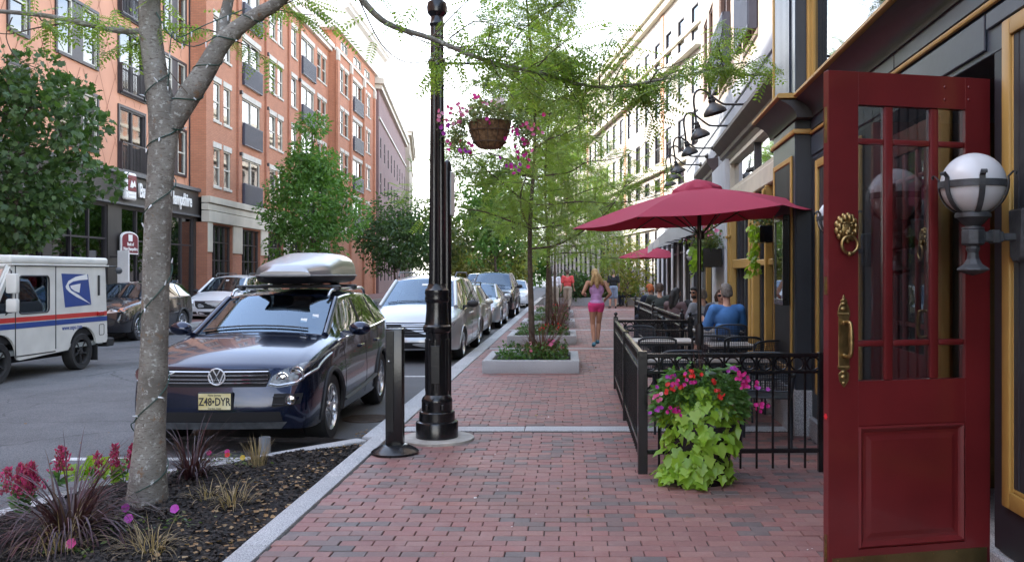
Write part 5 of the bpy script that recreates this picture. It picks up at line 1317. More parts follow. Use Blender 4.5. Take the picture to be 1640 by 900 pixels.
TRK = dict(key='trk', W=.99, Rw=.40, Ra=.46, ax=(.98, 3.9), tw=.25, glass=(3, 7, (3, 7)),
  st=[(.08,.92,.40,1.0,.10,.78,1.08,1.10), (.35,.98,.36,1.08,.38,.80,1.14,1.16), (.98,1.0,.36,1.12,.98,.80,1.18,1.20), (1.5,1.0,.36,1.16,1.45,.80,1.22,1.25), (2.15,1.0,.36,1.2,2.15,.66,1.76,1.83), (3.0,1.0,.36,1.2,3.0,.69,1.82,1.88), (4.0,1.0,.36,1.22,4.0,.69,1.8,1.88), (4.8,.98,.38,1.22,4.7,.67,1.74,1.82), (5.0,.95,.42,1.15,4.96,.72,1.22,1.24)],
  nose=[(.0,.1),(-.03,.08),(-.02,.08),(.05,.09)], tail=[(5.08,4.98),(5.1,4.98),(5.08,4.98),(5.0,4.98)],
  gaps=(1.6,2.65,3.6), handles=(2.45,3.45), mir=(1.75,1.2), pillars=((2.65,2.7),(3.7,3.7)), mm=m_darkplastic)
m_silverv = paint('silver_paint', (.42,.43,.44), .45, .3); m_gold_c = paint('champagne_paint', (.52,.49,.40), .4, .3)
m_silvs = paint('grey_silver_paint', (.34,.35,.36), .5, .3); m_blackc = paint('black_car_paint', (.008,.008,.01), .1, .2); m_whitec = paint('white_car_paint', (.68,.69,.70), .0, .35)
m_blueblk = paint('blue_black_paint', (.010,.010,.014), .2, .2)
van, b_ = car('minivan', 'silver minivan with black mirrors parked right behind the dark blue SUV', 'car', (-3.10, 17.0, ROAD), 0, VAN, m_silverv)
def vanface(van, b_, lampm):
    g_ = put('grille', patch(b_, [(-.40,.52),(.40,.52),(.52,.62),(.58,.80),(-.58,.80),(-.52,.62)], 'F', .004, .02), m_cavity, van)
    for k in range(5):
        z = .57+.05*k; hw = .46+.025*k
        O('slat', MB().tube([b_.ray_cast(Vector((-hw+2*hw*i/12,-9,z)), Vector((0,1,0)))[0]+Vector((0,-.012,0)) for i in range(13)], .008, 5), m_chrome if k == 4 else m_greyiron, g_)
    for mr_ in (0, 1):
        pg = [(.56,.60),(.80,.66),(.87,.80),(.70,.83),(.60,.80)]
        put('headlight', patch(b_, mir(pg) if mr_ else pg, 'F', .004, .03), sp_lampc, van)
        pg = [(.42,.33),(.74,.33),(.74,.41),(.46,.42)]
        put('bumper_intake', patch(b_, mir(pg) if mr_ else pg, 'F', .003, .02), m_cavity, van)
    put('lower_intake', patch(b_, [(-.36,.30),(.36,.30),(.38,.42),(-.38,.42)], 'F', .003, .02), m_cavity, van)
    for s_ in (1, -1): O('roof_rail', MB().tube([(s_*.62,2.2,1.69),(s_*.63,2.4,1.79),(s_*.63,4.2,1.79),(s_*.62,4.5,1.70)], .018, 8), m_greyiron, van)
    q = b_.ray_cast(Vector((.05,-9,1.52)), Vector((0,1,0)))[0]
    O('inspection_sticker', MB().box(-.07,.05,-.004,0,-.03,.05, Matrix.Translation(q+Vector((0,-.006,0))) @ Matrix.Rotation(radians(-58),4,'X')), m_platew, van, smooth=0)
vanface(van, b_, None)
wag, b_ = car('station_wagon', 'champagne station wagon with amber lamp corners parked behind the silver minivan', 'car', (-3.12, 21.8, ROAD), 0, WAG, m_gold_c)
def carface(c, b_, z, hw, lamp, amber=None, fog=None, gz=.08):
    put('grille', patch(b_, [(-hw,z-gz),(hw,z-gz),(hw+.03,z+gz*.8),(-hw-.03,z+gz*.8)], 'F', .004, .02), m_cavity, c)
    for mr_ in (0, 1):
        h = put('headlight', patch(b_, mir(lamp) if mr_ else lamp, 'F', .004, .03), sp_lampc, c)
        if amber: put('indicator', patch(b_, mir(amber) if mr_ else amber, 'F', .009, .01, 2), m_amber, h)
        if fog:
            x = -fog[0] if mr_ else fog[0]; q = b_.ray_cast(Vector((x,-9,fog[1])), Vector((0,1,0)))[0]
            O('fog_lamp', MB().lathe([(.10,0),(.10,.012),(.075,.012),(.07,.004),(0,.016)], 18, Matrix.Translation(q+Vector((0,-.006,0))) @ Matrix.Rotation(pi/2,4,'X')), m_chrome, c)
    put('lower_intake', patch(b_, [(-hw,.30),(hw,.30),(hw,.40),(-hw,.40)], 'F', .003, .02), m_cavity, c)
carface(wag, b_, .68, .32, [(.40,.62),(.80,.64),(.81,.745),(.42,.76)], [(.66,.625),(.80,.635),(.81,.75),(.67,.755)], (.62,.43))
plate(wag, b_, .50, '238 4016', m_platew)
put('sunroof', patch(b_, [(1.9,.2)]*0 or [(-.36,1.30),(.36,1.30),(.36,1.31),(-.36,1.31)], 'F', .003, .01, 1), m_cardark, wag)
for s_ in (1, -1): O('roof_rail', MB().tube([(s_*.53,2.4,1.43),(s_*.54,2.5,1.52),(s_*.54,3.9,1.51),(s_*.53,4.0,1.42)], .018, 8), m_greyiron, wag)
sd_, b_ = car('sedan', 'grey silver sedan parked between the champagne wagon and the black SUV', 'car', (-3.05, 27.6, ROAD), 0, SED, m_silvs)
carface(sd_, b_, .62, .34, [(.42,.60),(.78,.62),(.82,.72),(.46,.70)])
tk, b_ = car('large_suv', 'tall black SUV parked farthest along the kerb beyond the grey sedan', 'car', (-3.1, 34.2, ROAD), 0, TRK, m_blackc)
carface(tk, b_, .88, .45, [(.52,.86),(.86,.86),(.88,1.0),(.54,1.0)], gz=.12)
w2, b_ = car('white_sedan', 'white car parked behind the tree trunks at the end of the kerb row', 'car', (-2.9, 45.5, ROAD), 0, SED, m_whitec, interior=False)
carface(w2, b_, .62, .34, [(.42,.60),(.78,.62),(.82,.72),(.46,.70)])
# ---- across the street
crv, b_ = car('black_suv', 'black SUV parked across the street behind the mail van', 'car', (-12.25, 22.3, ROAD), 0, SUV, m_blueblk, interior=False)
carface(crv, b_, .78, .36, [(.40,.74),(.80,.79),(.84,.90),(.50,.86)], [(.70,.79),(.82,.80),(.845,.89),(.72,.88)])
v2, b_ = car('white_minivan', 'pale silver minivan parked across the street past the black SUV', 'car', (-12.85, 31.2, ROAD), 0, VAN, m_whitec, interior=False)
vanface(v2, b_, None)
for i, (x, y, s_, pm, lb) in enumerate(((-10.2,62,SED,m_silvs,'distant grey car driving toward us in the far lane'),(-8.0,74,TRK,m_blueblk,'distant dark SUV in the far lane behind the lamp post'),(-6.2,60,SED,m_blueblk,'distant dark car beyond the parked wagon'))):
    car('distant_car', lb, 'car', (x, y, ROAD), 0, s_, pm, interior=False)
# ---- mail van
m_mail = mat('mail_white', (.60,.595,.55), .5, var=.10, vs=2.2, coat=.1, detail=9)
m_mblue = mat('stripe_blue', (.012,.045,.22), .4, var=.03); m_mred = mat('stripe_red', (.50,.03,.025), .4, var=.03)
m_gap = mat('panel_gap', (.03,.03,.03), .7, var=0)
ml = T('mail_van', 'white postal van with an eagle emblem and red and blue stripes', 'van', (-9.97, 13.1, ROAD), radians(-2.2))
# local: x right (+x faces us), y rearwards, z up; axles y=.75 and 3.31
Wm = .95
sidep = [(-.20,.42),(-.22,.70),(-.05,.98),(.55,1.10),(1.02,1.88),(1.18,1.93),(3.70,1.93),(3.78,.52),(3.74,.45),(3.46,.45)]
def arcpts(yc, zc, r, a0, a1, n=12): return [(yc+r*cos(a0+(a1-a0)*i/n), zc+r*sin(a0+(a1-a0)*i/n)) for i in range(n+1)]
base_ = sidep[:9]+arcpts(3.0,.36,.43,radians(12),radians(168))+[(2.54,.40),(1.24,.34)]+arcpts(.75,.36,.43,radians(0),radians(180))
SD = Matrix(((0,0,1,0),(1,0,0,0),(0,1,0,0),(0,0,0,1)))
wn = (1.22,2.00,1.10,1.72)      # side window y0,y1,z0,z1
import itertools
def side_panel(x0, x1, poly, hole=None):
    bm = bmesh.new(); V = [bm.verts.new((x1, y, z)) for y, z in poly]; es = [bm.edges.new((V[i], V[(i+1) % len(V)])) for i in range(len(V))]
    hs = hole if hole else []
    for h in hs:
        Hv = [bm.verts.new((x1, y, z)) for y, z in h]; es += [bm.edges.new((Hv[i], Hv[(i+1) % len(Hv)])) for i in range(len(Hv))]
    bmesh.ops.triangle_fill(bm, edges=es, use_beauty=True, use_dissolve=False)
    r = bmesh.ops.extrude_face_region(bm, geom=list(bm.faces))
    for g in r['geom']:
        if isinstance(g, bmesh.types.BMVert): g.co.x = x0
    bmesh.ops.recalc_face_normals(bm, faces=bm.faces)
    me = bpy.data.meshes.new('panel'); bm.to_mesh(me); bm.free(); return me
def rrect(y0, y1, z0, z1, r=.07, n=4):
    out = []
    for cy, cz, a in ((y1-r,z1-r,0),(y0+r,z1-r,pi/2),(y0+r,z0+r,pi),(y1-r,z0+r,3*pi/2)):
        out += [(cy+r*cos(a+pi/2*i/n), cz+r*sin(a+pi/2*i/n)) for i in range(n+1)]
    return out
qw = [(.66,1.12),(1.0,1.72),(1.10,1.72),(1.10,1.12)]
for s_ in (1, -1):
    me = side_panel(s_*(Wm-.04), s_*Wm, base_, [rrect(*wn), qw]); put('side_wall', me, m_mail, ml, 0)
    O('window', MB().prism(rrect(1.2,2.02,1.08,1.74), s_*(Wm-.03), s_*(Wm-.025), SD), m_carglass, ml, smooth=0)
    O('window_frame', MB().tube([(s_*Wm, y, z) for y, z in rrect(*wn)], .014, 6, closed=True), m_darkplastic, ml)
    O('quarter_window', MB().prism(qw, s_*(Wm-.03), s_*(Wm-.025), SD), m_carglass, ml, smooth=0)
sec = base_[:9]
tp = MB()
for (y0, z0), (y1, z1) in zip(sidep[:8], sidep[1:8]):
    if (y0, z0) == (.55,1.10): continue
    tp.add([(-Wm+.04,y0,z0),(Wm-.04,y0,z0),(Wm-.04,y1,z1),(-Wm+.04,y1,z1)], [(0,1,2,3)])
O('body', tp, m_mail, ml, smooth=0)
O('windshield', MB().add([(-Wm+.1,.60,1.17),(Wm-.1,.60,1.17),(Wm-.1,1.0,1.84),(-Wm+.1,1.0,1.84)], [(0,1,2,3)]), m_carglass, ml, smooth=0)
O('windshield_frame', MB().tube([(-Wm+.06,.56,1.11),(Wm-.06,.56,1.11),(Wm-.06,1.02,1.88),(-Wm+.06,1.02,1.88)], .05, 6, closed=True), m_mail, ml)
O('roof', MB().box(-Wm-.03, Wm+.03, .98, 3.76, 1.922, 2.06), m_mail, ml, bevel=.045, seg=3)
O('drip_rail', MB().box(-Wm-.04, Wm+.04, 1.0, 3.77, 1.893, 1.92), m_mail, ml, bevel=.006)
O('rear_door_hood', MB().box(-.8,.8,3.70,3.82,1.8,1.9), m_mail, ml, bevel=.02)
O('interior', MB().box(-.9,.9,2.35,2.4,.5,1.88).box(-.9,.9,.5,3.7,.42,.5), mat('mail_inside', (.25,.27,.26), .8), ml, smooth=0)
O('tray', MB().box(-.3,.6,.75,1.35,.95,1.15), mat('paper', (.55,.62,.60), .8, var=.2, vs=12), ml, smooth=0)
O('red_stripe', MB().prism([(-.10,1.0),(-.02,1.045),(3.745,1.045),(3.75,.965),(-.1,.965)], Wm+.001, Wm+.004, SD), m_mred, ml, smooth=0)
O('blue_stripe', MB().prism([(-.11,.95),(3.752,.95),(3.758,.86),(-.15,.86)], Wm+.001, Wm+.004, SD), m_mblue, ml, smooth=0)
dg_ = MB()
for y, z0, z1 in ((1.13,.36,1.9),(2.18,.45,1.89)): dg_.box(Wm+.0005, Wm+.006, y-.009, y+.009, z0, z1)
dg_.box(Wm+.0005, Wm+.006, 1.14, 2.17, .40, .418).box(Wm+.001, Wm+.03, 3.45,3.48,1.35,1.73).box(Wm+.001,Wm+.006,1.1,3.7,1.88,1.888)
O('door_gap', dg_, m_gap, ml, smooth=0)
# emblem: blue field, white eagle head built of flat pieces
e0, e1, f0, f1 = 2.34, 3.24, 1.16, 1.76
def E(u, v): return (e0+(e1-e0)*u, f0+(f1-f0)*v)
em = O('emblem', MB().prism([E(.12,0),E(1.0,.04),E(.88,.98),E(0,1.0)], Wm+.001, Wm+.004, SD), m_mblue, ml, smooth=0)
O('emblem_mark', MB().prism([E(.13,.62),E(.22,.78),E(.45,.90),E(.84,.985),E(.87,.82),E(.58,.80),E(.36,.76),E(.26,.70)], Wm+.0045, Wm+.008, SD)
  .prism([E(.13,.62),E(.22,.70),E(.24,.60),E(.30,.50),E(.55,.36),E(.99,.05),E(.86,.12),E(.48,.30),E(.24,.46),E(.15,.55)], Wm+.0045, Wm+.0078, SD)
  .prism([E(.28,.64),E(.62,.70),E(.58,.42),E(.42,.48),E(.30,.57)], Wm+.0045, Wm+.0076, SD), m_white, em, smooth=0)
text('lettering', 'www.usps.com', .115, m_mblue, ml, Matrix.Translation((Wm+.002, 2.66, .795)) @ Matrix(((0,0,1,0),(1,0,0,0),(0,1,0,0),(0,0,0,1))), .003, .85, .001)
O('marker_lamp', MB().box(Wm, Wm+.03, 3.42, 3.62, .965, 1.05), m_redlens, ml, bevel=.01)
O('fuel_flap', MB().tube([(Wm+.002,y,z) for y,z in rrect(3.50,3.66,.60,.80,.03)], .006, 5, closed=True), m_gap, ml)
O('rear_bumper', MB().box(-.95,.95,3.79,4.02,.36,.52).box(-.3,.3,3.72,3.80,.42,.5), m_rubber, ml, bevel=.02)
O('mud_flap', MB().box(.62,.93,3.475,3.49,.13,.47).box(-.93,-.62,3.475,3.49,.13,.47), m_rubber, ml, smooth=0)
mm_ = MB()
for s_ in (1, -1):
    for z in (1.60, 1.25): mm_.box(s_*(Wm+.06), s_*(Wm+.24), .80, .90, z-(.16 if z > 1.5 else .11), z+(.16 if z > 1.5 else .11))
mo = O('side_mirrors', mm_, m_mail, ml, bevel=.03, seg=2); mo['kind'] = 'stuff'
O('mirror_arm', MB().tube([(Wm,1.0,1.82),(Wm+.12,.86,1.8),(Wm+.14,.85,1.2),(Wm,.9,1.1)], .012, 6).tube([(-Wm,1.0,1.9),(-Wm-.12,.86,1.88),(-Wm-.14,.85,1.2),(-Wm,.9,1.1)], .012, 6), m_darkplastic, mo)
O('rear_mirror', MB().tube([(Wm-.1,3.72,1.9),(Wm+.05,3.97,1.9)], .012, 6).ball((Wm+.07,4.05,1.82), .085, 12, 8, (.5,1.3,.8)), m_greyiron, ml)
O('headlight', MB().ball((.62,-.2,.78), .09, 12, 8, (1,.4,1)).ball((-.62,-.2,.78), .09, 12, 8, (1,.4,1)), m_lens, ml)
O('underbody', MB().box(-.72,.72,-.1,3.7,.28,.62).box(-.9,.9,1.3,2.8,.36,.44), m_cavity, ml, smooth=0)
wheels(ml, dict(W=Wm, ax=(.75, 3.0), Rw=.335, tw=.2), 'steel', 5)
for y in (.75, 3.0): O('wheel_well', MB().box(-.9,.9,y-.43,y+.43,.62,.84), m_cavity, ml, smooth=0)
# ================================================================ street furniture
lp = T('street_lamp', 'tall black fluted lamp post on a round concrete foot beside the kerb', 'street lamp', (-1.275, 8.5, 0))
O('foot', MB().lathe([(.36,-.02),(.36,.022),(.345,.028),(0,.028)], 40), m_concrete, lp)
O('base', MB().lathe([(.205,.028),(.205,.17),(.20,.18),(.175,.19),(.172,.27),(.165,.28),(.148,.285),(.148,.37),(.15,.385),(.14,.41),(.125,.43),(0,.43)], 32), m_black, lp, smooth=30)
O('pedestal', MB().lathe([(.122,.40),(.122,.43),(.114,.44),(.108,1.02),(.112,1.04),(.128,1.05),(.136,1.075),(.135,1.10),(.12,1.115),(.112,1.15),(.105,1.25),(.104,1.33),(.115,1.345),(.118,1.37),(.112,1.395),(.118,1.42),(.116,1.45),(.098,1.47),(.085,1.51),(0,1.51)], 32), m_black, lp, smooth=30)
fl = MB()
for i in range(12):
    a = 2*pi*i/12; fl.box(.100,.1165,-.012,.012,.47,.98, Matrix.Rotation(a,4,'Z'))
O('flute_panel', fl, m_black, lp, bevel=.004)['kind'] = 'stuff'
O('shaft', MB().lathe([(.082,1.50),(.078,1.7),(.063,4.0),(.06,4.05),(0,4.05)], 32, flute=.10), m_black, lp, smooth=20)
O('capital', MB().lathe([(.06,4.0),(.075,4.03),(.062,4.06),(.06,4.1),(.095,4.14),(.10,4.19),(.09,4.24),(.06,4.26),(.06,4.32),(.075,4.36),(.07,4.5),(.11,4.56),(0,4.56)], 24), m_black, lp)
lan = MB()
for k in range(4):
    a = pi/4+k*pi/2
    lan.tube(smoothpts([(.06*cos(a),.06*sin(a),4.30),(.15*cos(a),.15*sin(a),4.33),(.17*cos(a),.17*sin(a),4.42),(.11*cos(a),.11*sin(a),4.5)]), .010, 6)
O('scroll_brace', lan, m_black, lp)
hd = O('lantern_frame', MB().lathe([(.12,4.56),(.14,4.58),(.12,4.6),(0,4.6)], 16).lathe([(.22,5.15),(.24,5.18),(.10,5.36),(.03,5.42),(.0,5.5)], 16), m_black, lp)
O('lantern_globe', MB().lathe([(.11,4.6),(.20,4.8),(.22,5.0),(.21,5.15)], 20, cap=False), m_globe, hd)
O('banner_arm', MB().tube([(0,0,3.65),(.545,0,3.65)], .014, 8).lathe([(.07,3.60),(.085,3.62),(.085,3.68),(.07,3.70)], 16).ball((.55,0,3.65), .026, 8, 6), m_black, lp)
O('access_door', MB().box(-.045,.045,-.118,-.105,.55,.92), m_black, lp, bevel=.006)
for s_ in (-.075,.075): O('bolt_cover', MB().box(s_-.012,s_+.012,-.162,-.14,.30,.36), m_black, lp, bevel=.004)
# hanging basket under the arm
hbk = T('hanging_basket', 'coir hanging basket of pink petunias hung from the lamp post arm', 'hanging basket', (-.765, 8.5, 2.83))
m_coir = mat('coir', (.20,.115,.055), .95, var=.45, vs=30, bump=1, bs=80, detail=8)
O('liner', MB().lathe([(.0,.0),(.10,.0),(.15,.05),(.19,.16),(.205,.245),(.19,.25),(0,.22)], 24), m_coir, hbk)
bk = MB()
for i in range(12):
    a = 2*pi*i/12; bk.tube([(r_*cos(a), r_*sin(a), z) for r_, z in ((.10,-.004),(.155,.05),(.195,.16),(.21,.25))], .0045, 5)
for r_, z in ((.16,.05),(.197,.16),(.212,.25)): bk.tube([(r_*cos(a), r_*sin(a), z) for a in [2*pi*i/28 for i in range(28)]], .0055, 5, closed=True)
O('wire_frame', bk, mat('rusty_wire', (.10,.06,.035), .7), hbk)
for k in range(3):
    a = 2*pi*k/3; O('chain', MB().tube([(.21*cos(a),.21*sin(a),.25),(.0,.0,.78)], .004, 5), m_iron, hbk)
O('hook', MB().tube([(0,0,.78),(0,0,.82)], .006, 6), m_iron, hbk)
# bollard: parking pay post on a disc
bo = T('bollard', 'square black post with a domed round base beside the bed kerb', 'bollard', (-1.555, 7.85, 0))
O('base', MB().lathe([(.21,0),(.212,.02),(.195,.035),(.12,.075),(.10,.085),(0,.085)], 36), m_black, bo)
O('post', MB().box(-.078,.078,-.055,.055,.06,1.12), m_black, bo, bevel=.014, seg=2)
O('front_plate', MB().box(-.07,-.0,-.062,-.056,.20,1.10), m_black, bo, bevel=.006)
O('lock', MB().ball((-.045,-.064,.83), .009, 8, 5, (1,.5,1)), m_alloy, bo)
sp_ = T('sign_post', 'slim black round topped sign post just behind the lamp post', 'sign', (-1.33, 9.62, 0))
O('post', MB().lathe([(.045,0),(.045,2.78),(.035,2.84),(.0,2.87)], 16), m_black, sp_)
O('sign_plate', MB().box(.055,.062,-.15,.15,2.25,2.72), m_white, sp_, bevel=.002); O('sign_back', MB().box(.046,.0545,-.15,.15,2.25,2.72), m_greyiron, sp_, smooth=0)

# ---- granite planters
def planter(label, x0, x1, y0, y1, h=.205):
    p = T('planter', label, 'planter', ((x0+x1)/2, y0, 0), 0, 'granite planters along the kerb')
    w_ = (x1-x0)/2; d = y1-y0; t = .14
    O('front_stone', MB().box(-w_, w_, 0, t, -.02, h), m_granite, p, bevel=.012, seg=2)
    O('back_stone', MB().box(-w_, w_, d-t, d, -.02, h), m_granite, p, bevel=.012, seg=2)
    for s_ in (-1, 1): O('side_stone', MB().box(s_*w_-(t if s_ > 0 else 0), s_*w_+(0 if s_ > 0 else t), t+.004, d-t-.004, -.02, h-.002), m_granite, p, bevel=.012, seg=2)
    mb = MB(); n_ = 18; vs = []
    for j in range(n_+1):
        for i in range(n_+1):
            x = -w_+t+(2*w_-2*t)*i/n_; y = t+(d-2*t)*j/n_; vs.append((x, y, h-.06+.03*noise.noise(Vector((x*4+x0, y*4+y0, 1)))+.03*sin(pi*i/n_)*sin(pi*j/n_)))
    mb.add(vs, [(j*(n_+1)+i, j*(n_+1)+i+1, (j+1)*(n_+1)+i+1, (j+1)*(n_+1)+i) for j in range(n_) for i in range(n_)])
    O('soil', mb, m_mulch, p)
    return p
PL = [(-1.40,.18,14.2,16.05),(-1.40,.19,20.0,21.9),(-1.40,.2,26.2,28.1),(-1.40,.2,32.6,34.5)]
for (a, b, c, d), lb in zip(PL, ('nearest low granite planter with a thin tree','second granite planter along the kerb, behind the nearest one','third granite planter along the kerb, partly hidden by red grasses','farthest small granite planter of the kerb row')): planter(lb, a, b, c, d)
rb = T('round_planter', 'long curved granite seat wall with shrubs at the end of the pavement', 'planter', (1.6, 46.5, 0))
ws_ = MB(); pts = [(2.6*cos(a)-.2, 1.4*sin(a)) for a in [pi+pi*i/24 for i in range(25)]]
O('seat_wall', MB().prism([(2.9*cos(a), 1.6*sin(a)) for a in [2*pi*i/40 for i in range(40)]], -.02, .42), m_granite, rb, bevel=.02)
O('soil', MB().prism([(2.6*cos(a), 1.35*sin(a)) for a in [2*pi*i/40 for i in range(40)]], .421, .45), m_mulch, rb)

# ---- patio fence
def fence_run(parent, p, q, h=.965, n=None, ring=True, posts=(True, True)):
    p, q = Vector((*p, 0)), Vector((*q, 0)); L_ = (q-p).length; M = Matrix.Translation(p) @ Matrix.Rotation(math.atan2((q-p).y, (q-p).x), 4, 'Z')
    f = T('x', None, None)
    bpy.data.objects.remove(f)
    for z0, z1 in ((h-.035, h), (h-.165, h-.14), (.155, .19)): O('rail', MB().box(.03, L_-.03, -.018, .018, z0, z1, M), m_black, parent, bevel=.004)
    n = n or max(2, int(L_/.128)); k = 0
    if 'pk' not in LC:
        LC['pk'] = finish(MB().box(-.0085,.0085,-.0085,.0085,.03,h-.036).mesh('picket'), m_black, 0, .002)
        LC['rg'] = finish(MB().tube([(.052*cos(a),0,.052*sin(a)) for a in [2*pi*i/20 for i in range(20)]], .007, 6, closed=True).mesh('ring'), m_black)
    ang = math.atan2((q-p).y, (q-p).x)
    for i in range(1, n):
        x = L_*i/n; w_ = M @ Vector((x, 0, 0)); inst('picket', LC['pk'], parent, w_, (0,0,ang))
    if ring:
        for i in range(n):
            if L_/n*(i+.5) < .06: continue
            w_ = M @ Vector((L_*(i+.5)/n, 0, h-.0875)); inst('ring', LC['rg'], parent, w_, (0,0,ang))
def fpost(parent, x, y, h=1.0, ball=True, w_=.032):
    m = MB().box(x-w_,x+w_,y-w_,y+w_,-.01,h); O('post', m, m_black, parent, bevel=.004)
    if ball: O('finial', MB().lathe([(.03,h),(.034,h+.008),(.012,h+.018),(.012,h+.03),(.0,h+.03)], 12, Matrix.Translation((x,y,0))).ball((x,y,h+.05), .026, 12, 8), m_black, parent)
fn = T('patio_fence', 'black iron patio fence with a row of rings round the front tables', 'fence')
FC = (.60, 7.05); FD = (.67, 12.3); FE_ = (1.72, 12.35); FB_ = (2.06, 7.12)
fence_run(fn, FC, FB_); fence_run(fn, (.605, 7.11), (.635, 9.6)); fence_run(fn, (.635, 9.64), (.668, 12.26)); fence_run(fn, FD, FE_)
fpost(fn, *FC, .985, False, .038); fpost(fn, .634, 9.62, .98, False); fpost(fn, *FD, 1.0); fpost(fn, *FE_, 1.0, True, .035); fpost(fn, FB_[0], FB_[1], .97, False, .025)
fn2 = T('patio_fence', 'second black iron fence round the farther patio with seated diners', 'fence')
fence_run(fn2, (1.74, 13.4), (1.72, 17.6)); fence_run(fn2, (1.72, 17.65), (1.70, 22)); fence_run(fn2, (1.70, 22.05), (2.6, 22.1))
for p in ((1.74,13.36),(1.72,17.62),(1.70,22.02)): fpost(fn2, *p, 1.0)

# ---- tables and chairs
m_tabletop = mat('skylit_table_top', (.38,.355,.32), .4, var=.18, vs=5, bump=.1, bs=80)  # sky reflection on the tops is put into this pale base colour
m_chairmetal = mat('chair_metal', (.020,.026,.032), .42, var=.12)
def table(label, x, y, w_, d, rz=0, top=.74):
    t = T('table', label, 'table', (x, y, 0), rz, 'patio tables')
    O('table_top', MB().box(-w_/2, w_/2, -d/2, d/2, top-.03, top), m_tabletop, t, bevel=.006)
    O('apron', MB().box(-w_/2+.05, w_/2-.05, -d/2+.05, d/2-.05, top-.06, top-.0305), m_chairmetal, t, smooth=0)
    O('pedestal', MB().tube([(0,0,.03),(0,0,top-.06)], .035, 12), m_chairmetal, t)
    b = MB()
    for k in range(4):
        a = k*pi/2+pi/4; b.tube(smoothpts([(0,0,.35),(.10*cos(a),.10*sin(a),.12),(.30*cos(a),.30*sin(a),.02)]), .016, 6)
    O('foot', b, m_chairmetal, t)
    return t
table('nearest slate topped patio table, pierced by the red umbrella pole', 1.40, 9.2, 1.3, .74)
table('slate topped patio table behind the umbrella table by the fence', 1.18, 11.6, .95, .62)
table('dark patio table beside the ochre shopfront with empty mesh chairs', 2.02, 10.9, .55, .6)
table('patio table where the diner in the blue shirt sits', 2.32, 13.6, .7, .75)
table('patio table between the dark haired woman and the man in sunglasses', 2.3, 17.6, .75, .75)
def chair_parts():
    t = T('chair', 'x', 'chair', (0,0,0), 0, 'black mesh patio chairs')
    for s_ in (-1, 1):
        O('leg', MB().tube([(s_*.23,-.22,.0),(s_*.225,-.21,.44)], .012, 8), m_chairmetal, t)
        O('leg', MB().tube(smoothpts([(s_*.23,.25,0),(s_*.215,.20,.3),(s_*.215,.19,.46),(s_*.215,.24,.7),(s_*.21,.27,.86)]), .012, 8), m_chairmetal, t)
        O('armrest', MB().tube(smoothpts([(s_*.225,-.21,.44),(s_*.25,-.2,.62),(s_*.255,-.1,.66),(s_*.245,.1,.65),(s_*.215,.235,.66)]), .013, 8), m_chairmetal, t)
    O('seat', MB().prism([(-.22,-.23),(.22,-.23),(.23,.1),(.2,.21),(-.2,.21),(-.23,.1)], .445, .462), m_chairmetal, t, bevel=.004)
    fr = MB().tube(smoothpts([(-.21,.27,.845),(-.15,.288,.875),(0,.295,.882),(.15,.288,.875),(.21,.27,.845)]), .013, 8)
    O('back_frame', fr.tube([(-.213,.205,.52),(.213,.205,.52)], .010, 8), m_chairmetal, t)
    ms = MB()
    for i in range(20):
        x = -.2+.4*i/19; ms.tube([(x,.21,.52),(x,.245,.70),(x,.285-.02*abs(x)/.2,.872)], .0034, 4, cap=False)
    for k in range(14):
        z = .545+.31*k/13; y = .215+.07*((z-.52)/.35); ms.tube([(-.205,y,z),(.205,y,z)], .0032, 4, cap=False)
    O('mesh_back', ms, m_chairmetal, t, smooth=0)['kind'] = 'stuff'
    return t
c0 = chair_parts(); CH = [
 (1.10, 8.72-.45+.28, pi, 'mesh chair tucked under the front of the umbrella table by the fence corner'),
 (1.02, 10.25, pi, 'mesh chair facing away from us between the two slate tables'),
 (1.0, 12.0, 0, 'mesh chair half hidden at the back of the second slate table'),
 (1.66, 9.95, 0, 'mesh chair behind the umbrella pole, its back toward the diners'),
 (2.12, 9.75, radians(200), 'mesh chair nearest the navy pilaster beyond the table'),
 (2.02, 10.35, pi, 'mesh chair drawn up to the small dark table'),
 (1.98, 11.6, 0, 'mesh chair on the far side of the small dark table'),
 (1.90, 8.35, radians(165), 'mesh chair standing alone behind the front fence by the maroon door'),
 (2.36, 12.85, pi, 'mesh chair carrying the diner in the blue shirt'),
 (2.52, 14.5, radians(-10), 'chair carrying the woman in sunglasses'),
 (1.9, 14.9, radians(80), 'empty mesh chair beside the second fence'),
 (1.78+.2, 17.0, radians(120), 'chair carrying the dark haired woman'),
 (2.75, 17.9, radians(-60), 'chair carrying the bearded man in sunglasses'),
 (2.15, 19.6, pi, 'chair carrying the man in the dark green top'),
 (2.45, 16.3, pi, 'chair carrying the grey haired diner in a pale shirt')]
for i, (x, y, rz, lb) in enumerate(CH):
    if i == 0: c0.location = (x, y, 0); c0.rotation_euler = (0,0,rz); c0['label'] = lb
    else: copy_tree(c0, (x, y, 0), rz, lb)

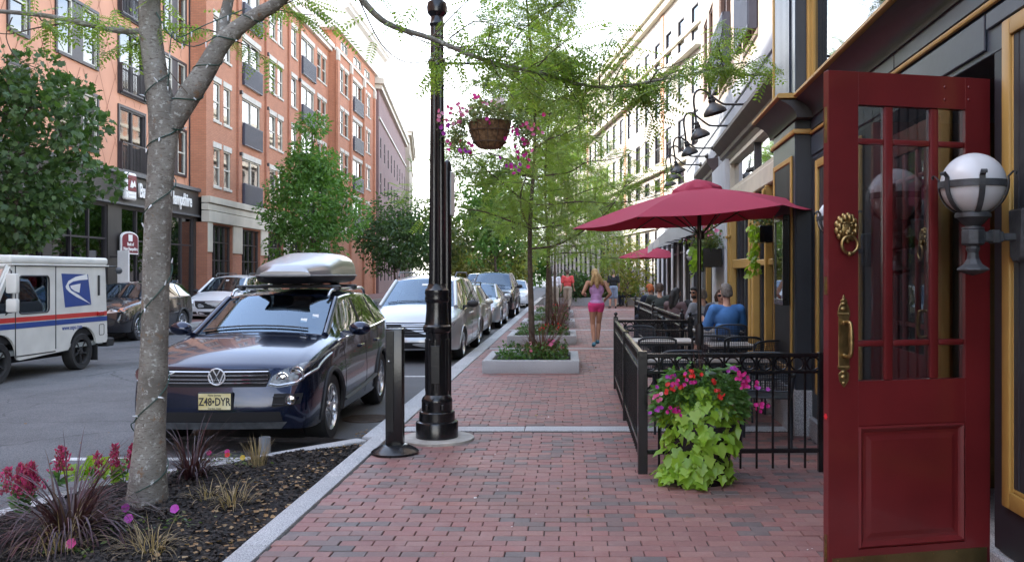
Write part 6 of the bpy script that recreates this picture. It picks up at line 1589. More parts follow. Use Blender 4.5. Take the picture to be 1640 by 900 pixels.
# ---- umbrellas
m_umb = mat('umbrella_cloth', (.42,.04,.085), .8, var=.05, vs=2, bump=.1, bs=200)
_N, _L = nodes(m_umb); _t = _N.new('ShaderNodeBsdfTranslucent'); _t.inputs[0].default_value = (.55,.05,.10,1); _m = _N.new('ShaderNodeMixShader'); _m.inputs[0].default_value = .3
_L.new(_N['Principled BSDF'].outputs[0], _m.inputs[1]); _L.new(_t.outputs[0], _m.inputs[2]); _L.new(_m.outputs[0], _N['Material Output'].inputs[0])
def umbrella(label, loc, rad, zrim, zapex, tilt, rot, polem):
    u = T('umbrella', label, 'umbrella', loc, 0, 'red patio umbrellas')
    Mt = Matrix.Translation((0,0,zrim)) @ Matrix.Rotation(tilt, 4, 'Y') @ Matrix.Rotation(rot, 4, 'Z')
    can = MB(); n_ = 6; rings = 9; vs = []; sub_ = 8
    H_ = zapex-zrim
    for i in range(rings+1):
        f = .06+.94*i/rings
        for k in range(n_*sub_):
            a = 2*pi*k/(n_*sub_); m_ = (k % sub_)/sub_; chord = cos(pi/n_)/cos((m_-.5)*2*pi/n_) 
            sag = .05*sin(pi*m_)*f*f
            z = H_*(1-f)**1.0+H_*.10*sin(pi*f)-sag*.6; r_ = rad*f*chord*(1-.02*sin(pi*m_)*f)
            vs.append((r_*cos(a), r_*sin(a), z))
    nn = n_*sub_
    fs = [(i*nn+k, i*nn+(k+1) % nn, (i+1)*nn+(k+1) % nn, (i+1)*nn+k) for i in range(rings) for k in range(nn)]
    can.add(vs, fs, 0, Mt)
    me = can.mesh('canopy'); co = link('canopy', me, u); me.materials.append(m_umb)
    bm = bmesh.new(); bm.from_mesh(me); bmesh.ops.solidify(bm, geom=list(bm.faces), thickness=.004); bm.to_mesh(me); bm.free(); me.shade_smooth(); me.set_sharp_from_angle(angle=radians(14))
    ca = MB(); vs = []
    for i, (f, dz) in enumerate(((0.02,.085),(.10,.075),(.19,.035),(.205,-.02))):
        for k in range(nn):
            a = 2*pi*k/nn; m_ = (k % sub_)/sub_; r_ = rad*f*cos(pi/n_)/cos((m_-.5)*2*pi/n_)
            vs.append((r_*cos(a), r_*sin(a), H_*(1-f)+H_*.10*sin(pi*f)+dz-.012*sin(pi*m_)*(i > 1)+.012*sin(5*a)*(i == 3)))
    ca.add(vs, [(i*nn+k, i*nn+(k+1) % nn, (i+1)*nn+(k+1) % nn, (i+1)*nn+k) for i in range(3) for k in range(nn)]+[tuple(range(nn))], 0, Mt)
    O('vent_cap', ca, m_umb, co, smooth=40)
    for k in range(n_):
        a = 2*pi*k/n_
        O('rib', MB().tube([(.03*cos(a),.03*sin(a),H_-.02),(rad*.985*cos(a),rad*.985*sin(a),-.012)], .008, 6, M=Mt), polem, u)
        O('strut', MB().tube([(.03*cos(a),.03*sin(a),H_-.5),(rad*.5*cos(a),rad*.5*sin(a),H_*.5+.01)], .007, 6, M=Mt), polem, u)
    O('runner', MB().lathe([(.035,H_-.55),(.04,H_-.5),(.035,H_-.46)], 12, Mt), polem, u)
    O('pole', MB().tube([(0,0,.02),(0,0,zrim-.3),(0,0,zapex-.02)], .0225, 14), polem, u)
    O('joint', MB().lathe([(.03,.86),(.042,.88),(.045,1.0),(.042,1.06),(.028,1.09)], 14), m_darkplastic, u)
    O('base', MB().lathe([(.25,0),(.25,.04),(.06,.07),(.04,.2),(0,.2)], 24), m_iron, u)
    O('finial', MB().ball((0,0,H_+.07), .022, 8, 6, M=Mt), polem, u)
m_bronze = mat('bronze_pole', (.05,.042,.036), .3, .7, var=.1)
umbrella('large red hexagonal umbrella tilted over the nearest patio table', (1.38, 9.2, 0), 1.34, 2.19, 2.52, radians(-4.5), radians(-4), m_bronze)
umbrella('smaller looking red umbrella far along the patio', (3.1, 32, 0), 1.3, 2.22, 2.62, radians(0), radians(10), m_iron)
# ================================================================ vegetation
def leaves(name, P, D, size, tpl, mt, parent=None, up=.7, seed=1, jit=.35, kind=None):
    """many real leaves in one mesh: P positions, D leaf directions"""
    rs = np.random.RandomState(seed); P = np.asarray(P, float); D = np.asarray(D, float); n = len(P)
    v, f = tpl; v = np.asarray(v, float); k = len(v)
    a = D+rs.normal(0, .12, D.shape); a /= np.linalg.norm(a, axis=1)[:, None]+1e-9
    nr = rs.normal(0, 1, (n, 3))*(1-up)+np.array([0, 0, up]); b = np.cross(nr, a); b /= np.linalg.norm(b, axis=1)[:, None]+1e-9
    c = np.cross(a, b); s = size*rs.uniform(1-jit, 1+jit, n)
    V = P[:, None]+(v[None, :, 0:1]*a[:, None]+v[None, :, 1:2]*b[:, None]+v[None, :, 2:3]*c[:, None])*s[:, None, None]
    V = V.reshape(-1, 3)
    loops = np.concatenate([np.array(q) for q in f]); tot = np.array([len(q) for q in f])
    L_ = (loops[None]+(np.arange(n)*k)[:, None]).ravel(); tt = np.tile(tot, n); st_ = np.concatenate([[0], np.cumsum(tt)[:-1]])
    me = bpy.data.meshes.new(name); me.vertices.add(len(V)); me.vertices.foreach_set('co', V.ravel().astype(np.float32))
    me.loops.add(len(L_)); me.loops.foreach_set('vertex_index', L_.astype(np.int32)); me.polygons.add(len(tt)); me.polygons.foreach_set('loop_start', st_.astype(np.int32)); me.polygons.foreach_set('loop_total', tt.astype(np.int32))
    me.update(calc_edges=True); me.materials.append(mt)
    o = link(name, me, parent)
    if kind: o['kind'] = kind
    return o
T_LEAF = ([(0,0,0),(.45,.26,.05),(1,0,-.06),(.45,-.26,.05)], [(0,2,1),(0,3,2)])
T_MAPLE = ([(0,0,0),(.25,.42,.04),(.42,.30,.02),(.62,.48,.0),(.68,.2,.03),(1.05,0,-.08),(.68,-.2,.03),(.62,-.48,0),(.42,-.30,.02),(.25,-.42,.04)], [(0,2,1),(0,4,3,2),(0,5,4),(0,6,5),(0,8,7,6),(0,9,8)])
def pinnate(n=8, ln=.19, wd=.07):
    v = [(0,-.008,0),(0,.008,0),(.95,.004,-.12),(.95,-.004,-.12)]; f = [(0,1,2,3)]
    for i in range(n):
        t = .1+.85*i/(n-1); zz = -.12*t*t; L_ = ln*(1-.35*abs(t-.45))
        for s_ in (1, -1):
            b = len(v); dx, dy = .35*L_, L_*.94
            v += [(t,s_*.006,zz),(t+dx*.5-wd*.5,s_*dy*.5,zz-.01),(t+dx,s_*dy,zz-.04),(t+dx*.5+wd*.5,s_*dy*.5,zz-.01)]; f.append((b,b+1,b+2,b+3))
    return v, f
T_PIN = pinnate(8, .19, .085); T_PIN_FAR = pinnate(5, .24, .13)
T_BLADE = None
l_locust = leafmat('locust_leaf', [(.13,.21,.06),(.18,.28,.075),(.25,.33,.09),(.15,.24,.065),(.29,.34,.10)], .5)
l_dark = leafmat('dark_leaf', [(.035,.075,.028),(.05,.105,.034),(.08,.14,.042),(.04,.085,.03)], .35)
l_mid = leafmat('green_leaf', [(.06,.145,.03),(.08,.18,.034),(.115,.22,.045),(.065,.155,.032)], .42)
l_olive = leafmat('olive_leaf', [(.05,.085,.025),(.085,.13,.035),(.13,.16,.045),(.10,.10,.04)], .4)
l_yellow = leafmat('yellow_leaf', [(.22,.20,.04),(.14,.18,.04),(.26,.22,.06),(.10,.15,.03)], .45)
l_lime = leafmat('lime_leaf', [(.22,.36,.03),(.28,.43,.04),(.20,.33,.03),(.33,.46,.07)], .35, .4)
l_imp = leafmat('dark_green_leaf', [(.045,.11,.03),(.07,.16,.04),(.10,.20,.055)], .3, .4)
l_purple = leafmat('purple_blade', [(.035,.014,.022),(.055,.02,.03),(.09,.035,.045),(.03,.014,.02),(.10,.06,.05)], .2, .45)
l_redgrass = leafmat('red_blade', [(.07,.025,.028),(.11,.04,.04),(.15,.07,.055),(.06,.02,.025),(.18,.11,.08)], .25, .5)
l_dry = leafmat('dry_grass', [(.30,.22,.12),(.38,.29,.17),(.22,.16,.09),(.18,.15,.08)], .2, .8)
p_mag = leafmat('magenta_petal', [(.50,.01,.17),(.60,.02,.25),(.42,.01,.20)], .3)
p_red = leafmat('red_petal', [(.62,.02,.02),(.70,.04,.03),(.5,.015,.02)], .3)
p_pink = leafmat('pink_petal', [(.65,.16,.34),(.55,.07,.25),(.70,.35,.50)], .35)
p_violet = leafmat('violet_petal', [(.35,.03,.36),(.45,.06,.42),(.28,.02,.30)], .3)
p_plume = leafmat('plume', [(.36,.02,.11),(.46,.04,.15),(.28,.03,.09),(.30,.10,.11)], .3, .8)
rv = random.Random(21)
def unit(v): return v/(v.length+1e-9)
def rnd3(r=rv): return Vector((r.gauss(0,1), r.gauss(0,1), r.gauss(0,1)))
def limb(mb, P, r0, r1, n=8):
    P = smoothpts(P, 4); k = len(P); mb.tube(P, [r0+(r1-r0)*i/(k-1) for i in range(k)], n); return P
def wander(p, d, L_, bend, n=4, lift=0, r=rv):
    P = [Vector(p)]; d = unit(Vector(d))
    for i in range(n):
        d = unit(d+rnd3(r)*bend+Vector((0,0,lift))); P.append(P[-1]+d*L_/n)
    return P
def locust(label, x, y, h, seed, zb=2.1, spread=1.9, dens=1.0, sz=.17, far=False):
    r = random.Random(seed); t = T('honey_locust_tree', label, 'tree', (x, y, 0), 0, 'thin honey locust trees in the planters')
    tk = MB(); P0 = [(0,0,.05),(r.uniform(-.03,.03),0,1.2),(r.uniform(-.06,.06),r.uniform(-.05,.05),2.4),(r.uniform(-.12,.12),r.uniform(-.1,.1),h*.62),(r.uniform(-.2,.2),r.uniform(-.2,.2),h)]
    P = limb(tk, P0, .062, .012, 9); O('trunk', tk, m_bark2, t)
    br = MB(); LP = []; LD = []
    nb = int(20*dens)
    for i in range(nb):
        f = (i+r.random())/nb; z = zb+(h-zb)*f; a = i*2.4+r.uniform(-.5,.5)
        k = min(len(P)-1, max(0, int(len(P)*z/h))); p = min(P, key=lambda q: abs(q.z-z))
        L_ = spread*(1-.55*f)*r.uniform(.65,1.15)
        B = wander(p, (cos(a), sin(a), .28+.5*f), L_, .16, 5, -.02, r); B = limb(br, B, .020*(1-.5*f), .005, 5)
        for j in range(3, len(B)):
            for _ in range(2 if j < len(B)-4 else 3):
                if r.random() > .52: continue
                d = unit((B[j]-B[j-1])*5+rnd3(r)*1.0); d.z *= .75
                S_ = wander(B[j], d, r.uniform(.25,.6), .25, 3, -.05, r); br.tube(S_, [.005,.004,.003,.002], 4)
                for q in range(1, 4):
                    for _ in range(3 if not far else 2):
                        LP.append(S_[q]+rnd3(r)*.03); dd = unit(d+rnd3(r)*.8); dd.z = dd.z*.6-.15; LD.append(dd)
    O('branches', br, m_bark2, t)
    leaves('crown', LP, LD, sz, T_PIN if not far else T_PIN_FAR, l_locust, t, .75, seed, kind='stuff')
    return t
locust('nearest thin honey locust rising from the first granite planter', -.62, 15.2, 7.0, 31, 2.0, 2.3, 1.5, .26)
locust('second honey locust with a dark trunk in the second planter', -.5, 21, 6.6, 33, 2.0, 2.0, 1.2, .24)
locust('third honey locust in the third planter, mostly behind the others', -.55, 27.2, 6.8, 37, 2.5, 2.3, 1.1, .27, True)
locust('fourth honey locust at the far planter among the people', -.5, 33.6, 6.6, 39, 2.6, 2.4, 1.1, .28, True)
locust('honey locust standing in the curved seat wall planter at the far end', 1.9, 46.6, 6.5, 41, 1.6, 3.0, 1.2, .32, True)
def tree(name, label, x, y, z0, z1, rx, lm, n, size, seed, tpl=T_LEAF, group=None, th=None, trunkr=.10, lump=.42, egg=0, K=46, jag=0):
    r = random.Random(seed); rs = np.random.RandomState(seed); t = T(name, label, 'tree', (x, y, 0), 0, group)
    zc = (z0+z1)/2; rz_ = (z1-z0)/2; tk = MB()
    Pt = limb(tk, [(0,0,-.1),(.03,0,z0*.6),(-.04,.03,z0+.3),(.05,0,zc),(0,0,zc+rz_*.6)], trunkr, .02, 9)
    cen = []
    for i in range(K):
        a = i*2.39996; u = 1-2*(i+.5)/K; f = sqrt(1-u*u); m_ = r.uniform(.5,.95)+(r.uniform(-.25,.32) if jag else 0)
        wv = 1-egg*u
        cen.append((Vector((rx*f*cos(a)*m_*wv, rx*f*sin(a)*m_*wv, zc+rz_*u*m_)), r.uniform(.7,1.25)))
    for c, _ in cen[::2]:
        b = min(Pt, key=lambda q: (q-Vector((0,0,c.z-.5))).length); limb(tk, [b, (b+c)/2+rnd3(r)*.1, c], .028, .006, 5)
    O('trunk', tk, m_bark2, t)
    k = n//K; P = []; D = []
    for c, s_ in cen:
        g = rs.normal(0, 1, (int(k*s_), 3)); g /= np.linalg.norm(g, axis=1)[:, None]; rad = rx*lump*s_*rs.uniform(.35,1.12,(len(g),1))**.6
        P.append(np.array(c)+g*rad*np.array([1,1,.75])); d = g+np.array([0,0,-.35])+rs.normal(0,.45,g.shape); D.append(d)
    P = np.concatenate(P); D = np.concatenate(D)
    leaves('crown', P, D, size, tpl, lm, t, .45, seed, kind='stuff')
    return t
tree('maple_tree', 'dark green maple across the street above the mail van', -13.9, 22.0, 2.1, 7.1, 1.9, l_dark, 6200, .17, 51, T_MAPLE, None, trunkr=.09, lump=.25, K=64, jag=1)
tree('linden_tree', 'dense egg shaped green tree across the street above the roof box', -11.7, 40, 1.6, 8.4, 2.05, l_mid, 13000, .19, 53, T_LEAF, trunkr=.11, egg=.38, lump=.30, K=80, jag=1)
tree('maple_tree', 'dark loose tree across the street just right of the egg shaped tree', -10.9, 55, 1.6, 6.2, 2.6, l_dark, 6500, .24, 55, lump=.28, K=60, jag=1)
tree('maple_tree', 'smaller dark tree across the street closer to the lamp post', -9.6, 64, 1.6, 6.6, 2.6, l_olive, 5600, .28, 57, lump=.28, K=60, jag=1)
tree('maple_tree', 'broad tree over the kerb between the black SUV and the thin locusts', -3.9, 47, 2.4, 7.6, 2.1, l_mid, 5600, .24, 59, lump=.28, K=60, jag=1)
tree('maple_tree', 'second broad tree over the kerb beyond the black SUV', -4.6, 57, 2.2, 7.2, 2.5, l_olive, 5000, .27, 61, lump=.28, K=60, jag=1)
for i, (x, y, z1, rx, lm, lb) in enumerate(((-12.5,112,4.6,3.2,l_yellow,'low yellow green tree closing the street behind the lamp post'),(-15.5,118,6.6,2.6,l_olive,'taller olive tree closing the street left of the yellow one'),(-8.0,116,4.8,3.4,l_yellow,'yellow tree closing the street over the parked cars'),(-4,122,6.0,3.6,l_mid,'green tree closing the street right of the yellow trees'),(1.5,120,7,3.6,l_olive,'olive tree at the street end behind the thin locusts'))):
    tree('street_end_tree', lb, x, y, .6, z1, rx, lm, 3200, .5, 70+i, group='trees closing the street')
for i, (x, y, z1, rx, lm, lb) in enumerate(((2.9,43.5,3.4,1.3,l_yellow,'sunny yellow green shrub beside the far shop windows'),(.3,45.5,1.7,1.0,l_dark,'dark shrub in the curved seat wall planter behind the red shirt'),(1.6,46.2,1.6,.9,l_olive,'olive shrub in the curved seat wall planter behind the jogger'),(3.0,46.2,1.5,.8,l_mid,'green shrub at the right end of the curved seat wall planter'))):
    tree('shrub', lb, x, y, .35, z1, rx, lm, 2200, .16, 80+i, group='shrubs at the end of the pavement', trunkr=.03)['category'] = 'shrub'

# ---- the near street tree: forked lichen-grey trunk, long limb reaching over the pavement
def px(x, y, Y): return at(x, y, None, Y)
nt_ = T('honey_locust_tree', 'big forked grey trunk wrapped in string lights in the mulch bed', 'tree', (0,0,0))
tk = MB()
def trunk_tube(P, rr_, n=14): 
    Q = smoothpts(P, 5); k = len(Q); m = len(rr_)-1; RR = []
    for i in range(k):
        f = i/(k-1)*m; j = min(m-1, int(f)); RR.append((rr_[j]+(rr_[j+1]-rr_[j])*(f-j))*(1+.03*noise.noise(Q[i]*3)))
    tk.tube(Q, RR, n); return Q
b0 = px(236, 808, 6.14)
TR = trunk_tube([b0+Vector((0,0,-.12)), b0+Vector((0,0,.03)), px(240,700,6.14), px(247,560,6.14), px(251,400,6.15), px(257,280,6.15), px(262,200,6.15), px(250,120,6.12), px(241,50,6.1), px(238,-30,6.05), px(225,-170,6.0)], [.205,.14,.10,.092,.088,.087,.10,.076,.073,.069,.065])
L1 = trunk_tube([px(258,222,6.16), px(285,180,6.18), px(325,120,6.2), px(358,66,6.22), px(405,28,6.2), px(440,8,6.15), px(480,-30,6.1), px(530,-70,6.0)], [.09,.082,.075,.062,.05,.045,.04,.034])
L2 = trunk_tube([px(355,70,6.22), px(362,20,6.3), px(380,-60,6.4)], [.045,.04,.03], 8)
L3 = trunk_tube([px(238,50,6.1), px(190,50,6.05), px(120,35,6.0), px(60,24,5.95), px(-40,16,5.9)], [.022,.02,.018,.016,.012], 8)
L4 = trunk_tube([px(530,-70,6.0), px(575,-6,6.0), px(620,38,6.1), px(690,62,6.2), px(780,98,6.3), px(860,116,6.4), px(960,140,6.5), px(1060,128,6.6), px(1150,112,6.6)], [.03,.024,.021,.018,.016,.013,.010,.008,.005], 8)
O('trunk', tk, m_bark, nt_, smooth=60)
tw = MB()
def twig(P, r0=.006, r1=.003): 
    Q = smoothpts(P, 4); k = len(Q); tw.tube(Q, [r0+(r1-r0)*i/(k-1) for i in range(k)], 5); return Q
TW = [twig([px(118,36,6.0), px(60,45,5.95), px(15,55,5.9), px(-20,50,5.9)]), twig([px(20,28,5.9), px(10,60,5.9), px(28,95,5.9), px(60,110,5.9)], .004),
  twig([px(575,0,6.0), px(610,70,6.0), px(650,100,6.0), px(700,95,6.05), px(715,80,6.05)], .006), twig([px(622,40,6.1), px(700,75,6.1), px(760,80,6.1)], .005),
  twig([px(720,62,6.2), px(760,35,6.2), px(790,40,6.2)], .006), twig([px(240,60,6.1), px(260,100,6.1), px(300,150,6.1)], .004)]
sub = []
for i in range(14, len(L4), 1):
    for _ in range(1 if i < 19 else 2):
        d = unit(L4[i]-L4[i-1])*.5+Vector((rv.gauss(0,.5), rv.gauss(0,.6), rv.uniform(-.35,.75)))
        S_ = wander(L4[i], d, rv.uniform(.25,.7), .25, 4, -.04); tw.tube(S_, [.006,.005,.004,.003,.002], 5); sub.append(S_)
for base, n_ in ((L3, 3), (TR[-14:], 3), (L1[18:26], 2), (L2, 3)):
    for _ in range(n_):
        p = rv.choice(base); S_ = wander(p, (rv.uniform(-.5,1), rv.uniform(-.3,.2), rv.uniform(-.3,.1)), rv.uniform(.2,.45), .25, 4, -.03); tw.tube(S_, [.006,.005,.004,.003,.002], 5); sub.append(S_)
O('twigs', tw, m_bark2, nt_)['kind'] = 'stuff'
LP, LD = [], []
for S_ in sub:
    d0 = unit(S_[-1]-S_[0])
    for q in range(1, 5):
        for _ in range(4):
            LP.append(S_[q]+rnd3()*.015); d = unit(d0*.6+rnd3()*.8); d.z = d.z*.3-.35; LD.append(d)
for p in (px(40,10,5.9), px(110,14,5.95), px(150,30,6.0), px(180,25,6), px(590,10,6), px(640,18,6)):
    for _ in range(9): LP.append(p+rnd3()*.10); d = unit(rnd3()); d.z = d.z*.3-.5; LD.append(d)
leaves('crown', LP, LD, .20, T_PIN, l_locust, nt_, .7, 5, kind='stuff')
# string lights
m_cord = mat('green_cord', (.012,.05,.035), .5, var=.1); m_bulb = mat('clear_bulb', (.75,.77,.78), .15, var=.05)
sl_ = T('string_lights', 'green cord of small white bulbs wound up the big grey trunk', 'string lights', (0,0,0))
def wind(Q, rad, turns, n=120, y0=0):
    out = []
    for i in range(n):
        f = i/(n-1); k = f*(len(Q)-1); j = min(len(Q)-2, int(k)); c = Q[j]+(Q[j+1]-Q[j])*(k-j); t = unit(Q[j+1]-Q[j])
        u = unit(t.cross(Vector((0,1,0)))); v = t.cross(u); a = 2*pi*turns*f+y0; r_ = rad(f)
        out.append(c+(u*cos(a)+v*sin(a))*r_)
    return out
C1 = wind(TR[5:36], lambda f: .128-.03*f if f < .2 else .106-.006*f, 5.5, 240)
C2 = wind(L1[1:24], lambda f: .094-.045*f, 5, 120)
for C_ in (C1, C2):
    O('cord', MB().tube(C_, .0042, 5), m_cord, sl_)
    for i in range(6, len(C_), 9 if C_ is C1 else 7):
        a = C_[i]; d = unit(rnd3()+Vector((0,-.8,-.1)))
        O('bulb', MB().tube([a, a+d*.018], [.006,.006], 6).tube([a+d*.018, a+d*.04], [.0055,.002], 6), m_bulb, sl_)
C3 = smoothpts([px(395,14,6.18), px(330,40,6.15), px(290,60,6.15), px(275,55,6.1), px(270,120,6.1), px(268,150,6.1)])
C4 = smoothpts([px(250,20,6.0), px(275,60,6.0), px(310,75,6.05), px(345,60,6.1)])
for C_ in (C3, C4):
    O('cord', MB().tube(C_, .004, 5), m_cord, sl_)
    for i in range(2, len(C_), 4): a = C_[i]; O('bulb', MB().tube([a, a+Vector((0,0,-.035))], [.006,.003], 6), m_bulb, sl_)

# ---- planting in the near bed
def blades(name, label, x, y, n, L_, w_, lm, seed, lean=.9, curl=.9, z=None, parent=None, cat='grass', group=None, spread=.07):
    """arching grass clump, each blade a folded tapering strip"""
    r = random.Random(seed); mb = MB(); z = mulchz(x, y) if z is None else z
    t = T(name, label, cat, (x, y, z), 0, group) if parent is None else parent
    for i in range(n):
        a = r.uniform(0, 2*pi); b = r.uniform(.1, 1)**.7*lean; l_ = L_*r.uniform(.55, 1.15); wv = w_*r.uniform(.6,1.2)
        p = Vector((cos(a)*spread*r.random(), sin(a)*spread*r.random(), -.02)); th = b*.5; P = []; nseg = 7
        sd_ = Vector((-sin(a), cos(a), 0))
        for k in range(nseg+1):
            P.append(p.copy()); th += curl*b*2.1/nseg*(.5+k/nseg); th = min(th, 2.7)
            p = p+Vector((cos(a)*sin(th), sin(a)*sin(th), cos(th)))*l_/nseg
        o = len(mb.v)
        for k, q in enumerate(P):
            wk = wv*(1-(k/nseg)**2*.92); mb.v.append(tuple(q+sd_*wk)); mb.v.append(tuple(q-sd_*wk))
        mb.f += [(o+2*k, o+2*k+1, o+2*k+3, o+2*k+2) for k in range(nseg)]; mb.m += [0]*nseg
    if parent is not None: mb.v = [(a_+x, b_+y, c_+z) for a_, b_, c_ in mb.v]
    me = mb.mesh('blades'); me.materials.append(lm); o = link('blades', me, t); o['kind'] = 'stuff'
    return t
gp = 'ornamental grasses of the bed'
B1 = at(110, 862, 0); B2 = at(308, 768, 0); B3 = at(412, 748, 0)
g = blades('fountain_grass', 'large dark purple fountain grass arching at the left of the trunk', B1.x, B1.y, 250, .66, .0075, l_purple, 3, 1.35, 1.15, group=gp, spread=.12)
blades('', None, B1.x, B1.y, 90, .36, .004, l_dry, 13, 1.3, .7, parent=None) if False else None
g = blades('fountain_grass', 'reddish purple fountain grass between the trunk and the blue SUV', B2.x, B2.y, 130, .50, .006, l_purple, 5, 1.05, 1.1, group=gp, spread=.09)
blades('dry_grass', 'small dry brown grass tuft with yellow flowers by the grey pipe', B3.x, B3.y, 90, .27, .0035, l_dry, 6, .5, .5, group=gp)
for i, (x, y, lb, n, L_) in enumerate(((372,806,'withered straw coloured tuft lying right of the trunk',90,.25),(238,884,'withered straw coloured tuft at the bottom edge below the trunk',90,.22),(95,884,'straw coloured dead blades under the large purple grass',90,.30),(335,800,'faded small tuft just right of the trunk foot',40,.18))):
    q = at(x, y, 0); blades('dry_grass', lb, q.x, q.y, n, L_, .0032, l_dry, 40+i, 1.3, .8, group=gp, spread=.14)
pp = at(424, 725, 0); pi_ = T('pipe_stub', 'short grey pipe stub standing in the mulch behind the dry tuft', 'pipe', (pp.x, pp.y, mulchz(pp.x, pp.y)))
O('tube', MB().lathe([(.05,-.03),(.05,.13),(.044,.13),(.044,.02),(0,.02)], 20), mat('grey_pvc', (.20,.22,.24), .5), pi_)
def plume(label, px_, py_, h, s, seed):
    q = at(px_, py_, 0); z = mulchz(q.x, q.y); r = random.Random(seed); rs = np.random.RandomState(seed)
    t = T('celosia', label, 'flower', (q.x, q.y, z), 0, 'magenta celosia plumes')
    st = MB(); P = []; D = []; LP = []; LD = []
    for i in range(s):
        a = r.uniform(0, 6.3); tip = Vector((cos(a)*.07, sin(a)*.07, h*r.uniform(.75, 1.05))); st.tube(smoothpts([(0,0,0), tip*.5+Vector((0,0,.02)), tip]), .004, 5)
        for _ in range(150):
            f = r.random(); P.append(tip+Vector((r.gauss(0,.027)*(1.25-f), r.gauss(0,.027)*(1.25-f), -.12+.17*f))); D.append(Vector((r.gauss(0,.5), r.gauss(0,.5), 1)))
        for _ in range(6):
            f = r.random()*.7; LP.append(tip*f); LD.append(Vector((r.gauss(0,1), r.gauss(0,1), .3)))
    O('stem', st, l_imp, t); leaves('flower_head', P, D, .028, T_LEAF, p_plume, t, .2, seed, kind='stuff'); leaves('foliage', LP, LD, .08, T_LEAF, l_imp, t, .4, seed, kind='stuff')
plume('broad magenta celosia at the far left edge', 32, 830, .27, 8, 1); plume('celosia plumes standing just left of the trunk', 200, 775, .24, 4, 2)
plume('thin faded celosia above the purple grass', 92, 790, .25, 2, 3); plume('thin celosia between the faded plume and the trunk', 146, 785, .24, 1, 4)
T_SWEET = ([(0,0,0),(-.12,.22,.03),(.05,.42,.0),(.30,.34,.04),(.42,.52,-.03),(.62,.28,.02),(1.0,0,-.14),(.62,-.28,.02),(.42,-.52,-.03),(.30,-.34,.04),(.05,-.42,0),(-.12,-.22,.03)], [(0,3,2,1),(0,5,4,3),(0,6,5),(0,7,6),(0,9,8,7),(0,11,10,9)])
q = at(160, 775, 0); sw = T('sweet_potato_vine', 'small lime green sweet potato vine behind the purple grass', 'plant', (q.x, q.y, mulchz(q.x, q.y)))
rs = np.random.RandomState(3); P = np.stack([rs.normal(0,.11,60), rs.normal(0,.07,60), rs.uniform(.02,.14,60)], -1)
leaves('foliage', P, P*np.array([1,1,.3])+rs.normal(0,.05,P.shape)+np.array([0,-.04,0]), .075, T_SWEET, l_lime, sw, .6, 4, kind='stuff')
T_PET = ([(0,0,0)]+[(cos(a)*(1 if i % 2 == 0 else .93), sin(a)*(1 if i % 2 == 0 else .93), .25+.1*(i % 2)) for i, a in enumerate([2*pi*j/10 for j in range(10)])], [(0,i+1,(i+1) % 10+1) for i in range(10)])
def petunia(label, px_, py_, mt, r_=.028, n=1, z=.05, seed=0, leaf=True):
    q = at(px_, py_, .06); zz = mulchz(q.x, q.y); r = random.Random(seed+px_); t = T('petunia', label, 'flower', (q.x, q.y, zz), 0, 'petunias scattered over the bed')
    P = [(r.gauss(0,.02), r.gauss(0,.02), z+r.uniform(0,.03)) for _ in range(n)]
    O('stem', MB().tube([(0,0,0), P[0]], .0025, 4), l_imp, t)
    rs = np.random.RandomState(seed); a = np.array([(1,.0,0.0)]*n)
    v, f = T_PET; M = Matrix.Rotation(radians(62), 4, 'X')
    m = MB()
    for p in P: m.add([(x*r_, y*r_, zc*r_) for x, y, zc in v], f, 0, Matrix.Translation(p) @ M)
    O('flower', m, mt, t, smooth=0)
    if leaf:
        rs = np.random.RandomState(seed+9); n2 = 34; Q = np.stack([rs.normal(0,.09,n2), rs.normal(0,.05,n2), rs.uniform(.005,.05,n2)], -1); leaves('foliage', Q, rs.normal(0,1,(n2,3))*np.array([1,1,.2]), .035, T_LEAF, l_olive, t, .7, seed, kind='stuff')
for i, (x, y, m, lb) in enumerate(((280,828,p_violet,'single magenta petunia right of the trunk foot'),(208,842,p_violet,'lower of two magenta petunias left of the trunk foot'),(198,822,p_violet,'upper of two magenta petunias left of the trunk foot'),(126,873,p_pink,'pale lilac petunia at the bottom left under the purple grass'),(264,750,p_mag,'small crimson petunia touching the right side of the trunk'),(341,731,p_mag,'crimson petunia left of a pair beside the reddish grass'),(362,726,p_mag,'larger crimson petunia of the pair beside the reddish grass'),(374,730,p_red,'small red petunia at the right of the pair'),(393,737,leafmat('yellow_petal',[(.6,.42,.05),(.7,.5,.08)],.3),'small yellow flower in front of the grey pipe'))):
    petunia(lb, x, y, m, .030 if i < 4 else .024, 1, .06, i)

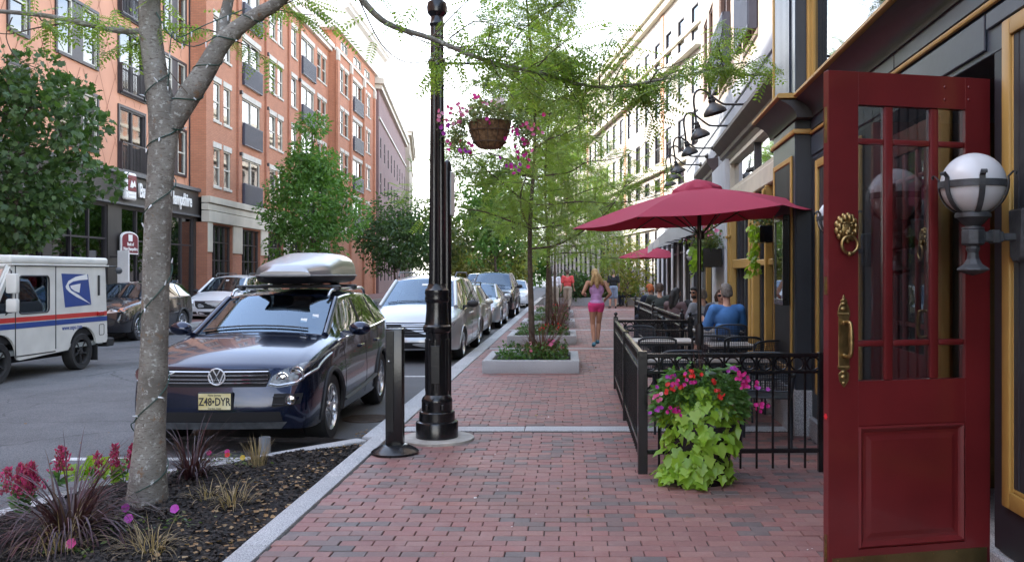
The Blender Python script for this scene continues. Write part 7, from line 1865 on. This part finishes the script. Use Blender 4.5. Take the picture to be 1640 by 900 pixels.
# ---- planting of the granite planters
def planter_plants(px0, px1, y0, y1, seed, grassx, redn, lb):
    rs = np.random.RandomState(seed); n = 900
    t = T('planter_bedding', 'low bedding plants '+lb, 'plants', ((px0+px1)/2, (y0+y1)/2, .16), 0, 'bedding in the granite planters')
    w_, d = (px1-px0)/2-.2, (y1-y0)/2-.2
    P = np.stack([rs.uniform(-w_, w_, n), rs.uniform(-d, d, n), rs.uniform(0,.24,n)], -1); P[:, 2] *= .35+.65*np.abs(np.sin(P[:,0]*6+P[:,1]*3+seed))
    leaves('foliage', P, rs.normal(0,1,(n,3))+np.array([0,0,.3]), .07, T_LEAF, l_imp, t, .4, seed, kind='stuff')
    n2 = 420; Q = np.stack([rs.uniform(-w_*.2, w_, n2), rs.uniform(-d, d, n2), rs.uniform(.03,.26,n2)], -1)
    leaves('yellowing_foliage', Q, rs.normal(0,1,(n2,3))+np.array([0,0,.3]), .065, T_LEAF, l_olive, t, .4, seed+1, kind='stuff')
    n3 = 14; Q = np.stack([rs.uniform(-w_*.1, w_, n3), rs.uniform(-d, 0, n3), rs.uniform(.16,.32,n3)], -1)
    leaves('flower', Q, rs.normal(0,1,(n3,3)), .03, T_PET, p_red if seed % 2 else p_pink, t, .6, seed+2, kind='stuff')
    blades('fountain_grass', 'dark red fountain grass '+lb, (px0+px1)/2+grassx, (y0+y1)/2+.1, redn, .88, .009, l_redgrass, seed+5, 1.0, .95, z=.15, group='red grasses in the granite planters', spread=.22)
LBP = ('in the nearest granite planter','in the second granite planter','in the third granite planter','in the farthest granite planter')
for i, (a, b, c, d) in enumerate(PL): planter_plants(a, b, c, d, 100+i, (.15,.32,.3,.3)[i], (150,260,220,200)[i], LBP[i])

# ---- the flower pot before the fence
pot = T('flower_pot', 'flower pot spilling lime vine, impatiens and red blooms before the fence', 'flower pot', (1.02, 6.78, 0))
O('pot', MB().lathe([(.0,0),(.20,0),(.215,.02),(.26,.40),(.285,.42),(.285,.46),(.25,.46),(.24,.42),(0,.42)], 32), m_black, pot)
l_one = leafmat('lime_vine_leaf', [(.22,.38,.03),(.29,.46,.045),(.19,.33,.03),(.34,.50,.08)], .32, .38)
def leafobj(nm, tpl, size, mt):
    v, f = tpl; mb = MB().add([(x*size, y*size, z*size) for x, y, z in v], f); return finish(mb.mesh(nm), mt, 60)
big = [leafobj('leaf', ([(x, y, z*k) for x, y, z in T_SWEET[0]], T_SWEET[1]), .088, l_one) for k in (1.0, 2.4, .4)]
r = random.Random(77); k = 0
def orient(n, roll=0):
    """leaf tip hangs down, face looks along n"""
    n = unit(n); t = unit(Vector((0,0,-1))+n*.25+Vector((r.gauss(0,.35),0,0))); y = unit(n.cross(t)); t = unit(y.cross(n)); return Matrix((t, y, n)).transposed().to_euler()
lowpts = []
while k < 330:
    z = r.uniform(.03, .76); a = r.uniform(-pi*1.02, .02)      # front half mostly
    cx = .03*sin(z*7)-(.06 if z < .3 else 0); wd = (.18+.08*sin((.82-z)/.82*pi)) if z > .22 else (.27 if z < .14 else .24)
    if z > .62: wd *= (.86-z)/.24*.9+.15
    p = Vector((cx+wd*1.05*cos(a)*r.uniform(.75,1.05), .0+(.30 if z < .6 else .24)*sin(a)*r.uniform(.6,1.12), z))
    n = Vector((cos(a)*.6, sin(a)*.75-.2, .75))+rnd3(r)*.38
    inst('leaf', r.choice(big), pot, p, orient(n), r.uniform(.75,1.4)); k += 1
# bushy impatiens above and beside the vine
rs = np.random.RandomState(8); n = 2600
a = rs.uniform(0, 2*pi, n); rad = rs.uniform(.4, 1, n)**.5; P = np.stack([.36*rad*np.cos(a), .24*rad*np.sin(a), .64+.22*(1-rad**2)+rs.normal(0,.06,n)-.20*np.clip(np.abs(.36*rad*np.cos(a))-.18,0,1)*2.2], -1)
leaves('impatiens_foliage', P, P*np.array([1,1,0])*3+rs.normal(0,.5,P.shape)+np.array([0,-.7,-.1]), .052, T_LEAF, leafmat('impatiens_leaf', [(.07,.16,.04),(.10,.22,.055),(.14,.27,.075),(.08,.18,.05)], .35, .4), pot, .5, 9, kind='stuff')
for (cx, cz, s_, mt, nf) in ((-.30,.86,.05,p_violet,6),(-.21,.85,.05,p_mag,9),(-.24,.79,.04,p_red,9),(-.10,.90,.03,p_red,7),(.08,.84,.03,p_red,5),(.10,.74,.035,p_red,11),(.26,.88,.04,p_mag,9),(.33,.83,.05,p_mag,13),(.42,.78,.03,p_violet,4),(-.34,.62,.04,p_violet,6),(-.20,.615,.028,p_mag,8),(-.26,.63,.03,p_mag,5),(-.36,.72,.03,p_pink,6),(.43,.64,.035,p_mag,8),(.22,.94,.03,p_violet,5),(-.10,.83,.025,p_mag,5)):
    m = MB(); v, f = T_PET
    for _ in range(nf):
        p = Vector((cx+r.gauss(0,s_*1.0), -.25+r.gauss(0,.03)+.2*abs(cx)**2, cz+r.gauss(0,s_*.5)-.04))
        m.add([(x*.0165, y*.0165, z*.0165) for x, y, z in v], f, 0, Matrix.Translation(p) @ Matrix.Rotation(r.uniform(.7,1.6), 4, 'X') @ Matrix.Rotation(r.gauss(0,.5), 4, 'Y'))
    O('flower_cluster', m, mt, pot, smooth=0)['kind'] = 'stuff'
up_ = leafobj('broad_leaf', T_LEAF, .20, l_imp)
for i in range(10):
    a = r.uniform(-2.6, -.4); inst('broad_leaf', up_, pot, (-.02+.08*cos(a)+r.gauss(0,.06), .05*sin(a)-.05, .84+r.uniform(-.03,.05)), (r.gauss(0,.3), r.uniform(-.5,.3), a+r.gauss(0,.6)))
blades('', None, 0, -.02, 16, .26, .003, l_purple, 9, .45, .25, z=.85, parent=pot, spread=.05)
# ---- basket plants
rs = np.random.RandomState(12); n = 2300
a = rs.uniform(0, 2*pi, n); rad = rs.uniform(.2,1,n)**.5
P = np.stack([.37*rad*np.cos(a), .28*rad*np.sin(a), .29+.15*(1-rad)+rs.normal(0,.045,n)], -1)
side_ = np.abs(P[:, 0]) > .19; P[side_, 2] -= rs.uniform(0,.30,side_.sum()); P[side_, 0] *= rs.uniform(1,1.5,side_.sum())
leaves('foliage', P, rs.normal(0,1,P.shape)+P*np.array([2,2,0]), .036, T_LEAF, leafmat('petunia_leaf', [(.14,.19,.08),(.22,.26,.12),(.11,.16,.06),(.30,.28,.17)], .4), hbk, .4, 13, kind='stuff')
for side2, cnt in ((-1, 5), (1, 7)):
    st = MB(); Q = []
    for i in range(cnt):
        x = side2*r.uniform(.2,.34); L_ = r.uniform(.15,.42); y = r.uniform(-.18,.1)
        S_ = smoothpts([(x*.7,y,.30),(x,y,.28),(x*1.12,y-.02,.28-L_*.5),(x*1.15+r.gauss(0,.03),y-.02,.28-L_)]); st.tube(S_, .0022, 4); Q += [S_[j]+rnd3(r)*.02 for j in range(4, len(S_)) for _ in range(5)]
    O('trailing_stem', st, l_imp, hbk)['kind'] = 'stuff'; leaves('trailing_foliage', Q, [tuple(rnd3(r)) for _ in Q], .030, T_LEAF, l_olive, hbk, .4, 14+cnt, kind='stuff')
for (cx, cz, s_, mt, nf) in ((-.31,.30,.08,p_pink,16),(-.24,.34,.04,p_pink,9),(-.12,.46,.02,p_mag,4),(.03,.41,.03,p_pink,6),(.12,.42,.025,leafmat('white_petal',[(.6,.5,.55),(.7,.6,.65)],.3),6),(-.36,.14,.07,p_violet,7),(-.30,-.03,.07,p_mag,8),(-.2,-.04,.03,p_violet,5),(.0,.22,.02,p_mag,3),(.32,.16,.08,p_mag,9),(.38,.08,.08,p_pink,8),(.30,.0,.07,p_mag,8),(.36,-.12,.07,p_mag,7),(.26,-.18,.06,p_violet,6),(.42,.14,.03,p_pink,5)):
    m = MB(); v, f = T_PET
    for _ in range(nf):
        m.add([(x*.021, y*.021, z*.021) for x, y, z in v], f, 0, Matrix.Translation((cx+r.gauss(0,s_), -.2+r.gauss(0,.06), cz+r.gauss(0,s_*.8))) @ Matrix.Rotation(r.uniform(.8,1.7), 4, 'X') @ Matrix.Rotation(r.gauss(0,.6), 4, 'Y'))
    O('flower_cluster', m, mt, hbk, smooth=0)['kind'] = 'stuff'
# ---- window box on the pale pier and hanging vine on the ochre bay
wb = T('window_box', 'black window box of trailing plants on the pale pier beyond the ochre shopfront', 'window box', wr(15.6, .3, 1.75), RZR)
O('box', MB().box(-.7,.7,-.16,.16,-.02,.30), m_black, wb, bevel=.01)
rs = np.random.RandomState(17); n = 700; P = np.stack([rs.uniform(-.75,.75,n), rs.normal(0,.13,n), .30+np.abs(rs.normal(0,.16,n))], -1)
leaves('foliage', P, rs.normal(0,1,P.shape)+np.array([0,0,.6]), .08, T_LEAF, l_olive, wb, .3, 18, kind='stuff')
n = 110; P = np.stack([rs.uniform(-.7,.5,n), .16+rs.uniform(0,.1,n), .34-np.abs(rs.normal(0,.2,n))], -1)
leaves('trailing_foliage', P, rs.normal(0,.5,P.shape)+np.array([0,.4,-1]), .10, T_SWEET, l_lime, wb, .3, 19, kind='stuff')
n = 40; P = np.stack([rs.uniform(-.7,.7,n), rs.normal(0,.14,n), .45+np.abs(rs.normal(0,.14,n))], -1); leaves('flower', P, rs.normal(0,1,P.shape), .035, T_PET, p_pink, wb, .5, 20, kind='stuff')
hv = T('window_box', 'narrow hanging planter of lime vine on the ochre bay above the diners', 'window box', wr(10.5, .16, 1.98), RZR)
O('box', MB().box(-.25,.25,-.1,.1,.0,.2), m_black, hv, bevel=.01)
n = 220; P = np.stack([rs.uniform(-.28,.28,n), .0+rs.normal(0,.07,n), .22+np.abs(rs.normal(0,.12,n))], -1); leaves('foliage', P, rs.normal(0,1,P.shape)+np.array([0,0,.6]), .06, T_LEAF, l_olive, hv, .3, 21, kind='stuff')
n = 75; P = np.stack([rs.uniform(-.24,.24,n), .1+rs.uniform(-.02,.07,n), .22-rs.uniform(0,.62,n)], -1); leaves('trailing_foliage', P, rs.normal(0,.5,P.shape)+np.array([0,.4,-1]), .075, T_SWEET, l_lime, hv, .3, 22, kind='stuff')
n = 26; P = np.stack([rs.uniform(-.3,.3,n), rs.normal(0,.1,n), .35+np.abs(rs.normal(0,.12,n))], -1); leaves('flower', P, rs.normal(0,1,P.shape), .03, T_PET, p_mag, hv, .5, 23, kind='stuff')
# ================================================================ people
def remesh(name, mb, vox, mt, parent, it=6):
    me = mb.mesh('t'); o = bpy.data.objects.new('t', me); COL.objects.link(o)
    m = o.modifiers.new('r', 'REMESH'); m.mode = 'VOXEL'; m.voxel_size = vox
    s = o.modifiers.new('s', 'SMOOTH'); s.iterations = it; s.factor = .5
    dg = bpy.context.evaluated_depsgraph_get(); dg.update()
    out = bpy.data.meshes.new_from_object(o.evaluated_get(dg)); bpy.data.objects.remove(o); bpy.data.meshes.remove(me)
    out.name = name; out.materials.clear(); out.materials.append(mt); out.shade_smooth()
    return link(name, out, parent)
def cap(mb, P, r):
    """chain of round-ended tapered limbs"""
    P = [Vector(p) for p in P]; rr_ = list(r) if hasattr(r, '__len__') else [r]*len(P)
    for i in range(len(P)-1): mb.tube([P[i], P[i+1]], [rr_[i], rr_[i+1]], 12)
    for p, q in zip(P, rr_): mb.ball(p, q, 12, 8)
def lerp(a, b, t): return Vector(a)+(Vector(b)-Vector(a))*t
def person(label, loc, rz, J, skin, clothes, hair, vox=.011, female=False, sc=1.0, face=None, fingers=True, build=1.0):
    """J: joints in metres, facing +Y; one continuous body, clothes and hair as children"""
    t = T('person', label, 'person', loc, rz); t.scale = (sc,)*3
    b = MB(); pel, chest, neck, head = (Vector(J[k]) for k in ('pelvis','chest','neck','head'))
    fwd = Vector(J.get('face', (0,1,0))).normalized(); up = unit(head-neck); side_ = unit(fwd.cross(up))
    sh = [Vector(J['shL']), Vector(J['shR'])]; sdir = unit(sh[1]-sh[0]); tf = unit(Vector((0,0,1)).cross(sdir)*-1)
    def eball(m, c, rx, ry, rz_):      # ellipsoid aligned to the torso
        mtx = Matrix((sdir, tf, unit(sdir.cross(tf)))).transposed().to_4x4(); m.ball((0,0,0), 1, 16, 10, (rx,ry,rz_), Matrix.Translation(c) @ mtx)
    waist = lerp(pel, chest, .45); k = build
    eball(b, chest, .155*k, .105*k, .16); eball(b, waist, (.115 if female else .145)*k, .09*k, .16); eball(b, pel, (.16 if female else .155)*k, .115*k, .13)
    eball(b, lerp(chest, neck, .45), .13*k, .08, .07)
    for s_ in (0, 1): cap(b, [lerp(chest, neck, .55), sh[s_]], [.07, .052*k])
    cap(b, [lerp(chest, neck, .8), neck, lerp(neck, head, .5)], [.055,.052,.052])
    Hm = Matrix((side_, fwd, up)).transposed().to_4x4(); Hm.translation = head
    hd = b
    hd.ball((0,-.012,.018), 1, 20, 14, (.077,.096,.10), Hm); hd.ball((0,.022,-.045), 1, 16, 10, (.060,.070,.072), Hm); hd.ball((0,.068,-.088), .024, 10, 6, (1.2,.8,.8), Hm)
    hd.tube([(0,.092,.012),(0,.112,-.022)], [.009,.015], 8, M=Hm); hd.ball((0,.108,-.026), .015, 8, 6, (1.2,.9,.8), Hm)
    hd.ball((0,.085,-.058), .017, 10, 6, (1.5,.6,.6), Hm); hd.ball((0,.086,.03), .02, 10, 6, (2.4,.5,.5), Hm)
    for s_ in (-1, 1): hd.ball((s_*.079,-.008,-.008), 1, 10, 8, (.012,.020,.032), Hm); hd.ball((s_*.036,.074,-.018), .02, 8, 6, (1.2,.8,.9), Hm)
    for s_, S_ in ((-1,'L'),(1,'R')):
        A = [Vector(J['sh'+S_]), Vector(J['el'+S_]), Vector(J['wr'+S_])]
        cap(b, [A[0], lerp(A[0],A[1],.4), A[1], lerp(A[1],A[2],.3), A[2]], [.050*k,.046*k,.036*k,.038*k,.024])
        d = unit(A[2]-A[1]); hv = Vector(J.get('hand'+S_, d)); hv = unit(hv); pn = unit(hv.cross(Vector((0,0,1)) if abs(hv.z) < .9 else Vector((0,1,0)))); tn = unit(pn.cross(hv))
        palm = A[2]+hv*.05; cap(b, [A[2], palm+tn*.018], [.025,.024]); cap(b, [A[2], palm-tn*.018], [.025,.022])
        if fingers:
            for i, L_ in enumerate((.066,.075,.070,.055)):
                r0 = A[2]+hv*.075+tn*(.030-.020*i); c1 = r0+hv*L_*.55+pn*.012*s_; c2 = c1+hv*L_*.30+pn*.026*s_
                cap(b, [r0, c1, c2], [.0115,.0105,.009])
            t0 = A[2]+hv*.03+tn*.028; cap(b, [t0, t0+hv*.028+tn*.022+pn*.012*s_, t0+hv*.06+tn*.026+pn*.022*s_], [.0135,.0115,.0095])
        L3_ = [Vector(J['hip'+S_]), Vector(J['kn'+S_]), Vector(J['an'+S_])]
        kb = lerp(L3_[1], L3_[2], .28); back = unit((L3_[1]-L3_[0]).cross(sdir))
        cap(b, [L3_[0], lerp(L3_[0],L3_[1],.35), L3_[1]], [.088*k,.078*k,.054*k]); cap(b, [L3_[1], kb, L3_[2]], [.054*k,.056*k,.036]); 
        toe = Vector(J['to'+S_]); heel = L3_[2]+unit(L3_[2]-toe)*.035+Vector((0,0,-.03)); cap(b, [L3_[2], heel], [.036,.034]); cap(b, [L3_[2], lerp(L3_[2], toe, .6), toe], [.036,.034,.026])
    remesh('body', b, vox, skin, t)
    ey = MB()
    for s_ in (-1, 1): ey.ball((s_*.033,.083,.006), .0115, 10, 6, M=Hm)
    O('eyes', ey, m_ink, t)
    mo = MB().ball((0,.099,-.060), 1, 10, 6, (.022,.004,.005), Hm); O('mouth', mo, mat_lip, t)
    for nm, mt, kind, opt in clothes:
        m = MB(); g = opt.get('g', .014)
        if kind == 'top':
            top = opt.get('topz', .6)
            eball(m, chest, (.155*k+g), .105*k+g, .165); eball(m, waist, (.118 if female else .152)*k+g, .096*k+g, .17); eball(m, lerp(chest, neck, .42), .132*k+g, .08+g, .06)
            lo = opt.get('low', .0); cbase = lerp(pel, waist, lo)
            eball(m, cbase, (.158 if female else .158)*k+g, .118*k+g, .09)
            if not opt.get('tank'):
                for S_ in 'LR':
                    a, e_ = Vector(J['sh'+S_]), Vector(J['el'+S_]); cap(m, [lerp(chest, neck, .5), a], [.07, .056*k+g]); L_ = opt.get('sleeve', .6)
                    if L_ <= 1: cap(m, [a, lerp(a, e_, L_)], [.054*k+g, .052*k+g])
                    else: w_ = Vector(J['wr'+S_]); cap(m, [a, e_, lerp(e_, w_, L_-1)], [.054*k+g,.046*k+g*.8,.034+g*.6])
            else:
                for S_ in 'LR': cap(m, [lerp(chest, neck, .2)+(Vector(J['sh'+S_])-chest)*.4, lerp(lerp(chest,neck,.9), Vector(J['sh'+S_]), .45)], [.06,.034])
        elif kind == 'shorts':
            eball(m, pel, (.162 if female else .158)*k+g, .118*k+g, .125); f_ = opt.get('len', .5)
            for S_ in 'LR':
                h, n_ = Vector(J['hip'+S_]), Vector(J['kn'+S_])
                if f_ <= 1: cap(m, [h, lerp(h, n_, f_*.6), lerp(h, n_, f_)], [.092*k+g, .086*k+g*1.1, .076*k+g*1.5])
                else: a_ = Vector(J['an'+S_]); cap(m, [h, lerp(h, n_, .5), n_, lerp(n_, a_, .5), lerp(n_, a_, .92)], [.092*k+g,.082*k+g,.062*k+g,.056+g,.05+g])
        elif kind == 'shoes':
            for S_ in 'LR':
                a_, to = Vector(J['an'+S_]), Vector(J['to'+S_]); u_ = unit(to-a_); hl = a_-u_*.045+Vector((0,0,-.035)); cap(m, [a_+Vector((0,0,-.01)), hl], [.040,.042]); cap(m, [hl, lerp(hl, to, .6), to+u_*.01], [.042,.045,.034]); cap(m, [a_, lerp(a_, to, .7)], [.042,.04])
        remesh(nm, m, vox, mt, t, 5)
    hm = MB(); hs = hair[1]
    hm.ball((0,-.022,.03), 1, 18, 12, (.083,.094,.095), Hm)
    for s_ in (-1, 1): hm.ball((s_*.05,-.04,-.01), 1, 10, 8, (.036,.06,.07), Hm)
    if hs == 'pony':
        hm.ball((0,-.10,.085), .042, 12, 8, M=Hm); hm.tube([Hm @ Vector(p) for p in ((0,-.10,.085),(0,-.16,.07),(.01,-.185,-.02),(.02,-.165,-.13),(.0,-.14,-.25),(.0,-.13,-.33))], [.032,.045,.06,.062,.052,.02], 12)
        hm.tube([Hm @ Vector(p) for p in ((-.02,-.14,.03),(-.07,-.155,-.08),(-.11,-.13,-.2),(-.13,-.11,-.28))], [.03,.04,.035,.012], 10).tube([Hm @ Vector(p) for p in ((.03,-.14,.03),(.08,-.155,-.08),(.12,-.13,-.2),(.15,-.11,-.27))], [.03,.04,.035,.012], 10)
    elif hs == 'long':
        for s_ in (-1, 1): hm.tube([Hm @ Vector(p) for p in ((s_*.05,-.02,.05),(s_*.085,-.03,-.04),(s_*.08,-.05,-.16),(s_*.06,-.08,-.27))], [.032,.032,.032,.015], 10)
        hm.tube([Hm @ Vector(p) for p in ((0,-.07,.05),(0,-.11,-.05),(0,-.105,-.2),(0,-.10,-.3))], [.06,.062,.055,.03], 12)
    elif hs == 'bob':
        for s_ in (-1, 1): hm.tube([Hm @ Vector(p) for p in ((s_*.06,.0,.06),(s_*.088,-.01,-.02),(s_*.085,-.02,-.10))], [.03,.035,.025], 10)
        hm.ball((0,-.06,-.04), 1, 12, 8, (.085,.06,.08), Hm); hm.ball((0,.045,.085), 1, 12, 8, (.06,.045,.03), Hm)
    elif hs == 'cap':
        hm.ball((0,.0,.055), 1, 16, 10, (.088,.105,.075), Hm); hm.ball((0,.12,.05), 1, 12, 6, (.07,.07,.012), Hm)
    elif hs == 'short':
        hm.ball((0,.03,.075), 1, 14, 8, (.068,.06,.045), Hm); hm.ball((0,-.07,-.03), 1, 12, 8, (.062,.04,.06), Hm)
    remesh('hair', hm, .012, hair[0], t, 3)
    if face == 'sunglasses' or face == 'beard':
        g_ = MB()
        for s_ in (-1, 1): g_.ball((s_*.034,.098,.008), 1, 12, 8, (.030,.010,.022), Hm).tube([Hm @ Vector((s_*.06,.09,.014)), Hm @ Vector((s_*.084,.0,.008))], .004, 5)
        g_.tube([Hm @ Vector((-.02,.104,.012)), Hm @ Vector((.02,.104,.012))], .004, 5)
        O('sunglasses', g_, m_black, t)
    if face == 'beard':
        bd = MB().ball((0,.05,-.085), 1, 14, 8, (.058,.06,.045), Hm); remesh('beard', bd, .012, hair[0], t, 3)
    return t
mat_lip = mat('lip', (.35,.12,.10), .5, var=.05)
m_skin2 = mat('tanned_skin', (.42,.22,.14), .5, var=.07, vs=8)
def cloth(n, c, v=.12): return mat(n, c, .85, var=v, vs=10, bump=.35, bs=24)
def hairm(n, c): return mat(n, c, .55, var=.4, vs=45, bump=.9, bs=90)
def J_stand(**k):
    J = dict(pelvis=(0,0,.96), chest=(0,.0,1.27), neck=(0,-.01,1.47), head=(0,.02,1.63), shL=(-.19,0,1.42), shR=(.19,0,1.42), elL=(-.24,-.03,1.13), elR=(.24,-.03,1.13), wrL=(-.25,.05,.89), wrR=(.25,.05,.89),
             hipL=(-.09,0,.93), hipR=(.09,0,.93), knL=(-.095,.02,.50), knR=(.095,.02,.50), anL=(-.10,-.02,.09), anR=(.10,-.02,.09), toL=(-.115,.13,.035), toR=(.115,.13,.035)); J.update(k); return J
def J_sit(**k):
    J = dict(pelvis=(0,0,.56), chest=(0,.02,.87), neck=(0,.03,1.07), head=(0,.06,1.23), shL=(-.20,.02,1.01), shR=(.20,.02,1.01), elL=(-.27,.10,.76), elR=(.27,.10,.76), wrL=(-.16,.32,.79), wrR=(.16,.32,.79),
             hipL=(-.10,.03,.54), hipR=(.10,.03,.54), knL=(-.13,.44,.53), knR=(.13,.44,.53), anL=(-.13,.42,.10), anR=(.13,.42,.10), toL=(-.14,.57,.04), toR=(.14,.57,.04)); J.update(k); return J
m_lilac = cloth('lilac_cloth', (.52,.30,.56)); m_hotpink = cloth('pink_cloth', (.72,.06,.24)); m_blueshoe = cloth('blue_shoe', (.08,.22,.30))
blond = hairm('blond_hair', (.48,.32,.14)); brown = hairm('brown_hair', (.07,.04,.025)); dark = hairm('dark_hair', (.012,.009,.008)); greyh = hairm('grey_hair', (.14,.12,.10))
# the jogger, seen from behind in mid stride
pj = at(955, 556, 0)
person('jogger in a lilac tank top and pink shorts with a blond ponytail', (pj.x, pj.y, 0), radians(2), J_stand(
    pelvis=(0,0,.95), chest=(.01,.03,1.26), neck=(.0,.05,1.46), head=(-.02,.08,1.62), elL=(-.30,-.10,1.19), elR=(.31,-.08,1.18), wrL=(-.24,.14,1.16), wrR=(.22,.14,1.06),
    hipL=(-.085,0,.93), hipR=(.085,0,.93), knL=(-.075,.04,.50), knR=(.06,.10,.53), anL=(-.055,-.10,.10), anR=(.03,.03,.14), toL=(-.065,.05,.04), toR=(.03,.17,.10)),
    m_skin2, [('tank_top', m_lilac, 'top', dict(tank=True, g=.012, low=.2)), ('shorts', m_hotpink, 'shorts', dict(len=.22, g=.012)), ('shoes', m_blueshoe, 'shoes', {})], (blond, 'pony'), vox=.0095, female=True, sc=1.0)
walk = dict(knL=(-.09,.10,.52), anL=(-.09,.18,.11), toL=(-.10,.32,.06), knR=(.09,-.02,.49), anR=(.09,-.24,.14), toR=(.095,-.11,.05), wrL=(-.27,-.06,.90), wrR=(.27,.14,.92))
m_redshirt = cloth('coral_shirt', (.68,.085,.085)); m_khaki = cloth('khaki_cloth', (.36,.31,.24)); m_whiteshirt = cloth('white_shirt', (.70,.70,.72)); m_blacktee = cloth('black_tee', (.014,.014,.016)); m_denim = cloth('pale_denim', (.22,.27,.36)); m_shoe = cloth('dark_shoe', (.03,.028,.026))
p_ = Vector((-.03, 39.5, 0)); person('walking man in a coral red shirt and khaki trousers', p_, radians(-4), J_stand(**walk), m_skin, [('shirt', m_redshirt, 'top', dict(sleeve=.7, g=.02)), ('trousers', m_khaki, 'shorts', dict(len=2, g=.02)), ('shoes', m_shoe, 'shoes', {})], (brown, 'short'), vox=.014, sc=1.05)
person('person in a white shirt half hidden behind the planter trees', (-.62, 40.5, 0), radians(5), J_stand(**walk), m_skin, [('shirt', m_whiteshirt, 'top', dict(sleeve=1.7, g=.02)), ('trousers', m_khaki, 'shorts', dict(len=2, g=.02)), ('shoes', m_shoe, 'shoes', {})], (brown, 'short'), vox=.014, sc=1.02)
pm_ = Vector((2.15, 41.5, 0)); mt_ = person('standing man in a black T-shirt with a faded print and pale shorts', pm_, radians(3), J_stand(knL=(-.13,.02,.50), anL=(-.16,-.02,.09), toL=(-.2,.12,.035)), m_skin, [('shirt', m_blacktee, 'top', dict(sleeve=.75, g=.02)), ('shorts', m_denim, 'shorts', dict(len=.95, g=.02)), ('shoes', m_shoe, 'shoes', {})], (brown, 'short'), vox=.014, sc=1.05)
# diners
m_bluetee = cloth('blue_tee', (.055,.17,.40)); m_navytop = cloth('navy_top', (.02,.025,.045)); m_greytop = cloth('grey_top', (.25,.26,.28)); m_mauve_t = cloth('mauve_brown_top', (.13,.085,.09)); m_greent = cloth('dark_green_top', (.035,.045,.042)); m_orangec = cloth('orange_cap', (.5,.13,.04))
person('broad diner in a royal blue T-shirt seen from behind at the patio', (2.34, 12.85, .06), radians(8), J_sit(shL=(-.185,.03,.975), shR=(.185,.03,.975), elL=(-.25,.14,.74), elR=(.25,.12,.74), wrL=(-.22,.36,.80), knL=(-.30,.40,.50), anL=(-.36,.36,.06), toL=(-.42,.50,-.02), anR=(.15,.42,.06), toR=(.16,.57,-.02)), m_skin, [('shirt', m_bluetee, 'top', dict(sleeve=.95, g=.024)), ('shorts', m_greytop, 'shorts', dict(len=.8, g=.02)), ('shoes', m_shoe, 'shoes', {})], (greyh, 'short'), vox=.0105, sc=1.05, build=1.06)
person('woman in dark sunglasses facing us beside the blue shirted diner', (2.54, 14.5, .02), radians(172), J_sit(), m_skin, [('top', m_navytop, 'top', dict(sleeve=1.5, g=.02)), ('trousers', m_navytop, 'shorts', dict(len=2, g=.02)), ('shoes', m_shoe, 'shoes', {})], (brown, 'bob'), vox=.0105, female=True, face='sunglasses')
person('woman with long dark hair in a brown top, seated in profile', (2.06, 17.0, 0), radians(-50), J_sit(), m_skin, [('top', m_mauve_t, 'top', dict(sleeve=1.7, g=.022)), ('trousers', m_navytop, 'shorts', dict(len=2, g=.02)), ('shoes', m_shoe, 'shoes', {})], (dark, 'long'), vox=.012, female=True)
person('bearded man in black with sunglasses, seated facing the street', (2.62, 17.9, 0), radians(140), J_sit(), m_skin2, [('top', m_blacktee, 'top', dict(sleeve=1.6, g=.025)), ('trousers', m_navytop, 'shorts', dict(len=2, g=.02)), ('shoes', m_shoe, 'shoes', {})], (dark, 'short'), vox=.012, face='beard')
person('diner in a pale grey shirt partly hidden by the umbrella pole', (2.52, 16.3, 0), radians(15), J_sit(), m_skin, [('top', m_greytop, 'top', dict(sleeve=.8, g=.025)), ('trousers', m_khaki, 'shorts', dict(len=2, g=.02)), ('shoes', m_shoe, 'shoes', {})], (greyh, 'short'), vox=.012)
person('man in a dark green top seen from behind at the second fence', (2.05, 19.6, .02), radians(-8), J_sit(elL=(-.30,.14,.80), elR=(.33,.08,.78)), m_skin, [('top', m_greent, 'top', dict(sleeve=1.5, g=.02)), ('trousers', m_navytop, 'shorts', dict(len=2, g=.02)), ('shoes', m_shoe, 'shoes', {})], (brown, 'short'), vox=.012, sc=1.04, build=1.15)
person('person in an orange cap beside the man in dark green', (2.0, 21.0, .03), radians(25), J_sit(), m_skin, [('top', m_navytop, 'top', dict(sleeve=1.5, g=.02)), ('trousers', m_navytop, 'shorts', dict(len=2, g=.02)), ('shoes', m_shoe, 'shoes', {})], (m_orangec, 'cap'), vox=.013)
person('person in purple sitting on the curved granite seat wall', (3.05, 44.4, 0), radians(120), J_sit(), m_skin, [('top', cloth('purple_top', (.22,.08,.30)), 'top', dict(sleeve=.8, g=.02)), ('trousers', m_navytop, 'shorts', dict(len=2, g=.02)), ('shoes', m_shoe, 'shoes', {})], (brown, 'short'), vox=.015)
person('person in a white top sitting right of the one in purple', (3.75, 44.6, 0), radians(-120), J_sit(), m_skin, [('top', m_whiteshirt, 'top', dict(sleeve=.8, g=.02)), ('trousers', m_denim, 'shorts', dict(len=2, g=.02)), ('shoes', m_shoe, 'shoes', {})], (greyh, 'short'), vox=.015)
